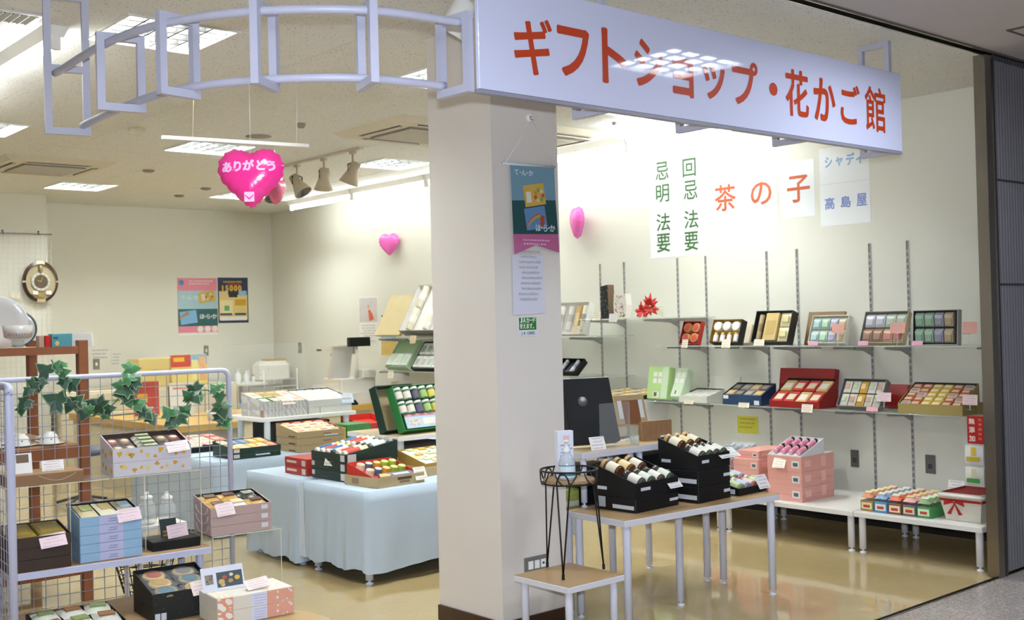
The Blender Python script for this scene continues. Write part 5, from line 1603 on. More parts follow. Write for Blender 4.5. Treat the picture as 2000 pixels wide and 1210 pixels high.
s_ = lean_tray('dark-edged tray of white packets beside the pale green gift box', (6.20, 8.66, .975), -90, .4, .3, 55, BLACK, DKGREEN, T=.05, rec=.03)
fill(s_, 4, 2, 'block', [(mat('#e3e2de', .4), mat('#a9b5a0', .5), None, 'white packet in the dark-edged tray left of the column')], 'white packets in the dark-edged tray', .03, .1)
card((6.172, 9.0, .875), -90, .09, .075, CARDCREAM, 'cream price card below the pale green gift box', -10)
card((6.17, 8.62, 1.21), -90, .09, .075, mat('#dcc7a0', .6), 'tan price card below the grey-sided towel box', -10)

# ------------------------------------------------------------------ tables under pale blue cloths
CLOTH = mat('#b4c3d0', .85, var=.04, scale=5)


def draped(name, label, x0, y0, x1, y1, z, hem, seed=0, folds=.5):
    """cloth over a rectangular table: flat top, skirts with folds"""
    rn = random.Random(seed)
    mb = MB()
    peri = []
    def side(a, b, k):
        for i in range(k):
            t = i / k
            peri.append((a[0] + (b[0] - a[0]) * t, a[1] + (b[1] - a[1]) * t, (b[1] - a[1], a[0] - b[0]), min(t, 1 - t)))
    A, B, C_, D = (x0, y0), (x1, y0), (x1, y1), (x0, y1)
    side(A, B, 40); side(B, C_, 40); side(C_, D, 40); side(D, A, 40)
    N = len(peri)
    rows = 9
    ph = [rn.uniform(0, 6) for _ in range(6)]
    vs = []
    for r in range(rows):
        q = r / (rows - 1)
        for i, (x, y, nrm, e) in enumerate(peri):
            l = math.hypot(*nrm)
            nx_, ny_ = nrm[0] / l, nrm[1] / l
            s = i * .32
            off = .004 + folds * q * (.012 + .012 * math.sin(s * 1.7 + ph[0]) + .009 * math.sin(s * 3.1 + ph[1] + q * 2) + .006 * math.sin(s * 6.3 + ph[2]))
            zz = z + .004 - (z - hem) * q - (.006 if r else 0) + (.012 * q * math.sin(s * 1.1 + ph[3]))
            if r == 0:
                off = .002
            vs.append((x + nx_ * off, y + ny_ * off, zz))
    fs = [tuple(range(N))]
    for r in range(rows - 1):
        for i in range(N):
            j = (i + 1) % N
            fs.append((r * N + i, (r + 1) * N + i, (r + 1) * N + j, r * N + j))
    mb.add(vs, fs, CLOTH, True)
    mb.sm[0] = False
    o = ob(name, mb)
    return tag(o, label, 'tablecloth')


def cloth_table(label, clabel, x0, y0, x1, y1, z, hem, seed, legs=True):
    w, d = x1 - x0, y1 - y0
    table('display_table', label, (x0, y0, 0), 0, w, d, z, [(.05, .05), (w - .05, .05), (.05, d - .05), (w - .05, d - .05)], WHITETOP, EDGEM, LEGM, .022, .03)
    return draped('tablecloth', clabel, x0 - .003, y0 - .003, x1 + .003, y1 + .003, z, hem, seed)


BZ = .502
cloth_table('cloth-covered table left of the column, one white foot showing', 'pale blue tablecloth on the table just left of the column', 3.315, 5.075, 4.86, 5.70, BZ, .075, 3)
cloth_table('cloth-covered table behind the one beside the column', 'pale blue tablecloth with a dark gap at its corner, on the second table', 3.33, 5.80, 4.86, 6.42, BZ, .03, 5)
cloth_table('cloth-covered table at the back left, under green boxes', 'pale blue tablecloth on the back table behind the wire rack', 3.38, 6.98, 5.4, 8.35, BZ, .02, 8)
# short white curtain closing the gap between the two front cloths
mb = MB()
vs = []
K = 24
for r in range(6):
    for i in range(K + 1):
        t = i / K
        vs.append((3.335 + .012 * math.sin(t * 30) * (.4 + r * .12), 5.712 + t * .076, BZ - .012 - r * .085))
mb.add(vs, [(r * (K + 1) + i, r * (K + 1) + i + 1, (r + 1) * (K + 1) + i + 1, (r + 1) * (K + 1) + i) for r in range(5) for i in range(K)], mat('#c9d0d6', .8), True)
tag(ob('curtain_strip', mb), 'narrow pleated whitish cloth strip between the two front tablecloths', 'cloth')

# goods on the table beside the column
ST2 = mat('#c9c6c0', .5)
DG = mat('#1d2e28', .45)
def green_marks(t, w, d, h):
    patch(t, [(-.001, d * .05, h * .2), (-.001, d * .22, h * .2), (-.001, d * .22, h * .85), (-.001, d * .05, h * .85)][::-1], ST2)
    patch(t, [(w * .02, -.001, h * .2), (w * .14, -.001, h * .2), (w * .14, -.001, h * .9), (w * .02, -.001, h * .9)], ST2)
    patch(t, [(-.001, d * .9, h * .3), (-.001, d * .62, h * .3), (-.001, d * .62, h * .5), (-.001, d * .9, h * .5)], mat('#39504a', .5), 'print')
GX, GY = 3.434, 5.418
for k, nm in enumerate(('bottom dark green carton under the drink box beside the column', 'middle dark green carton under the drink box beside the column')):
    closed_box(nm, (GX, GY + .40, BZ + .0055 + k * .053), -90, .37, .34, .052, DG, 'dark green cartons', marks=lambda t, w, d, h: (patch(t, [(w * .86, -.001, h * .15), (w * .98, -.001, h * .15), (w * .98, -.001, h * .9), (w * .86, -.001, h * .9)], ST2), patch(t, [(.004, -.001, h * .4), (w * .1, -.001, h * .4), (w * .1, -.001, h * .9), (.004, -.001, h * .9)], ST2), patch(t, [(w * .25, -.001, h * .25), (w * .5, -.001, h * .25), (w * .5, -.001, h * .4), (w * .25, -.001, h * .4)], mat('#39504a', .5), 'print')), lidh=.0522)
s_ = tray('dark green open box of striped drink cans beside the column', (GX, GY + .40, BZ + .113), -90, .37, .36, .05, .105, DG, DG, .035, marks=lambda t, w, d, h: (patch(t, [(w * .86, -.001, h * .15), (w * .98, -.001, h * .15), (w * .98, -.001, h * .9), (w * .86, -.001, h * .9)], ST2), patch(t, [(w + .001, d * .04, h * .1), (w + .001, d * .2, h * .1), (w + .001, d * .2, h * .95), (w + .001, d * .04, h * .95)], ST2)))
fill(s_, 6, 2, 'can', [(mat('#d9d7d0', .25), mat('#2f5f9a', .4), mat('#c7a95a', .3), 'white and blue drink can in the dark green box'), (mat('#d9d2c4', .25), mat('#b5402f', .4), mat('#d9cfa8', .3), 'white and red drink can in the dark green box'), (mat('#3a4a44', .25), mat('#c9cbc0', .4), mat('#8c8a80', .3), 'dark green drink can in the dark green box')],
     'drink cans in the dark green box', .05, .08, pick=lambda i, j: (0, 1, 0, 2, 1, 1)[i] if j == 0 else (0, 1, 1, 2, 2, 2)[i])
card((3.422, 5.66, BZ + .088), -80, .085, .10, mat('#e3e2d2', .6), 'tall cream card on the dark green box of drink cans', -18)
REDB = mat('#a8261f', .45)
def red_marks(t, w, d, h):
    patch(t, [(w * .1, -.001, h * .35), (w * .55, -.001, h * .35), (w * .55, -.001, h * .65), (w * .1, -.001, h * .65)], mat('#d9c2b4', .5))
    patch(t, [(w * .78, -.001, h * .1), (w * .95, -.001, h * .1), (w * .95, -.001, h * .8), (w * .78, -.001, h * .8)], mat('#d2c7bf', .5))
for k, nm in enumerate(('lower red carton at the left end of the front cloth table', 'upper red carton at the left end of the front cloth table')):
    closed_box(nm, (3.431, 6.13, BZ + .0055 + k * .05), -90, .26, .30, .049, REDB, 'stacked red cartons', marks=red_marks, lidh=.0492)
# red fruit-jelly box in a kraft lid
RX, RY = 3.424, 5.112
kb = thing('gift_box', 'shallow kraft carton under the red fruit jelly box at the table edge', 'carton', TM((RX, RY, BZ + .0055), 4))
mb = MB()
KW, KD, KH = .33, .30, .055
mb.box((0, 0, 0), (KW, .003, KH), KRAFT).box((0, KD - .003, 0), (KW, KD, KH), KRAFT).box((0, .003, 0), (.003, KD - .003, KH), KRAFT).box((KW - .003, .003, 0), (KW, KD - .003, KH), KRAFT).box((.003, .003, 0), (KW - .003, KD - .003, .003), KRAFT)
ob('walls', mb, kb)
patch(kb, [(KW * .42, -.001, .03), (KW * .72, -.001, .03), (KW * .72, -.001, .045), (KW * .42, -.001, .045)], mat('#4a3c2c', .6), 'print')
patch(kb, [(KW * .46, -.001, .012), (KW * .68, -.001, .012), (KW * .68, -.001, .026), (KW * .46, -.001, .026)], mat('#7d684a', .6), 'print')
patch(kb, [(-.001, .23, .01), (-.001, .17, .01), (-.001, .17, .042), (-.001, .23, .042)], mat('#8a7352', .6), 'print')
s_ = tray('bright red open box of fruit jelly cups in a kraft carton', (RX + .006, RY + .012, BZ + .010), 4, .315, .275, .04, .115, mat('#bd2a20', .4), mat('#c9402f', .4), .03)
jelly = [(mat('#d9d3bd', .25), mat('#c7b98d', .4), None, 'cream jelly cup in the red fruit jelly box'), (mat('#5d6a82', .25), mat('#b9bfc6', .4), None, 'blue-grey jelly cup in the red fruit jelly box'), (mat('#d69a3c', .25), mat('#e3c27a', .4), None, 'orange jelly cup in the red fruit jelly box'), (mat('#9fbf4a', .25), mat('#c9d98a', .4), None, 'green jelly cup in the red fruit jelly box')]
fill(s_, 5, 2, 'tin', jelly, 'jelly cups in the red box', .034, .14, area=(.06, .34, 1, 1), pick=lambda i, j: (0, 1, 2, 3, 3)[i], cat='cup')
M, w, L = s_
mb = MB().prism([(.03, .02), (w - .02, .02), (w - .03, .075), (.06, .08)], mat('#3f4458', .4), 'z', .012, .03)
o = ob('fruit_leaflet', mb, None, M)
tag(o, 'dark printed fruit leaflet lying across the front of the red jelly box', 'leaflet')
ob('pear_print', MB().prism([(.04, .035), (.1, .03), (.13, .05), (.1, .07), (.06, .07)], mat('#c2a645', .4), 'z', .0302, .031), o)
ob('lettering_print', MB().prism([(.14, .035), (.25, .035), (.25, .06), (.14, .06)], mat('#b9bac4', .5), 'z', .0302, .031), o)
card((RX + .265, RY + .01, BZ + .02), 4, .085, .075, mat('#e6e4d2', .6), 'cream price card on the kraft carton of jelly cups', -25)
YB = mat('#a5823a', .5)
kb2 = closed_box('kraft carton under the mustard box at the column edge', (3.88, 5.30, BZ + .0055), 4, .30, .26, .05, KRAFT, cat='carton', lidh=.0502)
s_ = tray('mustard yellow open box of white and green packets at the column edge', (3.885, 5.305, BZ + .057), 4, .29, .25, .02, .085, YB, mat('#b39442', .5), .02)
fill(s_, 3, 3, 'packet', [(mat('#e3e2cc', .35), mat('#b7c58a', .4), None, 'white and green packet in the mustard box'), (mat('#e0d3a0', .35), mat('#c9993c', .4), None, 'cream and yellow packet in the mustard box')], 'packets in the mustard box', .03, .08, jit=.2)

# raised white shelf on that table with the canned fruit boxes
UB = .70
table('riser_table', 'raised white shelf with the canned fruit boxes left of the column', (3.97, 5.69, BZ + .0055), 0, .92, .58, UB - BZ, [(.05, .05), (.87, .05), (.05, .53), (.87, .53)], WT2, WHITE, WHITE, .022, .03, 'raised white shelves')
def can_tops(s_, who):
    sp = [(mat('#3f6f4a', .3), mat('#d9cfc4', .4), mat('#dcdad4', .25), 'white-topped can with a red label in the %s' % who), (mat('#4a7a44', .3), mat('#d6c65c', .4), mat('#dcdad4', .25), 'white-topped can with a yellow label in the %s' % who), (mat('#2f4a3c', .3), mat('#55506a', .4), mat('#dcdad4', .25), 'white-topped can with a purple label in the %s' % who), (mat('#3f6f4a', .3), mat('#9fb86a', .4), mat('#dcdad4', .25), 'white-topped can with a green label in the %s' % who)]
    fill(s_, 6, 2, 'can', sp, 'cans in the ' + who, .055, .08, area=(0, .34, 1, 1), pick=lambda i, j: (0, 0, 2, 3, 1, 3)[i], cat='can')
VB = mat('#2f7a3f', .4)
P = ((4.055, 5.735, UB + .032), 4, .30, 66)
s_ = lean_tray('bright green open box of canned fruit leaning on the raised white shelf', P[0], P[1], .42, P[2], P[3], VB, VB, T=.07, rec=.045)
can_tops(s_, 'bright green canned fruit box')
M, w, L = s_
o = ob('leaflet', MB().box((.03, .012, .03), (w - .02, L * .3, .034), mat('#b5cbe0', .5)), None, M)
tag(o, 'pale blue printed leaflet at the foot of the canned fruit box', 'leaflet')
ob('ribbon_print', MB().box((.03, L * .3, .031), (w - .02, L * .36, .035), mat('#e3a3ae', .5)), o)
ob('picture_print', MB().box((.05, .03, .0342), (.15, L * .25, .035), spotted('#cfc9bb', '#7d7a78', 70, .3)), o)
ob('text_print', MB().box((.17, .03, .0342), (w - .05, L * .25, .035), mat('#e6e0d6', .5)), o)
P = (3.985, 5.84, UB + .028, 0, 0, .30, 70)
o = thing('box_lid', 'tan-lined dark green lid leaning beside the canned fruit box', 'box lid', TM(P[:3], 4) @ Matrix.Rotation(math.radians(P[6]), 4, 'X'))
mb = MB(); LL = P[5]
mb.box((0, 0, -.07), (.30, LL, -.066), DKGREEN).box((0, 0, -.0655), (.006, LL, 0), DKGREEN).box((.294, 0, -.0655), (.30, LL, 0), DKGREEN).box((.0065, 0, -.0655), (.2935, .006, 0), DKGREEN).box((.0065, LL - .006, -.0655), (.2935, LL, 0), DKGREEN)
ob('lid_walls', mb, o)
ob('lining', MB().quad([(.007, .007, -.065), (.293, .007, -.065), (.293, LL - .007, -.065), (.007, LL - .007, -.065)], mat('#a4916a', .6)), o)
# cartons under that shelf
for (x, y, w, d, h, c, lb) in ((4.07, 5.80, .34, .3, .13, '#33211a', 'dark brown carton with faint lettering under the raised white shelf'), (4.43, 5.80, .36, .3, .09, '#4a2b22', 'brown and red carton under the raised white shelf by the column')):
    closed_box(lb, (x, y, BZ + .0055), 0, w, d, h, mat(c, .5), 'cartons under the raised white shelf', 'carton', name='carton', marks=lambda t, w, d, h: patch(t, [(w * .12, -.001, h * .4), (w * .5, -.001, h * .4), (w * .5, -.001, h * .6), (w * .12, -.001, h * .6)], mat('#5a463c', .5), 'print'), lidh=h + .0002)
for (x, y, w, d, h, z, c, lb) in ((5.02, 7.72, .3, .3, .14, BZ + .0055, '#a8221c', 'open red box behind the raised white shelf, left of the canned fruit lid'), (4.70, 7.42, .22, .22, .12, BZ + .0055, '#3f7a3c', 'green carton behind the raised white shelf'), (4.56, 7.42, .13, .2, .10, BZ + .0055, '#b9a03c', 'yellow carton behind the kraft box stack')):
    if 'open' in lb:
        tray(lb, (x, y, z), 0, w, d, h * .6, h, mat(c, .45), mat('#c9352c', .45), .05)
    else:
        closed_box(lb, (x, y, z), 0, w, d, h, mat(c, .45), cat='carton', name='carton', lidh=h + .0002)

# ---- goods on the back cloth table
KB = (3.961, 6.816, 0.505, -3, 0.316)
ks = [mat('#a8916a', .65)]
def kraft_marks(t, w, d, h):
    patch(t, [(-.001, d * .1, h * .15), (-.001, d * .4, h * .15), (-.001, d * .4, h * .35), (-.001, d * .1, h * .35)][::-1], mat('#4a3326', .6), 'print')
    patch(t, [(w * .55, -.001, h * .4), (w * .72, -.001, h * .4), (w * .72, -.001, h * .52), (w * .55, -.001, h * .52)], mat('#6d5540', .6), 'print')
kx, ky = 4.016, 6.99
for k, nm in enumerate(('lowest kraft carton under the rice cake box', 'second kraft carton under the rice cake box')):
    closed_box(nm, (kx, ky, BZ + .0055 + k * .049), 0, .385, .30, .048, ks[0], 'kraft carton stack', 'carton', marks=kraft_marks, lidh=.0482)
s_ = tray('kraft and red open box of pale rice cakes on the kraft stack', (kx, ky, BZ + .105), 0, .385, .30, .045, .095, ks[0], mat('#9c3a30', .5), .025, marks=kraft_marks)
fill(s_, 4, 4, 'packet', [(mat('#e6dcc0', .4), mat('#d98d7a', .5), None, 'pale rice cake packet with a pink print in the kraft and red box'), (mat('#e6d49a', .4), mat('#e0ba9c', .5), None, 'yellowish rice cake packet in the kraft and red box')], 'rice cakes in the kraft and red box', .026, .06, pick=lambda i, j: (i + j) % 2)
card((kx + .22, ky - .003, BZ + .11), 0, .11, .055, CARDBLUE, 'pale blue price card on the kraft rice cake box', -40)
gx, gy = 3.525, 7.0
GM2 = mat('#173229', .45)
closed_box('dark green carton under the chocolate box on the back table', (gx, gy, BZ + .0055), 0, .365, .30, .036, GM2, marks=green_marks, lidh=.0362)
s_ = tray('dark green open box of chocolates on the back cloth table', (gx, gy, BZ + .043), 0, .365, .30, .034, .07, GM2, BLACK, .03, marks=green_marks)
fill(s_, 5, 2, 'block', [(mat('#d9d3c2', .4), mat('#c9b98f', .5), None, 'white chocolate block in the dark green box'), (mat('#c99a3c', .35), mat('#e3c98a', .5), None, 'gold chocolate block in the dark green box'), (mat('#4a6a8a', .35), mat('#7f9ab5', .5), None, 'blue chocolate block in the dark green box'), (mat('#b5583a', .35), mat('#d9a27a', .5), None, 'rust chocolate block in the dark green box')],
     'chocolates in the dark green box', .028, .06, pick=lambda i, j: ((1, 0, 1, 1, 3), (0, 2, 2, 1, 1))[j][i])
card((gx + .17, gy - .003, BZ + .02), 0, .11, .075, CARDBLUE, 'pale blue price card on the dark green chocolate box', -30)
s_ = tray('black open box of sweets at the far end of the back table', (3.42, 7.62, BZ + .0055), 0, .45, .4, .05, .09, BLACK, BLACK, .02)
fill(s_, 4, 3, 'block', [(mat('#d6cfc0', .4), mat('#b9a58a', .5), None, 'cream sweet in the black box on the back table'), (mat('#c06a5a', .4), mat('#d9a898', .5), None, 'pink sweet in the black box on the back table')], 'sweets in the black back-table box', .022, .08)
closed_box('white and black carton below the raised shelf on the back table', (4.28, 7.80, BZ + .0055), 0, .5, .35, .14, BLACK, cat='carton', name='carton', lidh=.1402)
card((3.50, 7.60, BZ + .05), -10, .085, .06, CARDCREAM, 'cream card on the black box of sweets on the back table', -25)
UC = .70
table('riser_table', 'raised white shelf on the back table, holding grey and white gift boxes', (4.13, 7.72, BZ + .0055), 0, .85, .55, UC - BZ, [(.08, .06), (.79, .06), (.08, .49), (.79, .49)], WHITETOP, WHITE, WHITE, .024, .03, 'raised white shelves')
MARB = spotted('#d2d0cc', '#b9b6b2', 9, .45, kind='wave')
for k in range(1):
    closed_box('marbled grey carton under the cream gift box on the back raised shelf', (4.165, 7.75, UC + .0008), 0, .385, .36, .06, MARB, lidh=.0602, marks=lambda t, w, d, h: (patch(t, [(-.001, d * .12, 0), (-.001, d * .07, 0), (-.001, d * .07, h), (-.001, d * .12, h)][::-1], mat('#4d9a5a', .5), 'green_stripe'), patch(t, [(-.001, d * .05, 0), (-.001, 0, 0), (-.001, 0, h), (-.001, d * .05, h)][::-1], mat('#c9584a', .5), 'red_stripe')))
CRB = mat('#d9c48a', .5)
s_ = tray('cream open gift box of assorted packets on the marbled carton', (4.165, 7.75, UC + .062), 0, .385, .36, .06, .125, MARB, CRB, .035)
fill(s_, 4, 2, 'block', [(mat('#2f5a40', .4), mat('#d9d3b5', .5), None, 'dark green packet in the cream open gift box'), (mat('#e6e0d0', .4), mat('#d99a8a', .5), None, 'white packet in the cream open gift box'), (mat('#b09a62', .4), mat('#8d7a4a', .5), None, 'tan packet in the cream open gift box')], 'packets in the cream gift box', .03, .08, pick=lambda i, j: ((0, 0, 1, 1), (1, 2, 2, 1))[j][i])
card((4.33, 7.74, UC + .095), 0, .11, .06, mat('#f0d3c0', .6), 'peach price card on the cream open gift box', -40)
WB_ = mat('#d6d4d0', .5)
closed_box('white carton under the green-lined gift box on the back raised shelf', (4.565, 7.76, UC + .0008), 0, .40, .36, .055, WB_, lidh=.0552, marks=lambda t, w, d, h: patch(t, [(w * .25, -.001, 0), (w * .265, -.001, 0), (w * .265, -.001, h), (w * .25, -.001, h)], mat('#5a8a6a', .5), 'green_stripe'))
s_ = tray('white gift box lined in dark green with white packets, on the back raised shelf', (4.565, 7.76, UC + .057), 0, .40, .36, .055, .125, WB_, DKGREEN, .035)
fill(s_, 5, 2, 'block', [(mat('#e6e4dc', .4), mat('#d9b9a8', .5), None, 'white packet in the green-lined gift box')], 'white packets in the green-lined box', .03, .1, jit=.06)
card((4.87, 7.75, UC + .07), 0, .11, .075, CARDBLUE, 'pale blue price card on the green-lined gift box', -20)

# ------------------------------------------------------------------ mesh-panel display at the left
RZ = -5.0
GX0, GY0 = 1.4635, 4.80441       # front left corner of its shelf
LEAD = Matrix.Translation((GX0, GY0, 0)) @ Matrix.Rotation(math.radians(RZ), 4, 'Z')
LAV = mat('#bfc1d8', .4, var=.02)
WIREM = mat('#9b9ba8', .35, var=0)
BACKY = .335


def mesh_panel(label, M, w, z0, z1, pitch=.05, r=.0125):
    t = thing('mesh_panel', label, 'display panel', M)
    c = .035
    pts = [(0, 0, z0), (0, 0, z1 - c)] + [(c - c * math.cos(a), 0, z1 - c + c * math.sin(a)) for a in (.4, .8, 1.2)] + [(c, 0, z1), (w - c, 0, z1)] + [(w - c + c * math.sin(a), 0, z1 - c + c * math.cos(a)) for a in (.4, .8, 1.2)] + [(w, 0, z1 - c), (w, 0, z0)]
    ob('frame_tube', MB().tube(pts, r, LAV, 8), t)
    ob('bottom_bar', MB().tube([(0, 0, z0 + .1), (w, 0, z0 + .1)], r * .8, LAV, 8), t)
    n = round(w / pitch)
    v = MB().tube([(0, 0, z0 + .1), (0, 0, z1)], .0019, WIREM, 4).mesh('upright_wire')
    h = MB().tube([(0, 0, 0), (w, 0, 0)], .0019, WIREM, 4).mesh('cross_wire')
    for k in range(1, n):
        ob('upright_wire', v, t, Matrix.Translation((k * w / n, .0018, 0)))
    m = int((z1 - z0 - .1) / pitch)
    for k in range(1, m + 1):
        ob('cross_wire', h, t, Matrix.Translation((0, -.0018, z1 - k * pitch - .012)))
    for x in (0, w):
        ob('foot', MB().cyl((x, 0, 0), .016, z0 + .001, INK, 10), t)
    return t


mesh_panel('wide white wire mesh panel with round-cornered frame, ivy garland woven through it', LEAD @ Matrix.Translation((-.075, BACKY, 0)), 1.115, .012, 1.196)
mesh_panel('end wire mesh panel seen edge-on at the far left, front post nearest the camera', LEAD @ Matrix.Translation((-.063, -.188, 0)) @ Matrix.Rotation(PI / 2, 4, 'Z'), .49, .012, 1.19, .05, .0165)
# shelf table
table('shelf_table', 'white-edged wood shelf table carrying the stacks of biscuit boxes at lower left', (GX0 - .042, GY0 + .004, .1835), RZ, .852, .31, .42 - .1835, [(.017, .035), (.808, .035), (.017, .275), (.808, .275)], mat('#a98a62', .4, var=.14, scale=4), mat('#c3c5dc', .4), LAV, .016, .03)
o = table('low_stand', 'low wooden stand at the floor carrying dark biscuit boxes', tuple((LEAD @ Vector((-.042, -.27, 0))))[:3], RZ, .852, .585, .183, [(.03, .03), (.82, .03), (.03, .55), (.82, .55)], mat('#a2825a', .45, var=.16, scale=4), mat('#9a7a50', .5), LAV, .014, .022)


def clear_riser(label, M, w, d, h, legs, th=.004):
    t = thing('acrylic_riser', label, 'riser', M, 'clear acrylic risers')
    ob('plate', MB().box((0, 0, h - th), (w, d, h), ACRYL).box((0, -.0006, h - th), (w, 0, h), mat('#e5e2cc', .2, alpha=.7, var=0)), t)
    for x in legs:
        ob('leg_plate', MB().box((x, 0, 0), (x + th, d, h - th - .0003), ACRYL).box((x, -.0006, 0), (x + th, 0, h - th), mat('#e5e2cc', .2, alpha=.6, var=0)), t)


# biscuit boxes -----------------------------------------------------------
BR = mat('#352317', .55)
OLV = mat('#7d6a1e', .35)
bw = 0.206
bx0 = -.04
Pb = LEAD @ Vector((bx0, .004, 0))
for k, nm in enumerate(('bottom dark brown box of the brown stack on the left shelf', 'middle dark brown box of the brown stack on the left shelf')):
    closed_box(nm, (Pb.x, Pb.y, .4208 + k * .048), RZ, bw + .04, .22, .047, BR, 'dark brown box stack', lidh=.0472)
s_ = tray('top dark brown box with two golden-olive wrapped slabs, left shelf', (Pb.x, Pb.y, .4208 + .096), RZ, bw + .04, .22, .044, .072, BR, BR, .022)
fill(s_, 2, 1, 'block', [(OLV, mat('#8d7a2c', .3), None, 'golden-olive wrapped slab in the top dark brown box')], 'golden-olive slabs', .02, .07, pad=.003)
PCW = .085
PINKC_ = mat('#e0c6cc', .6)
def lc(px, py, label, B, w=.09, h=.062, tilt=-28, m=PINKC_, roll=0):
    card(px, RZ, w, h, m, label, tilt, roll=roll)
Pc = LEAD @ Vector((bw - .125, -.022, 0))
card((Pc.x, Pc.y, .511), RZ, .105, .06, PINKC_, 'pink handwritten price card on the dark brown stack', -34, roll=-4)

BL = [mat('#93b6d2', .5), mat('#b9b9d8', .5)]
ux0, uw = 1.711, .252
B2 = (1.711, 4.806, 0.42, -5, 0.262)
def blue_marks(t, w, d, h):
    patch(t, [(w * .31, -.0007, 0.001), (w * .69, -.0007, 0.001), (w * .69, -.0007, h - .001), (w * .31, -.0007, h - .001)], BL[1], 'centre_panel')
    sc = MB(); scribble(sc, w * .2, h * .5, mat('#6d7290', .5, var=0), 2, -.0013, 2, w * .42, h * .2)
    ob('print', sc, t)
names4 = ('lowest', 'second', 'third', 'fourth')
for k in range(4):
    closed_box('%s light blue box of the blue stack on the left shelf' % names4[k], (B2[0], B2[1], .4208 + k * .0382), RZ, B2[4], .20, .0375, BL[0], 'light blue box stack', marks=blue_marks, lidh=.0377)
s_ = tray('top light blue box, open black tray of glossy packets, left shelf', (B2[0], B2[1], .4208 + 4 * .0382), RZ, B2[4], .20, .038, .072, BL[0], BLACK, .016, marks=blue_marks)
fill(s_, 3, 1, 'packet', [(mat('#c9bd95', .15), mat('#9aa06a', .3), None, 'green and cream film packet in the blue box'), (mat('#cfc9b0', .15), mat('#b9a468', .3), None, 'gold and cream film packet in the blue box'), (mat('#b9a98a', .15), mat('#9fc3d8', .3), None, 'film packet with pale blue print in the blue box')], 'film packets in the blue box', .024, .08)
Pc = Matrix.Translation((B2[0], B2[1], 0)) @ Matrix.Rotation(math.radians(RZ), 4, 'Z') @ Vector((B2[4] - .105, -.02, 0))
card((Pc.x, Pc.y, .575), RZ, .10, .058, PINKC_, 'pink handwritten price card on the light blue stack', -32, roll=-4)

# flat black box with a picture card
F3 = (2.028, 4.789, 0.42, -5, 0.218)
closed_box('flat black box on the right end of the left shelf', (F3[0], F3[1] + .02, .4208), RZ, F3[4], .17, .042, BLACK, lidh=.0422)
Mf = Matrix.Translation((F3[0], F3[1] + .02, .464)) @ Matrix.Rotation(math.radians(RZ), 4, 'Z')
o = thing('picture_card', 'dark picture card of brown biscuits standing on the flat black box', 'card', Mf @ Matrix.Translation((.055, .05, .002)) @ Matrix.Rotation(math.radians(-14), 4, 'X'))
ob('sheet', MB().box((0, 0, 0), (.075, .0015, .085), mat('#26302e', .4)), o)
mb = MB()
for k in range(4):
    cx, cz = .022 + .026 * (k % 2), .012 + .016 * (k // 2)
    mb.add([(cx + .013 * math.cos(a * PI / 5), -.0006, cz + .006 * math.sin(a * PI / 5)) for a in range(10)], [tuple(range(10))], mat('#9a6a3c', .5))
ob('biscuit_print', mb, o)
p = Mf @ Vector((.075, .012, .002))
card(tuple(p), RZ, .092, .058, PINKC_, 'pink handwritten price card on the flat black box', -12, roll=-5)
o = ob('plastic_lid', MB().box((0, 0, 0), (.07, .09, .012), FILM), None, Mf @ Matrix.Translation((.004, .01, .0015)) @ Matrix.Translation((-.03, .07, 0)))
tag(o, 'clear plastic lid lying on the flat black box', 'lid')

# upper row on clear risers
RH = .757 - .4205
clear_riser('clear acrylic riser under the flat brown box at left', LEAD @ Matrix.Translation((-.035, .10, .4205)), .43, .20, RH, (0, .262))
clear_riser('clear acrylic riser under the white and yellow boxes', LEAD @ Matrix.Translation((.405, .10, .4205)), .40, .20, RH, (.14, .396))
FB = mat('#8d6a46', .55)
p = LEAD @ Vector((-.02, .105, 0))
closed_box('flat brown box with a pale curved line on the clear riser at left', (p.x, p.y, .7578), RZ, .31, .19, .048, FB, lidh=.0482,
           marks=lambda t, w, d, h: ob('curve_print', MB().tube([(w * .4 + w * .5 * k / 12, -.0006, h * .85 - h * .55 * math.sin(PI * k / 12)) for k in range(13)], .0009, mat('#d9c9b0', .5), 4), t))
p = LEAD @ Vector((.02, .16, 0))
c_ = thing('photo_card', 'white card with a small dark photo standing on the flat brown box', 'card', TM((p.x, p.y, .8065), RZ) @ Matrix.Rotation(math.radians(-12), 4, 'X'))
ob('sheet', MB().box((0, 0, 0), (.075, .0014, .085), CARDWHITE), c_)
ob('photo_print', MB().quad([(.012, -.0008, .045), (.062, -.0008, .045), (.062, -.0008, .08), (.012, -.0008, .08)], mat('#6d5540', .5)), c_)
p = LEAD @ Vector((.135, .17, 0))
card((p.x, p.y, .8065), RZ, .09, .045, CARDWHITE, 'small white card with a red bottom line on the flat brown box', -14)
# white boxes with yellow leaves
WYM = mat('#cfcbd2', .5)
YL = [mat('#d3a62c', .5), mat('#ddc377', .5), mat('#c99a30', .5)]
def leafy(seed):
    def f(t, w, d, h):
        rn = random.Random(seed)
        for k in range(10):
            x = w * (.05 + .93 * (k + rn.random() * .6) / 10.4)
            z = h * rn.uniform(.25, .75)
            r = rn.uniform(.009, .017)
            n = 7
            pts = [(min(max(x + r * (1 if q % 2 else .65) * math.cos(q * 2 * PI / n + k), .001), w - .001), -.0007, min(max(z + r * (1 if q % 2 else .6) * math.sin(q * 2 * PI / n + k), .001), h - .001)) for q in range(n)]
            patch(t, pts, YL[k % 3], 'leaf_print')
        for k in range(4):
            y = d * (.12 + .22 * k); z = h * rn.uniform(.3, .7); r = .014
            patch(t, [(-.0007, y + r * math.cos(q * PI / 3), min(max(z + r * math.sin(q * PI / 3), .001), h - .001)) for q in range(6)][::-1], YL[k % 3], 'leaf_print')
    return f
p = LEAD @ Vector((.415, .108, 0))
WW = 0.35
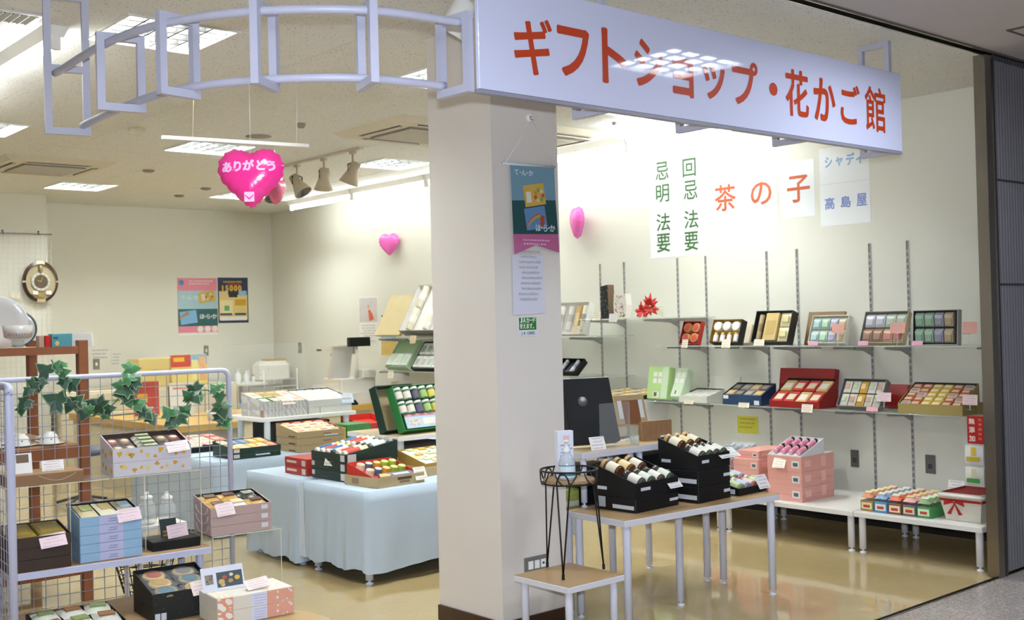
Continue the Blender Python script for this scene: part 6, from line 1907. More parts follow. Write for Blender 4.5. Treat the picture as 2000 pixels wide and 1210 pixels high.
closed_box('lower white box printed with yellow leaves on the clear riser', (p.x, p.y, .7578), RZ, WW, .19, .062, WYM, 'yellow leaf boxes', marks=leafy(2), lidh=.0622)
s_ = tray('open white box printed with yellow leaves, full of cake packets, behind the mesh top bar', (p.x, p.y, .8205), RZ, WW, .19, .06, .11, WYM, mat('#3a241a', .5), .034, marks=leafy(5))
CK = [(mat('#9a7a52', .5), mat('#c9b58a', .4), None, 'brown round cake in clear wrap in the yellow leaf box, %s side'), (mat('#b0352c', .4), mat('#d9c8b0', .4), None, 'red-trimmed round cake in clear wrap in the yellow leaf box, %s side')]
fill(s_, 2, 2, 'cookie', [(*c[:3], c[3] % 'left') for c in CK], 'round cakes at the left of the leaf box', .03, .04, area=(0, 0, .33, 1), pick=lambda i, j: (i + j) % 2)
fill(s_, 1, 4, 'packet', [(mat('#6d6a58', .25), mat('#a9b58a', .4), None, 'long grey-green cake packet in the yellow leaf box')], 'long packets in the leaf box', .034, .06, area=(.34, 0, .65, 1))
fill(s_, 2, 2, 'cookie', [(*c[:3], c[3] % 'right') for c in CK[::-1]], 'round cakes at the right of the leaf box', .03, .04, area=(.66, 0, 1, 1), pick=lambda i, j: (i + j) % 2)
q = Matrix.Translation((p.x, p.y, 0)) @ Matrix.Rotation(math.radians(RZ), 4, 'Z') @ Vector((WW * .68, -.022, 0))
card(tuple((q.x, q.y, .846)), RZ, .10, .055, mat('#e2d2d2', .6), 'pale pink price card on the yellow leaf boxes', -38, roll=-4)

# pink-beige stack on a tall clear stand
PK = (2.276, 4.757, 0.458, -5, 0.292)
PBM = mat('#b9a09a', .5)
def arc_marks(t, w, d, h):
    pts = [(-.0008, d * .5 + d * .34 * math.cos(a), h * .98 - h * .9 * math.sin(a)) for a in [k * PI / 10 for k in range(11)]]
    ob('arc_print', MB().tube(pts, .0022, mat('#cfc9d2', .5), 4), t)
    patch(t, [(w * .83, -.0007, h * .3), (w * .94, -.0007, h * .3), (w * .94, -.0007, h * .8), (w * .83, -.0007, h * .8)], mat('#dcdce2', .5))
clear_riser('tall clear acrylic stand under the pink-beige boxes', TM((PK[0] + .005, PK[1] - .01, 0), RZ), .335, .25, .4565, (0, .33))
for k, nm in enumerate(('bottom', 'middle')):
    closed_box('%s pink-beige box on the tall clear stand' % nm, (PK[0] + .005, PK[1], .458 + k * .0425), RZ, PK[4], .22, .0418, PBM, 'pink-beige box stack', marks=arc_marks, lidh=.042)
s_ = tray('top pink-beige box, open black tray of wrapped cakes', (PK[0] + .005, PK[1], .458 + .085), RZ, PK[4], .22, .04, .08, PBM, BLACK, .026, marks=arc_marks)
fill(s_, 3, 2, 'packet', [(mat('#b08a48', .25), mat('#4a2a1c', .4), None, 'gold wrapped chocolate cake in the pink-beige box'), (mat('#cfcac2', .15), mat('#d9c9a8', .3), None, 'silver wrapped cake in the pink-beige box'), (mat('#2f3a34', .25), mat('#8d8a80', .4), None, 'dark wrapped cake in the pink-beige box')], 'wrapped cakes in the pink-beige box', .032, .04, jit=.12, pick=lambda i, j: ((0, 1, 0), (0, 0, 2))[j][i])
q = TM((PK[0], PK[1], 0), RZ) @ Vector((.03, -.02, 0))
card((q.x, q.y, .545), RZ, .085, .062, mat('#e0cdcb', .6), 'pale pink price card on the pink-beige boxes', -30, roll=-4)

# black patterned biscuit boxes on the low stand
CKX = (1.906, 4.53, 0.312)
BPAT = spotted('#191a19', '#4d4b42', 55, .16)
closed_box('lower black box with grey floral print on the low stand', (CKX[0], CKX[1], .1838), RZ, .275, .26, .058, BPAT, 'black floral boxes', lidh=.0582, marks=lambda t, w, d, h: [patch(t, [(x, -.0007, h * .1), (x + .022, -.0007, h * .1), (x + .022, -.0007, h * .6), (x, -.0007, h * .6)], STK) for x in (.008, .034)])
s_ = tray('upper black box with grey floral print, open and full of wrapped biscuits', (CKX[0], CKX[1], .2425), RZ, .275, .26, .058, .115, BPAT, BLACK, .03)
seals = [(mat('#b59a68', .5), mat('#9a4a34', .4), None, 'wrapped biscuit with a rust seal in the black floral box'), (mat('#b59a68', .5), mat('#a58248', .4), None, 'wrapped biscuit with a tan seal in the black floral box'), (mat('#8a7a62', .5), mat('#3f6a78', .4), None, 'wrapped biscuit with a teal seal in the black floral box'), (mat('#9a8a72', .5), mat('#6d6a66', .4), None, 'wrapped biscuit with a grey seal in the black floral box')]
fill(s_, 2, 3, 'cookie', seals, 'wrapped biscuits in the black floral box', .03, .02, jit=.15, pick=lambda i, j: ((2, 1), (1, 2), (0, 3))[j][i])
q = TM(CKX, RZ) @ Vector((.165, -.022, 0))
card((q.x, q.y, .272), RZ, .10, .062, mat('#e2cfc8', .6), 'pale pink price card on the black floral biscuit box', -32, roll=-5)
p = LEAD @ Vector((.03, -.22, 0))
s_ = tray('black tray of bagged biscuits at the lower left, cut by the bottom edge', (p.x, p.y, .1838), RZ, .33, .27, .03, .055, BLACK, BLACK, .02)
fill(s_, 3, 2, 'packet', [(mat('#c4c1b8', .12), mat('#8a5f3c', .4), None, 'brown biscuit in a clear bag in the lower left tray'), (mat('#c2c6b4', .12), mat('#7f8a5a', .4), None, 'green tea biscuit in a clear bag in the lower left tray')], 'bagged biscuits in the lower left tray', .04, .02, jit=.2, pick=lambda i, j: (i + j) % 2)

# round table with orange printed boxes
rt = thing('round_table', 'small round wood-topped white table at the bottom edge under the orange boxes', 'table', TM((2.17, 4.14, 0)))
ob('table_top', MB().lathe([(.30, .15), (.305, .153), (.305, .178), (.302, .181)], mat('#d6d5dd', .4), 40), rt)
ob('wood_face', MB().lathe([(.298, .1812), (.297, .1835)], mat('#b0925f', .4, var=.12, scale=4), 40), rt)
for a in (.6, 2.2, 3.7, 5.3):
    ob('leg', MB().cyl((.2 * math.cos(a), .2 * math.sin(a), 0), .018, .1499, LEGM, 12), rt)
OR = [spotted('#de9a7c', '#e8e3da', 42, .5), mat('#d8d2c4', .5), mat('#d3d5e6', .5), spotted('#dba089', '#e2dadc', 50, .34)]
O0 = (2.097, 4.329, 0.185, -5, 0.328)
def orange_marks(t, w, d, h):
    patch(t, [(.001, -.0007, .001), (w * .2, -.0007, .001), (w * .2, -.0007, h - .001), (.001, -.0007, h - .001)], OR[0], 'dotted_panel')
    patch(t, [(w * .43, -.0007, .001), (w * .64, -.0007, .001), (w * .64, -.0007, h - .001), (w * .43, -.0007, h - .001)], OR[2], 'pale_panel')
    sc = MB(); scribble(sc, w * .2, h * .8, mat('#a9b0cc', .5, var=0), 4, -.0012, 6, w * .43, h * .1, .85); ob('print', sc, t)
    patch(t, [(w * .64, -.0008, .001), (w - .001, -.0008, .001), (w - .001, -.0008, h - .001), (w * .64, -.0008, h - .001)], OR[3], 'orange_panel')
    patch(t, [(w * .66, .004, h + .0006), (w - .004, .004, h + .0006), (w - .004, d - .004, h + .0006), (w * .66, d - .004, h + .0006)], spotted('#e3dccb', '#d9a35c', 60, .25), 'top_print')
    patch(t, [(.004, .004, h + .0006), (w * .18, .004, h + .0006), (w * .18, d - .004, h + .0006), (.004, d - .004, h + .0006)], spotted('#e3dccb', '#d98a5c', 60, .25), 'top_print')
OX, OY = 2.07, 4.275
for k, nm in enumerate(('lower cream and orange printed box on the round table', 'upper cream and orange printed box on the round table')):
    closed_box(nm, (OX, OY, .1842 + k * .0565), RZ, .335, .21, .056, OR[1], 'cream and orange boxes', marks=orange_marks, lidh=.0562)
M_ = TM((OX + .0, OY + .13, .299), RZ) @ Matrix.Rotation(math.radians(-18), 4, 'X')
o = thing('picture_leaflet', 'white leaflet with a photo of cookies standing on the cream and orange boxes', 'leaflet', M_)
ob('sheet', MB().box((0, 0, 0), (.185, .0015, .10), mat('#d9dbe4', .45)), o)
ob('photo_print', MB().quad([(.065, -.0006, .012), (.178, -.0006, .012), (.178, -.0006, .075), (.065, -.0006, .075)], mat('#4a5458', .4)), o)
mb = MB()
for k, (x, z, r, c) in enumerate(((.085, .035, .014, '#c9a862'), (.1, .052, .01, '#b5553c'), (.125, .035, .011, '#b98a5a'), (.13, .06, .009, '#d9cdb0'), (.155, .045, .012, '#d3b04a'), (.09, .022, .01, '#c9aa70'))):
    mb.add([(x + r * math.cos(a * PI / 6), -.0011, z + r * .8 * math.sin(a * PI / 6)) for a in range(12)], [tuple(range(12))], mat(c, .5, var=0))
ob('cookie_print', mb, o)
ob('grid_print', MB().quad([(.015, -.0006, .03), (.05, -.0006, .03), (.05, -.0006, .07), (.015, -.0006, .07)], spotted('#8d8272', '#4a4038', 90, .3)), o)
q = TM((OX, OY, 0), RZ) @ Vector((.15, .04, 0))
card((q.x, q.y, .30), RZ, .105, .06, mat('#e2cdc8', .6), 'pale pink price card lying on the cream and orange boxes', -60, roll=-5)

# ivy garland over the mesh panel -------------------------------------------
ivy = thing('ivy_garland', 'artificial variegated ivy garland draped along the top of the mesh panel', 'garland', TM((1.922, 5.081, 1.042)))
i0 = (1.922, 5.081, 1.042)
STEMM, LEAFM, LEAFE, LEAFP = mat('#2f4a2c', .6), mat('#1f4429', .45, var=.3, scale=30), mat('#728c6b', .5), mat('#2f6a38', .45, var=.25, scale=30)
st1 = ((1.707, 5.099, 1.279), (1.733, 5.097, 1.218), (1.756, 5.095, 1.163), (1.768, 5.094, 1.11), (1.8, 5.091, 1.051), (1.843, 5.087, 1.02), (1.91, 5.082, 1.025), (1.968, 5.076, 1.063), (2.01, 5.073, 1.111), (2.032, 5.071, 1.164), (2.04, 5.07, 1.218))
st2 = ((2.04, 5.07, 1.218), (2.039, 5.07, 1.147), (2.056, 5.069, 1.085), (2.101, 5.065, 1.03), (2.141, 5.061, 0.985))
st3 = ((2.212, 5.055, 0.965), (2.261, 5.051, 0.991), (2.304, 5.047, 1.029), (2.329, 5.045, 1.076), (2.38, 5.04, 1.104), (2.43, 5.036, 1.097), (2.454, 5.034, 1.056), (2.468, 5.033, 1.006), (2.487, 5.031, 0.935))
st4 = ((1.711, 5.089, 1.249), (1.67, 5.093, 1.195), (1.629, 5.096, 1.156), (1.594, 5.099, 1.109), (1.568, 5.101, 1.067))
for s in (st1, st2, st3, st4):
    ob('stem', MB().tube(spline([(p[0] - i0[0], p[1] - i0[1], p[2] - i0[2]) for p in s], 4), .0024, STEMM, 5), ivy)


def leaf_mesh(dark):
    mb = MB()
    out = [(0, 0), (.16, -.13), (.42, -.18), (.37, .06), (.64, .26), (.35, .40), (.26, .60), (0, 1.0), (-.26, .60), (-.35, .40), (-.64, .26), (-.37, .06), (-.42, -.18), (-.16, -.13)]
    n = len(out)
    z = lambda x, y, r: .10 * math.sin(y * 3) - .22 * x * x - .1 * abs(x)
    c = (0, .32)
    inner = [(c[0] + (x - c[0]) * .86, c[1] + (y - c[1]) * .86) for x, y in out]
    vs = [(x, y, z(x, y, 1)) for x, y in out] + [(x, y, z(x, y, 0)) for x, y in inner] + [(0, .32, .09)]
    mb.add(vs, [(i, (i + 1) % n, n + (i + 1) % n, n + i) for i in range(n)], LEAFE)
    mb.add(vs, [(n + i, n + (i + 1) % n, 2 * n) for i in range(n)], dark)
    return mb.mesh('leaf')


lfs = [leaf_mesh(LEAFM), leaf_mesh(LEAFP)]
LEAVES = ((85, 722, 34, 70, 0), (108, 716, 26, -20, 1), (125, 727, 24, -70, 1), (118, 712, 20, 20, 1), (62, 752, 28, 150, 0), (76, 750, 30, 200, 0), (52, 765, 22, 120, 0), (47, 788, 30, 120, 0), (42, 800, 26, 160, 0),
          (106, 782, 46, 80, 0), (124, 748, 26, 190, 0), (140, 748, 32, -70, 0), (133, 792, 30, 170, 0), (148, 783, 32, -60, 0), (158, 790, 20, 170, 0), (162, 810, 26, 150, 0), (170, 800, 22, 60, 1), (187, 790, 42, 65, 0), (211, 798, 26, -100, 0), (205, 812, 18, -140, 1),
          (256, 720, 36, -62, 1), (247, 738, 30, 30, 1), (264, 742, 34, -20, 0), (262, 755, 30, 200, 0), (230, 752, 24, 60, 1), (240, 762, 36, 100, 0), (236, 770, 30, 120, 0), (246, 775, 30, 175, 0), (250, 785, 26, -140, 1), (268, 788, 32, -40, 1), (275, 802, 30, 80, 0), (285, 808, 34, 200, 0), (296, 818, 28, 190, 0),
          (325, 805, 30, 30, 1), (340, 818, 46, 150, 0), (330, 824, 30, 110, 0), (350, 814, 26, -100, 0), (362, 800, 28, -20, 1), (366, 772, 28, 60, 1), (376, 775, 36, 200, 0), (382, 762, 36, -170, 0), (388, 775, 20, -150, 1), (416, 758, 24, 20, 1), (427, 752, 22, 0, 1), (427, 775, 26, 190, 1), (424, 790, 20, 80, 1),
          (434, 800, 44, 190, 0), (430, 812, 30, -30, 0), (438, 826, 34, 200, 1))
LP_ = ((1.67, 5.092, 1.235), (1.72, 5.088, 1.246), (1.756, 5.085, 1.22), (1.742, 5.086, 1.255), (1.62, 5.097, 1.17), (1.65, 5.094, 1.173), (1.599, 5.099, 1.143), (1.587, 5.1, 1.092), (1.577, 5.101, 1.066), (1.712, 5.089, 1.098), (1.753, 5.085, 1.172), (1.788, 5.082, 1.17), (1.77, 5.084, 1.071), (1.804, 5.081, 1.09), (1.825, 5.079, 1.072), (1.833, 5.078, 1.026), (1.851, 5.077, 1.048), (1.89, 5.073, 1.068), (1.943, 5.069, 1.046), (1.929, 5.07, 1.014), (2.05, 5.059, 1.222), (2.028, 5.061, 1.181), (2.068, 5.058, 1.17), (2.062, 5.058, 1.139), (1.989, 5.065, 1.15), (2.011, 5.063, 1.126), (2.002, 5.064, 1.108), (2.024, 5.062, 1.094), (2.033, 5.061, 1.07), (2.075, 5.057, 1.061), (2.09, 5.056, 1.027), (2.113, 5.054, 1.011), (2.139, 5.051, 0.985), (2.209, 5.045, 1.012), (2.244, 5.042, 0.978), (2.22, 5.044, 0.965), (2.269, 5.04, 0.986), (2.299, 5.037, 1.017), (2.31, 5.036, 1.084), (2.335, 5.034, 1.076), (2.35, 5.033, 1.106), (2.365, 5.032, 1.074), (2.436, 5.026, 1.111), (2.464, 5.023, 1.125), (2.463, 5.023, 1.068), (2.454, 5.024, 1.032), (2.479, 5.022, 1.005), (2.468, 5.023, 0.977), (2.488, 5.021, 0.941))
rn = random.Random(11)
for (px, py, sz_, rot, k), p in zip(LEAVES, LP_):
    s = sz_ * .0022
    M = Matrix.Translation((p[0] - i0[0], p[1] - i0[1] - rn.uniform(0, .02), p[2] - i0[2])) @ Matrix.Rotation(math.radians(-25), 4, 'Z') @ Euler((math.radians(75 + rn.uniform(-25, 25)), math.radians(rn.uniform(-25, 25)), 0)).to_matrix().to_4x4() @ Matrix.Rotation(math.radians(rot), 4, 'Z') @ Matrix.Scale(s, 4) @ Matrix.Translation((0, -.35, 0))
    ob('leaf', lfs[k], ivy, M)

# ------------------------------------------------------------------ wooden rack with crockery
RW = mat('#7d4a2c', .45, var=.2, scale=12)
RW2 = mat('#a8825a', .5, var=.15, scale=6)
RX1, RY0, RXL, RY1 = 2.165, 5.90, 1.15, 6.75
rk = thing('wooden_rack', 'reddish-brown wooden rack with shelves behind the mesh panel, holding crockery', 'rack', TM((RXL, RY0, 0)))
rw, rd, rh = RX1 - RXL, RY1 - RY0, 1.355
for x, y in ((rw - .05, 0), (rw - .05, rd - .05), (0, 0), (0, rd - .05)):
    ob('post', MB().bbox((x, y, 0), (x + .05, y + .05, rh if x else rh), RW, .003), rk)
ob('top_rail', MB().box((.0502, .005, 1.285), (rw - .0502, .03, 1.325), RW), rk)
ob('top_board', MB().box((.0502, .0305, 1.30), (rw - .0502, rd - .01, 1.32), RW2), rk)
ob('shelf_rail', MB().box((.0502, .005, .745), (rw - .0502, .03, .81), RW), rk)
ob('shelf_board', MB().box((.0502, .0305, .80), (rw - .0502, rd - .01, .82), RW2), rk)
ob('low_rail', MB().box((.0502, .005, .14), (rw - .0502, .03, .18), RW), rk)
ob('low_board', MB().box((.0502, .0305, .16), (rw - .0502, rd - .01, .18), RW2), rk)
CHINA = mat('#dcdbd8', .15, spec=.6, var=.02)
SPRIG = mat('#a8703a', .4, var=0)
SPRG2 = mat('#5a6a72', .4, var=0)


def upturned_cup(px, py, Y0, z, label, s=1.0):
    x = px
    t = thing('tea_cup', label, 'cup', TM((px, Y0, z)), 'upturned china cups')
    ob('cup', MB().lathe([(.048 * s, .006), (.046 * s, .012), (.036 * s, .045), (.026 * s, .058), (.022 * s, .06), (.022 * s, .066), (.018 * s, .066), (.018 * s, .06)], CHINA, 20, cap=False), t)
    ob('saucer', MB().lathe([(.02, 0), (.03, .0), (.068 * s, .008), (.066 * s, .010), (.02, .004)], CHINA, 24), t)
    mb = MB()
    for k in range(7):
        a = k * .9
        r = .0425 * s
        mb.add([(r * math.cos(a + dx), r * math.sin(a + dx), .028 + dz) for dx, dz in ((0, 0), (.12, -.003), (.2, .004), (.08, .007))], [(0, 1, 2, 3)], SPRIG if k % 2 else SPRG2)
    ob('sprig_print', mb, t)
    ob('handle', MB().tube([(-.042 * s, 0, .018), (-.062 * s, 0, .026), (-.06 * s, 0, .042), (-.038 * s, 0, .046)], .0035, CHINA, 6), t)


for (px, yy, lb, s) in ((1.985, 5.985, 'upturned white china cup at the right end of the rack shelf', 1.1), (1.845, 6.0, 'upturned white china cup second from the right on the rack shelf', 1.1), (1.70, 6.0, 'upturned white china cup beside the tall mesh post', 1.1), (1.80, 6.19, 'upturned white china cup in the second row on the rack shelf', 1.1)):
    upturned_cup(px, 0, yy, .8205, lb, s)
# hanging wire rack of small cups above them is built as a cup stand
stn = thing('cup_stand', 'dark two-armed stand of white cups on the rack shelf behind the ivy', 'cup stand', TM((1.72, 6.35, .8205)))
ob('post', MB().tube([(0, 0, 0), (0, 0, .30)], .005, INK, 6), stn)
for z in (.13, .24):
    ob('arm', MB().tube([(-.09, 0, z), (.09, 0, z)], .004, INK, 6), stn)
    for x in (-.06, .06):
        ob('cup', MB().lathe([(.001, -.07), (.026, -.07), (.04, -.035), (.044, -.006), (.041, -.006), (.036, -.035), (.001, -.064)], CHINA, 16, cap=False), stn, Matrix.Translation((x, 0, z)))
ob('base', MB().cyl((0, 0, 0), .07, .006, INK, 18), stn)


def plate(label, P, r, m, rx, rim=None, group='standing plates'):
    t = thing('plate', label, 'plate', Matrix.Translation(P) @ Matrix.Rotation(math.radians(-25), 4, 'Z') @ Matrix.Rotation(math.radians(rx), 4, 'X'), group)
    ob('dish', MB().lathe([(r * .55, .0), (r * .6, .004), (r, .022), (r * .98, .026), (r * .6, .010), (.001, .009)], m, 36, cap=False), t)
    ob('foot_ring', MB().lathe([(r * .45, -.004), (r * .56, -.004), (r * .56, .002), (r * .45, .002)], m, 28), t)
    if rim:
        ob('rim_band', MB().lathe([(r * 1.001, .020), (r * 1.001, .0265), (r * .9, .0235)], rim, 36, cap=False), t)


zt = 1.321
plate('large white plate standing on the rack top, tall and pale, second from the left', (1.83, 6.22, zt + .139), .135, CHINA, 96)
plate('large cream plate standing on the rack top at the left edge', (1.55, 6.15, zt + .134), .13, mat('#d8ccb8', .2, var=.02), 96)
plate('plate with a dark teal rim standing behind the white plate on the rack top', (1.95, 6.34, zt + .104), .10, mat('#c9c9c9', .2), 96, mat('#1d3c48', .3))
# shallow round bowl on a stand, plain grey print
bwl = thing('soup_bowl', 'grey-white straight-sided bowl with small printed motifs on the rack top', 'bowl', TM((1.845, 6.0, zt)))
ob('glass_stand', MB().lathe([(.05, 0), (.05, .004), (.03, .008), (.03, .045), (.05, .05), (.05, .053)], GLASSM, 20), bwl)
ob('bowl', MB().lathe([(.001, .054), (.055, .054), (.066, .06), (.075, .118), (.072, .118), (.062, .064), (.001, .06)], mat('#c7c2bd', .2, spec=.6), 32, cap=False), bwl)
mb = MB()
for k in range(14):
    a = -2.6 + k * .2
    r = .0695
    mb.add([(r * math.cos(a + dx), r * math.sin(a + dx), .066 + dz) for dx, dz in ((0, 0), (.06, 0), (.06, .012), (0, .012))], [(0, 1, 2, 3)], SPRIG if k % 3 else SPRG2)
ob('motif_print', mb, bwl)
for (x, w, h, d, c, lb) in ((1.93, .028, .062, .05, '#a98a78', 'thin tan and cream box beside the red one on the rack top'), (1.962, .028, .062, .05, '#a8221c', 'thin red box beside the teal one on the rack top'), (1.995, .105, .07, .06, '#4f8a94', 'teal green box standing on the rack top')):
    closed_box(lb, (x, 5.945, zt), 0, w, d, h, mat(c, .3), cat='box', name='small_box', lidh=h + .0002, marks=(lambda t, w, d, h: (patch(t, [(w * .06, -.0008, h * .62), (w * .3, -.0008, h * .62), (w * .3, -.0008, h * .78), (w * .06, -.0008, h * .78)], mat('#26505c', .4), 'print'), patch(t, [(w * .25 + .012 * math.cos(a * PI / 4), -.0009, h * .3 + .012 * math.sin(a * PI / 4)) for a in range(8)], mat('#c9a86a', .4), 'emblem_print'))) if w > .05 else None)
t = thing('photo_card', 'grey card in a clear holder at the right end of the rack top', 'card', TM((2.035 + .07, 5.935, zt), 0) @ Matrix.Rotation(math.radians(-18), 4, 'X'))
t.matrix_world = TM((2.005 + .098, 5.94, zt + .0005)) @ Matrix.Rotation(math.radians(-16), 4, 'X')
ob('sheet', MB().box((0, 0, 0), (.10, .0015, .07), mat('#a9a09a', .4)), t)
ob('holder', MB().box((-.006, -.0025, -.0), (.106, -.0008, .074), PLASTIC), t)
# black wire basket and glassware low down
wbk = thing('wire_basket', 'black wire basket on the floor behind the left shelf', 'basket', TM((2.42, 5.85, 0)))
for k in range(5):
    ob('hoop', MB().tube(circ(.11 + .012 * k, .03 + k * .045, 20), .0035, WIRE, 5, True), wbk)
for k in range(14):
    a = k * 2 * PI / 14
    ob('upright', MB().tube([(.105 * math.cos(a), .105 * math.sin(a), .004), (.165 * math.cos(a), .165 * math.sin(a), .225)], .003, WIRE, 5), wbk)
for k, (x, y, r, h) in enumerate(((2.30, 5.52, .05, .13), (2.40, 5.50, .045, .12))):
    t = thing('glass_jar', ('left' if k == 0 else 'right') + ' of two clear glass jars seen through the acrylic riser', 'jar', TM((x, y, .42)))
    ob('body', MB().lathe([(.001, .0), (r * .7, 0), (r, .02), (r, h * .7), (r * .6, h * .9), (r * .62, h)], mat('#dfe2e0', .08, alpha=.4, spec=.7, var=0), 18, cap=False), t)
    ob('lid', MB().lathe([(r * .64, h), (r * .64, h + .012), (.012, h + .02), (.012, h + .034), (.001, h + .036)], CHINA, 16, cap=False), t)
tb_ = table('display_table', 'narrow white table behind the mesh panel holding glass jars', (2.22, 5.44, 0), 0, .26, .22, .42, [(.02, .02), (.24, .02), (.02, .2), (.24, .2)], WHITETOP, EDGEM, LEGM, .012, .02)

# ------------------------------------------------------------------ far left: mesh panel on the pier with an oval clock
PY = 11.307
pm = thing('mesh_panel', 'white wire mesh panel fixed to the far left pier, holding the oval clock', 'display panel', TM((2.6, PY - .02, 0)))
vw = MB().tube([(0, 0, .4), (0, 0, 2.36)], .0022, mat('#cdccc6', .4, var=0), 4).mesh('upright_wire')
hw = MB().tube([(0, 0, 0), (1.21, 0, 0)], .0022, mat('#cdccc6', .4, var=0), 4).mesh('cross_wire')
for k in range(25):
    ob('upright_wire', vw, pm, Matrix.Translation((k * .05, 0, 0)))
for k in range(39):
    ob('cross_wire', hw, pm, Matrix.Translation((0, -.002, .42 + k * .05)))
ob('top_bar', MB().tube([(0, 0, 2.36), (1.21, 0, 2.36)], .006, mat('#8d8a88', .4), 6), pm)
for x in (.75, 1.08):
    ob('hook', MB().tube([(x, .018, 2.38), (x, -.012, 2.385), (x, -.012, 2.35)], .006, INK, 6), pm)
ck = thing('wall_clock', 'oval wall clock with a dark brown and cream rim on the far left mesh panel', 'clock', TM((3.685, PY - .05, 1.894)))
ER, EZ = .166, .20
def ell(k, s, y): return (ER * s * math.sin(k), y, EZ * s * math.cos(k))
def ell_ring(mb, s0, s1, a0, a1, y, m, n=24):
    for k in range(n):
        t0, t1 = a0 + (a1 - a0) * k / n, a0 + (a1 - a0) * (k + 1) / n
        mb.add([ell(t0, s0, y), ell(t1, s0, y), ell(t1, s1, y - .012), ell(t0, s1, y - .012), ell(t1, s0, y + .03), ell(t0, s0, y + .03)], [(0, 1, 2, 3), (5, 4, 1, 0)], m)
CRM, DKB = mat('#d6cba8', .35), mat('#3a2418', .35)
mb = MB(); mb.add([ell(k * 2 * PI / 40, .98, .01) for k in range(40)], [tuple(range(40))], mat('#b9ab8a', .5))
ob('back_plate', mb, ck)
for k in range(4):
    mb = MB(); ell_ring(mb, 1.0, .86, k * PI / 2 + (.26 if k % 2 == 0 else .05), (k + 1) * PI / 2 - (.05 if k % 2 == 0 else .26), 0, DKB, 14)
    ob('rim_segment', mb, ck)
for a in (0, PI / 2, PI, 1.5 * PI):
    mb = MB(); ell_ring(mb, 1.01, .86, a - (.25 if abs(math.sin(a)) < .1 else .04), a + (.25 if abs(math.sin(a)) < .1 else .04), -.002, CRM, 8)
    ob('cream_segment', mb, ck)
def face(r, y, m, n=28): return MB().add([(r * math.cos(k * 2 * PI / n), y, r * math.sin(k * 2 * PI / n)) for k in range(n)][::-1], [tuple(range(n))], m)
ob('dial_ring', face(.088, -.004, mat('#cfcdc2', .3)), ck)
ob('dial', face(.066, -.006, mat('#54483a', .3, var=.3, scale=40)), ck)
mb = MB()
for k in range(12):
    a = k * PI / 6
    mb.add([(.077 * math.cos(a) + dx, -.0055, .077 * math.sin(a) + dz) for dx, dz in ((-.005, -.005), (.005, -.005), (.005, .005), (-.005, .005))], [(0, 1, 2, 3)], mat('#9a968a', .4, var=0))
ob('hour_marks', mb, ck)
ob('hour_hand', MB().box((-.002, -.009, 0), (.002, -.008, .036), mat('#d6b04a', .3)), ck, Matrix.Rotation(math.radians(-70), 4, 'Y'))
ob('minute_hand', MB().box((-.0015, -.010, 0), (.0015, -.009, .052), mat('#d6b04a', .3)), ck, Matrix.Rotation(math.radians(20), 4, 'Y'))
mb = MB()
mb.M = Matrix.Translation((0, -.006, .13))
mb.lathe([(.001, .03), (.016, .02), (.02, -.03), (.001, -.035)], mat('#c9b98f', .25, metal=.5), 10, cap=False)
ob('ornament', mb, ck)
ob('pendulum_ornament', MB().box((-.03, -.008, -.15), (.03, -.004, -.105), mat('#a8905a', .3, metal=.4)), ck)
for x in (-.08, .045):
    ob('price_label', MB().box((x, -.012, -.125), (x + .05, -.011, -.09), CARDWHITE), ck)
card((3.42, PY - .03, 1.735), 0, .07, .05, CARDCREAM, 'small cream price card on the mesh panel left of the oval clock', 0)

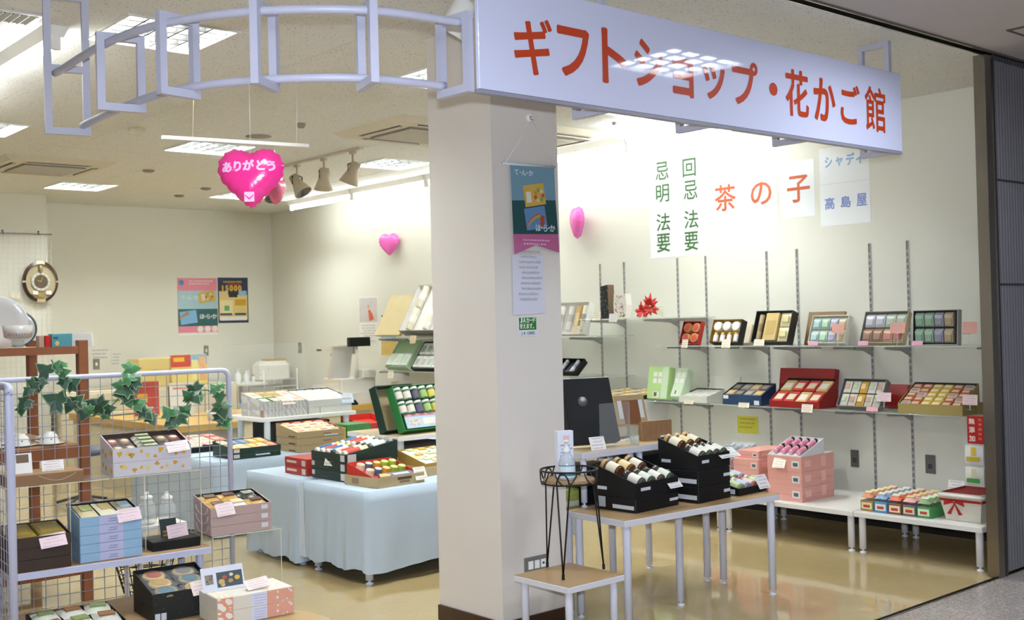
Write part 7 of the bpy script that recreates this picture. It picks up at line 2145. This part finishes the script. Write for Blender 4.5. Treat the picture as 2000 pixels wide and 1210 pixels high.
# ------------------------------------------------------------------ back wall: posters, notices, switches
def back_sheet(name, label, q, m, cat, extra=None):
    (x0, z0), (x1, z1) = q
    t = thing(name, label, cat, TM((x0, YF, z0)))
    ob('sheet', MB().box((0, -.003, 0), (x1 - x0, -.0004, z1 - z0), m), t)
    if extra:
        extra(t, x1 - x0, z1 - z0)
    return t
def rect(t, x0, z0, x1, z1, m, name='print', y=-.0036):
    ob(name, MB().quad([(x0, y, z0), (x1, y, z0), (x1, y, z1), (x0, y, z1)], m), t)
def poster_a(t, w, h):
    rect(t, 0, h * .40 + .0, w, h * .78, mat('#a8c6cf', .5), 'blue_band')
    rect(t, 0, h * .86, w, h * .995, mat('#e08a9c', .5), 'pink_band')
    rect(t, 0, h * .16, w, h * .46, mat('#245a5a', .5), 'green_band', -.0038)
    rect(t, 0, 0.0, w, h * .045, WHITE, 'white_edge')
    n = 20
    ob('round_mark', MB().add([(w * .1 + .03 * math.cos(k * 2 * PI / n), -.0042, h * .92 + .03 * math.sin(k * 2 * PI / n)) for k in range(n)][::-1], [tuple(range(n))], mat('#4f86b5', .5)), t)
    mb = MB(); tilted(mb, w * .73, h * .67, .20, .125, .15, mat('#cba94a', .5), -.0043)
    for k in range(6):
        a = k * PI / 3
        tilted(mb, w * .79 + .036 * math.cos(a), h * .67 + .034 * math.sin(a), .024, .024, a, mat(('#b5603a', '#d9c9a0', '#8aa05a')[k % 3], .5), -.0047)
    tilted(mb, w * .64, h * .66, .045, .08, .1, mat('#d9cfc3', .5), -.0047)
    ob('card_print', mb, t)
    mb = MB(); tilted(mb, w * .26, h * .315, .20, .145, .12, mat('#7fb0d8', .5), -.0043)
    for k, cc in enumerate(('#b5563a', '#c79a45', '#7d9a5a')):
        pts = [(w * .36 - .17 * math.cos(q) * (1 - k * .08), h * .24 + .11 * math.sin(q) * (1 - k * .08)) for q in [.3 + .2 * j for j in range(6)]]
        for j in range(5):
            (xa, za), (xb, zb) = pts[j], pts[j + 1]
            mb.quad([(xa, -.0047, za - .012), (xb, -.0047, zb - .012), (xb, -.0047, zb), (xa, -.0047, za)], mat(cc, .5))
    ob('card_print', mb, t)
    mb = MB()
    text_line(mb, 'て・ん・か', w * .07, h * .63, .055, W2, .02, -.0044, step=.72)
    text_line(mb, 'ほ・ら・か', w * .53, h * .29, .062, W2, .03, -.0044, step=.62)
    scribble(mb, w * .75, .06, W2, 2, -.0044, 3, w * .2, h * .88, .8)
    ob('lettering', mb, t)
    for k in range(3):
        ob('round_print', MB().add([(w * (.55 + .185 * k) + .036 * math.cos(q * 2 * PI / n), -.0042, h * .105 + .036 * math.sin(q * 2 * PI / n)) for q in range(n)][::-1], [tuple(range(n))], mat('#e8dcd4', .5)), t)
back_sheet('wall_poster', 'tall pink, pale blue and dark green poster on the back wall', ((5.392, 1.325), (5.868, 1.97)), mat('#e08a9c', .5), 'poster', poster_a)
def poster_b(t, w, h):
    rect(t, .012, .04, w - .012, h * .62, mat('#dcc47c', .5), 'yellow_field')
    rect(t, .02, h * .2, w * .48, h * .5, mat('#e6d9a8', .5), 'pale_panel', -.004)
    rect(t, w * .55, h * .38, w - .03, h * .52, mat('#c99a2c', .5), 'gold_panel', -.004)
    rect(t, .02, h * .055, w - .02, h * .14, WHITE, 'white_panel', -.004)
    rect(t, .02, h * .17, w * .45, h * .215, mat('#3a4660', .5), 'dark_strip', -.0044)
    rect(t, w * .54, h * .17, w - .03, h * .215, mat('#3a4660', .5), 'dark_strip', -.0044)
    rect(t, .012, h * .60, w * .33, h * .70, mat('#d6c08a', .5), 'photo_print', -.0044)
    rect(t, w * .68, h * .60, w - .02, h * .71, mat('#8fb5d8', .5), 'photo_print', -.0044)
    rect(t, w * .35, h * .565, w * .64, h * .68, mat('#22262e', .5), 'dark_box', -.0046)
    rect(t, w * .2, h * .27, w * .36, h * .38, mat('#5aa05a', .5), 'green_spot', -.0046)
    mb = MB()
    text_line(mb, '15000', w * .1, h * .71, .085, mat('#d8b02c', .5, var=0), .05, -.0046, step=1.02)
    scribble(mb, w * .85, .05, mat('#c9a23a', .5, var=0), 1, -.0046, 9, w * .06, h * .86, .8)
    ob('lettering', mb, t)
    rect(t, w * .35, h * .83, w * .75, h * .86, mat('#b5322c', .5), 'red_strip')
back_sheet('wall_poster', 'navy and yellow poster with the number 15000 on the back wall', ((5.878, 1.455), (6.256, 1.978)), mat('#27304a', .5), 'poster', poster_b)
back_sheet('wall_notice', 'small white printed sheet on the back wall right of the wooden rack top', ((4.40, 1.10), (4.615, 1.245)), mat('#dedcd2', .6), 'notice', lambda t, w, h: ob('print', (lambda mb: (scribble(mb, w, h * .8, GREYINK, 3, -.004, 3), mb)[1])(MB()), t))
back_sheet('wall_notice', 'narrow white printed sheet on the back wall beside the small notice', ((4.625, 1.03), (4.74, 1.20)), mat('#dedcd2', .6), 'notice', lambda t, w, h: ob('print', (lambda mb: (scribble(mb, w, h * .8, GREYINK, 4, -.004, 5), mb)[1])(MB()), t))
for (x, z, w, h, lb) in ((4.255, 1.095, .07, .115, 'grey light switch on the back wall behind the rack post'), (4.43, .995, .07, .11, 'grey socket plate on the back wall right of the rack post'), (5.69, 1.09, .055, .115, 'grey switch plate on the back wall below the pink poster')):
    o = thing('light_switch', lb, 'switch', TM((x, YF, z)))
    ob('plate', MB().bbox((0, -.008, 0), (w, -.0003, h), mat('#8a857a', .4, metal=.3), .002), o)
    ob('rocker', MB().box((w * .35, -.011, h * .35), (w * .65, -.008, h * .65), CARDWHITE), o)
# on the long wall behind the till
for (yl, z, w, h, lb) in ((11.375, 1.09, .07, .12, 'narrow grey switch plate nearest the back corner of the long wall'), (10.275, 1.09, .075, .12, 'narrow grey switch plate behind the till'), (9.165, 1.09, .06, .12, 'narrow grey switch plate beside the green gift box')):
    o = thing('light_switch', lb, 'switch', TM((XW, yl, z), -90))
    ob('plate', MB().bbox((0, -.008, 0), (w, -.0003, h), mat('#77746c', .4, metal=.3), .002), o)
    ob('rocker', MB().box((w * .3, -.010, h * .3), (w * .7, -.008, h * .7), mat('#9a978c', .4)), o)
def wall_thing(name, label, yl, yr, z0, z1, m, cat, extra=None):
    t = thing(name, label, cat, TM((XW, yl, z0), -90))
    ob('sheet', MB().box((0, -.003, 0), (yl - yr, -.0004, z1 - z0), m), t)
    if extra:
        extra(t, yl - yr, z1 - z0)
def cal_a(t, w, h):
    rect(t, .012, h * .44, w - .012, h * .97, mat('#c9c2bf', .5, var=.15, scale=8), 'picture')
    ob('red_robe_print', MB().add([(w * .55, -.004, h * .46), (w * .8, -.004, h * .5), (w * .72, -.004, h * .62), (w * .58, -.004, h * .72), (w * .5, -.004, h * .7)], [(0, 1, 2, 3, 4)], mat('#c75a3c', .5)), t)
    ob('head_print', MB().add([(w * .52 + .02 * math.cos(k), -.0042, h * .78 + .022 * math.sin(k)) for k in range(6)][::-1], [tuple(range(6))], mat('#c9a27a', .5)), t)
    mb = MB(); scribble(mb, w, h * .4, GREYINK, 7, -.004, 12); ob('date_grid', mb, t)
wall_thing('wall_calendar', 'tall wall calendar with a picture of a figure in red above its dates', 10.10, 9.74, 1.21, 1.69, mat('#e6e3da', .5), 'calendar', cal_a)
def cal_b(t, w, h):
    rect(t, 0, h * .9, w, h, mat('#2f6a4a', .5), 'green_edge')
    rect(t, w * .06, h * .62, w * .5, h * .78, mat('#d98a8a', .5), 'red_print')
    mb = MB(); scribble(mb, w, h * .55, GREYINK, 4, -.004, 13); ob('date_print', mb, t)
wall_thing('wall_calendar', 'small calendar with a green top edge partly behind the tan lid', 9.68, 9.40, 1.29, 1.49, mat('#e3e2da', .5), 'calendar', cal_b)
def cal_c(t, w, h):
    rect(t, 0, h * .12, w, h * .75, mat('#d6b668', .5, var=.2, scale=20), 'yellow_print')
    rect(t, 0, h * .75, w, h, mat('#9ab5c9', .5, var=.3, scale=30), 'top_print')
wall_thing('wall_poster', 'small yellow and blue printed sheet hanging below the calendars', 9.69, 9.42, 1.05, 1.28, mat('#e3dcc4', .5), 'poster', cal_c)
wall_thing('wall_notice', 'white slip clipped under the tan lid shelf', 9.39, 9.15, 1.19, 1.28, mat('#e6e3d8', .5), 'notice')
wall_thing('wall_notice', 'pale slip pinned below the tall calendar', 9.98, 9.80, 1.12, 1.19, mat('#dfe0d2', .5), 'notice')
wall_thing('wall_notice', 'long white slip low on the wall beside the till', 9.62, 9.52, .88, 1.03, mat('#e0ddd0', .5), 'notice')
wall_thing('wall_notice', 'small white slip right of the long one beside the till', 9.46, 9.38, .92, 1.02, mat('#e3e2d8', .5), 'notice')

# ------------------------------------------------------------------ service counter and things on it
CW = mat('#c19a52', .45, var=.1, scale=5)
CBODY = mat('#cfc4a6', .5)
for (x0, y0, x1, y1, lb) in ((3.80, 8.55, 4.42, 10.9, 'long service counter running to the back, wooden edge'), (4.43, 9.2, 6.45, 9.78, 'service counter below the till, wooden edge')):
    t = thing('service_counter', lb, 'counter', TM((x0, y0, 0)), 'service counters')
    w, d = x1 - x0, y1 - y0
    ob('counter_top', MB().bbox((0, 0, .57), (w, d, .625), CW, .004), t)
    ob('front_panel', MB().box((.03, .03, 0), (w - .03, d - .03, .5699), CBODY), t)
CT = .6255
t = thing('leaflet_stand', 'red and gold printed brochure standing on the long counter behind the ivy', 'leaflet', TM((4.03, 9.9, CT), -20) @ Matrix.Rotation(math.radians(-10), 4, 'X'))
ob('sheet', MB().box((0, 0, 0), (.22, .004, .31), mat('#b5452c', .4, var=.35, scale=16)), t)
ob('gold_print', MB().quad([(.03, -.0006, .12), (.12, -.0006, .12), (.12, -.0006, .2), (.03, -.0006, .2)], mat('#d6a83c', .4)), t)
t = thing('leaflet_stand', 'white printed brochure standing on the long counter right of the red one', 'leaflet', TM((4.22, 9.55, CT), -15) @ Matrix.Rotation(math.radians(-10), 4, 'X'))
ob('sheet', MB().box((0, 0, 0), (.21, .004, .30), mat('#e6e4dc', .5)), t)
ob('red_print', MB().quad([(.03, -.0006, .24), (.18, -.0006, .24), (.18, -.0006, .255), (.03, -.0006, .255)], mat('#d98a78', .4)), t)
for k, (x, y, s, c, lb) in enumerate(((4.28, 8.85, .05, '#e3e1da', 'small white pot on the near end of the long counter'), (4.34, 8.68, .03, '#c0352c', 'small red block on the near end of the long counter'))):
    t = thing('desk_pot', lb, 'pot', TM((x, y, CT)))
    ob('body', MB().lathe([(s * .7, 0), (s * .8, .004), (s, s * 1.5), (s * .9, s * 1.6), (s * .75, s * .3)], mat(c, .4), 14), t)
o = thing('flat_tray', 'grey flat tray lying on the long counter left of the red brochure', 'tray', TM((3.9, 10.1, CT), 10))
ob('base', MB().bbox((0, 0, 0), (.30, .22, .012), mat('#77746e', .4), .003), o)
ob('inset', MB().box((.012, .012, .0122), (.288, .208, .0135), mat('#94918a', .5)), o)

# cabinets along the back wall
CABM = mat('#d9cfb4', .5)
def cabinet(label, x0, y0, w, d, h, cols, rows, m=CABM):
    t = thing('drawer_cabinet', label, 'cabinet', TM((x0, y0, 0)), 'office cabinets')
    ob('body', MB().bbox((0, .018, 0), (w, d, h), m, .003), t)
    for i in range(cols):
        for j in range(rows):
            dw, dh = w / cols, (h - .06) / rows
            dr = ob('drawer', MB().bbox((i * dw + .004, 0, .04 + j * dh + .003), ((i + 1) * dw - .004, .0175, .04 + (j + 1) * dh - .003), m, .002), t)
            ob('label_slot', MB().box((i * dw + dw * .4, -.003, .04 + (j + .62) * dh), (i * dw + dw * .6, -.0002, .04 + (j + .72) * dh), mat('#8aa05a', .4)), dr)
cabinet('beige drawer cabinet against the back wall seen through the mesh panel', 3.83, 11.2, 1.1, .7, .80, 3, 3)
cabinet('beige cabinet below the yellow carton and the colourful poster board', 4.96, 11.2, .75, .7, .80, 2, 2)
closed_box('pale yellow carton on the back cabinet, left of the colourful board', (4.64, 11.25, .801), 0, .40, .3, .30, mat('#d6c07c', .55), cat='carton', name='carton', lidh=.12)
t = thing('notice_board', 'colourful red, blue and yellow printed board standing on the back cabinet', 'board', TM((4.98, 11.22, .801)) @ Matrix.Rotation(math.radians(-4), 4, 'X'))
ob('board', MB().box((0, 0, 0), (.40, .006, .33), mat('#dcc878', .5, var=.15, scale=9)), t)
rect(t, 0, .21, .22, .325, mat('#b9483a', .5, var=.3, scale=30), 'red_print', -.0006)
rect(t, .03, .255, .15, .30, mat('#d8b03c', .5), 'title_print', -.0012)
rect(t, .22, .22, .40, .325, mat('#8fb0c9', .5, var=.3, scale=30), 'blue_print', -.0006)
rect(t, .23, .06, .30, .27, mat('#e0d58a', .5), 'list_print', -.0014)
rect(t, .31, .05, .39, .30, mat('#d9a878', .5, var=.25, scale=30), 'side_print', -.0014)
rect(t, 0, .2, .22, .212, mat('#c2382c', .5), 'red_line', -.0014)
# low office shelf with bottles and files
t = thing('office_shelf', 'low white office shelf with files and cleaning bottles on top, at the back', 'shelf', TM((5.74, 11.25, 0)))
ob('frame', MB().box((0, 0, .76), (.36, .6, .785), WHITE).box((0, 0, .5), (.36, .6, .52), WHITE).box((0, .58, 0), (.36, .6, .76), CABM).box((0, 0, 0), (.015, .58, .76), CABM), t)
for (x, w, h, c, lb) in ((.03, .14, .05, '#8fb5d9', 'pale blue file lying on the low office shelf'), (.19, .15, .09, '#5a5a62', 'dark grey file box on the low office shelf')):
    closed_box(lb, (5.74 + x, 11.28, .5202), 0, w, .25, h, mat(c, .5), cat='file', name='file_box', lidh=h + .0002)
for (x, s, c, lb) in ((5.80, .035, '#b9c9c4', 'spray bottle with a pale green head on the low office shelf'), (5.90, .03, '#e3e3de', 'white bottle on the low office shelf'), (5.98, .02, '#a8443a', 'small red-capped bottle on the low office shelf')):
    t = thing('cleaning_bottle', lb, 'bottle', TM((x, 11.35, .7855)))
    h = s * 4.4
    ob('body', MB().lathe([(s * .9, 0), (s, .006), (s, h * .6), (s * .4, h * .78), (s * .4, h * .84)], mat('#dfe2e0', .3), 14), t)
    ob('cap', MB().lathe([(s * .45, h * .84), (s * .45, h), (s * .2, h * 1.02)], mat(c, .4), 12), t)
# white wire rack with a dotted bag, at the back corner
t = thing('wire_rack', 'white wire shelf rack in the back corner under the dotted bag', 'rack', TM((6.115, 11.35, 0)))
for x, y in ((0, 0), (.42, 0), (0, .35), (.42, .35)):
    ob('post', MB().tube([(x, y, 0), (x, y, .92)], .008, WHITE, 6), t)
for z in (.35, .5, .62, .72, .80):
    ob('shelf_bar', MB().box((.012, .0, z), (.408, .35, z + .008), mat('#d8d5ca', .5)), t)
t2 = thing('shopping_bag', 'white bag with grey-green dots slumped on the wire rack', 'bag', TM((6.12, 11.42, .81)))
mb = MB().bbox((0, 0, 0), (.40, .25, .2), spotted('#e3e1d6', '#8d9a80', 26, .16), .05)
ob('bag', mb, t2)
ob('flat_box', MB().bbox((.12, .04, .2), (.34, .2, .225), mat('#b0925c', .6), .003), t2)
for (x, y, w, h, lb) in ((5.93, 10.75, .34, .36, 'white corrugated panel standing behind the cream gift box'), (6.18, 10.6, .0, .0, '')):
    if lb:
        o = ob('white_panel', MB().bbox((0, 0, 0), (w, .02, .72), mat('#dcdad2', .6), .002), None, TM((x, y, 0), -6))
        tag(o, lb, 'panel')
ct = thing('waste_bin', 'pale round bin beside the white panel, behind the gift boxes', 'bin', TM((6.425, 10.75, 0)))
ob('drum', MB().lathe([(.10, 0), (.12, .01), (.13, .70), (.122, .70), (.10, .05)], mat('#cfccc6', .5), 20), ct)
# till
TILL = mat('#dedbd2', .4)
t = thing('cash_register', 'white cash register with a black customer display on a stalk', 'cash register', TM((5.86, 9.32, CT)))
ob('drawer_base', MB().bbox((0, 0, 0), (.46, .42, .11), TILL, .006), t)
ob('body', MB().bbox((.03, .06, .1102), (.43, .40, .25), TILL, .01), t)
ob('printer', MB().bbox((.26, .03, .2502), (.42, .2, .33), TILL, .008), t)
ob('screen', MB().prism([(.24, .2502), (.30, .2502), (.20, .56), (.17, .56)], mat('#d2d0ca', .4), 'x', .02, .24), t)
ob('screen_top', MB().box((.01, .14, .5602), (.25, .26, .575), TILL), t)
ob('display_stalk', MB().tube([(.20, .04, .25), (.20, .04, .56)], .014, TILL, 8), t)
ob('customer_display', MB().bbox((.10, .0, .56), (.34, .06, .65), BLACKG, .006), t)
t = thing('card_rack', 'cream rack of folded cards with a small red flower print beside the till', 'card rack', TM((5.52, 9.26, CT), -8))
for k in range(2):
    ob('card', MB().box((.13 * k, .03, 0), (.13 * k + .12, .034, .19 - .03 * k), mat('#e6ddc6', .5)), t)
    ob('front_card', MB().box((.13 * k + .01, 0, 0), (.13 * k + .115, .004, .11), mat('#e0d6bd', .5)), t)
ob('flower_print', MB().quad([(.07, .0294, .14), (.095, .0294, .14), (.095, .0294, .165), (.07, .0294, .165)], mat('#c24a48', .5)), t)
ob('holder', MB().box((-.01, -.006, -.0), (.27, -.002, .03), PLASTIC).box((-.01, .04, 0), (.27, .043, .22), PLASTIC), t)
t = thing('telephone', 'black telephone handset on the counter below the till', 'telephone', TM((5.83, 9.205, CT)))
ob('handset', MB().tube(spline([(-.02, .03, .012), (.0, .02, .035), (.06, .02, .045), (.11, .02, .035), (.13, .03, .012)]), .012, BLACK, 8), t)
ob('cradle', MB().bbox((-.03, .005, 0), (.14, .10, .02), BLACK, .004), t)
# black leaflet holder and box between till and green box
closed_box('black sloping card box beside the till under the pale green box', (6.36, 9.26, CT), -4, .16, .14, .15, CHARC, cat='box', name='small_box', lidh=.1502)
card((6.38, 9.24, CT + .128), -10, .09, .07, CARDCREAM, 'cream card standing over the black sloping box', -10)
# clear partition hanging over the counter
t = thing('acrylic_partition', 'clear acrylic screen standing on the counter left of the till', 'screen', TM((4.62, 9.24, CT), 0))
ob('pane', MB().box((0, 0, 0), (.80, .004, .62), ACRYL), t)
ob('foot', MB().box((.05, -.06, 0), (.056, .08, .05), ACRYL).box((.74, -.06, 0), (.746, .08, .05), ACRYL), t)
wall_thing('wall_sticker', 'small green and white card sticker on the long wall left of the till', 10.70, 10.60, 1.02, 1.10, mat('#dfe2dc', .4), 'sticker', lambda t, w, h: rect(t, .01, h * .5, w - .01, h - .01, mat('#4f9a4f', .4), 'green_print'))
wall_thing('wall_sticker', 'narrow dark green strip sticker on the long wall left of the till', 10.98, 10.68, 1.115, 1.135, mat('#d9d2b8', .4), 'sticker', lambda t, w, h: rect(t, 0, 0, w * .35, h, mat('#2f5a50', .4), 'green_print'))
# round stool seen below the rack
t = thing('office_stool', 'office stool with a slate blue seat behind the rack', 'stool', TM((3.30, 9.2, 0)))
ob('seat', MB().lathe([(.05, .40), (.17, .40), (.185, .43), (.17, .455), (.001, .46)], mat('#5d6674', .6), 22), t)
ob('column', MB().cyl((0, 0, .06), .025, .339, STEEL), t)
for k in range(5):
    a = k * 2 * PI / 5
    ob('foot', MB().tube([(.02 * math.cos(a), .02 * math.sin(a), .07), (.2 * math.cos(a), .2 * math.sin(a), .025)], .012, INK, 6), t)
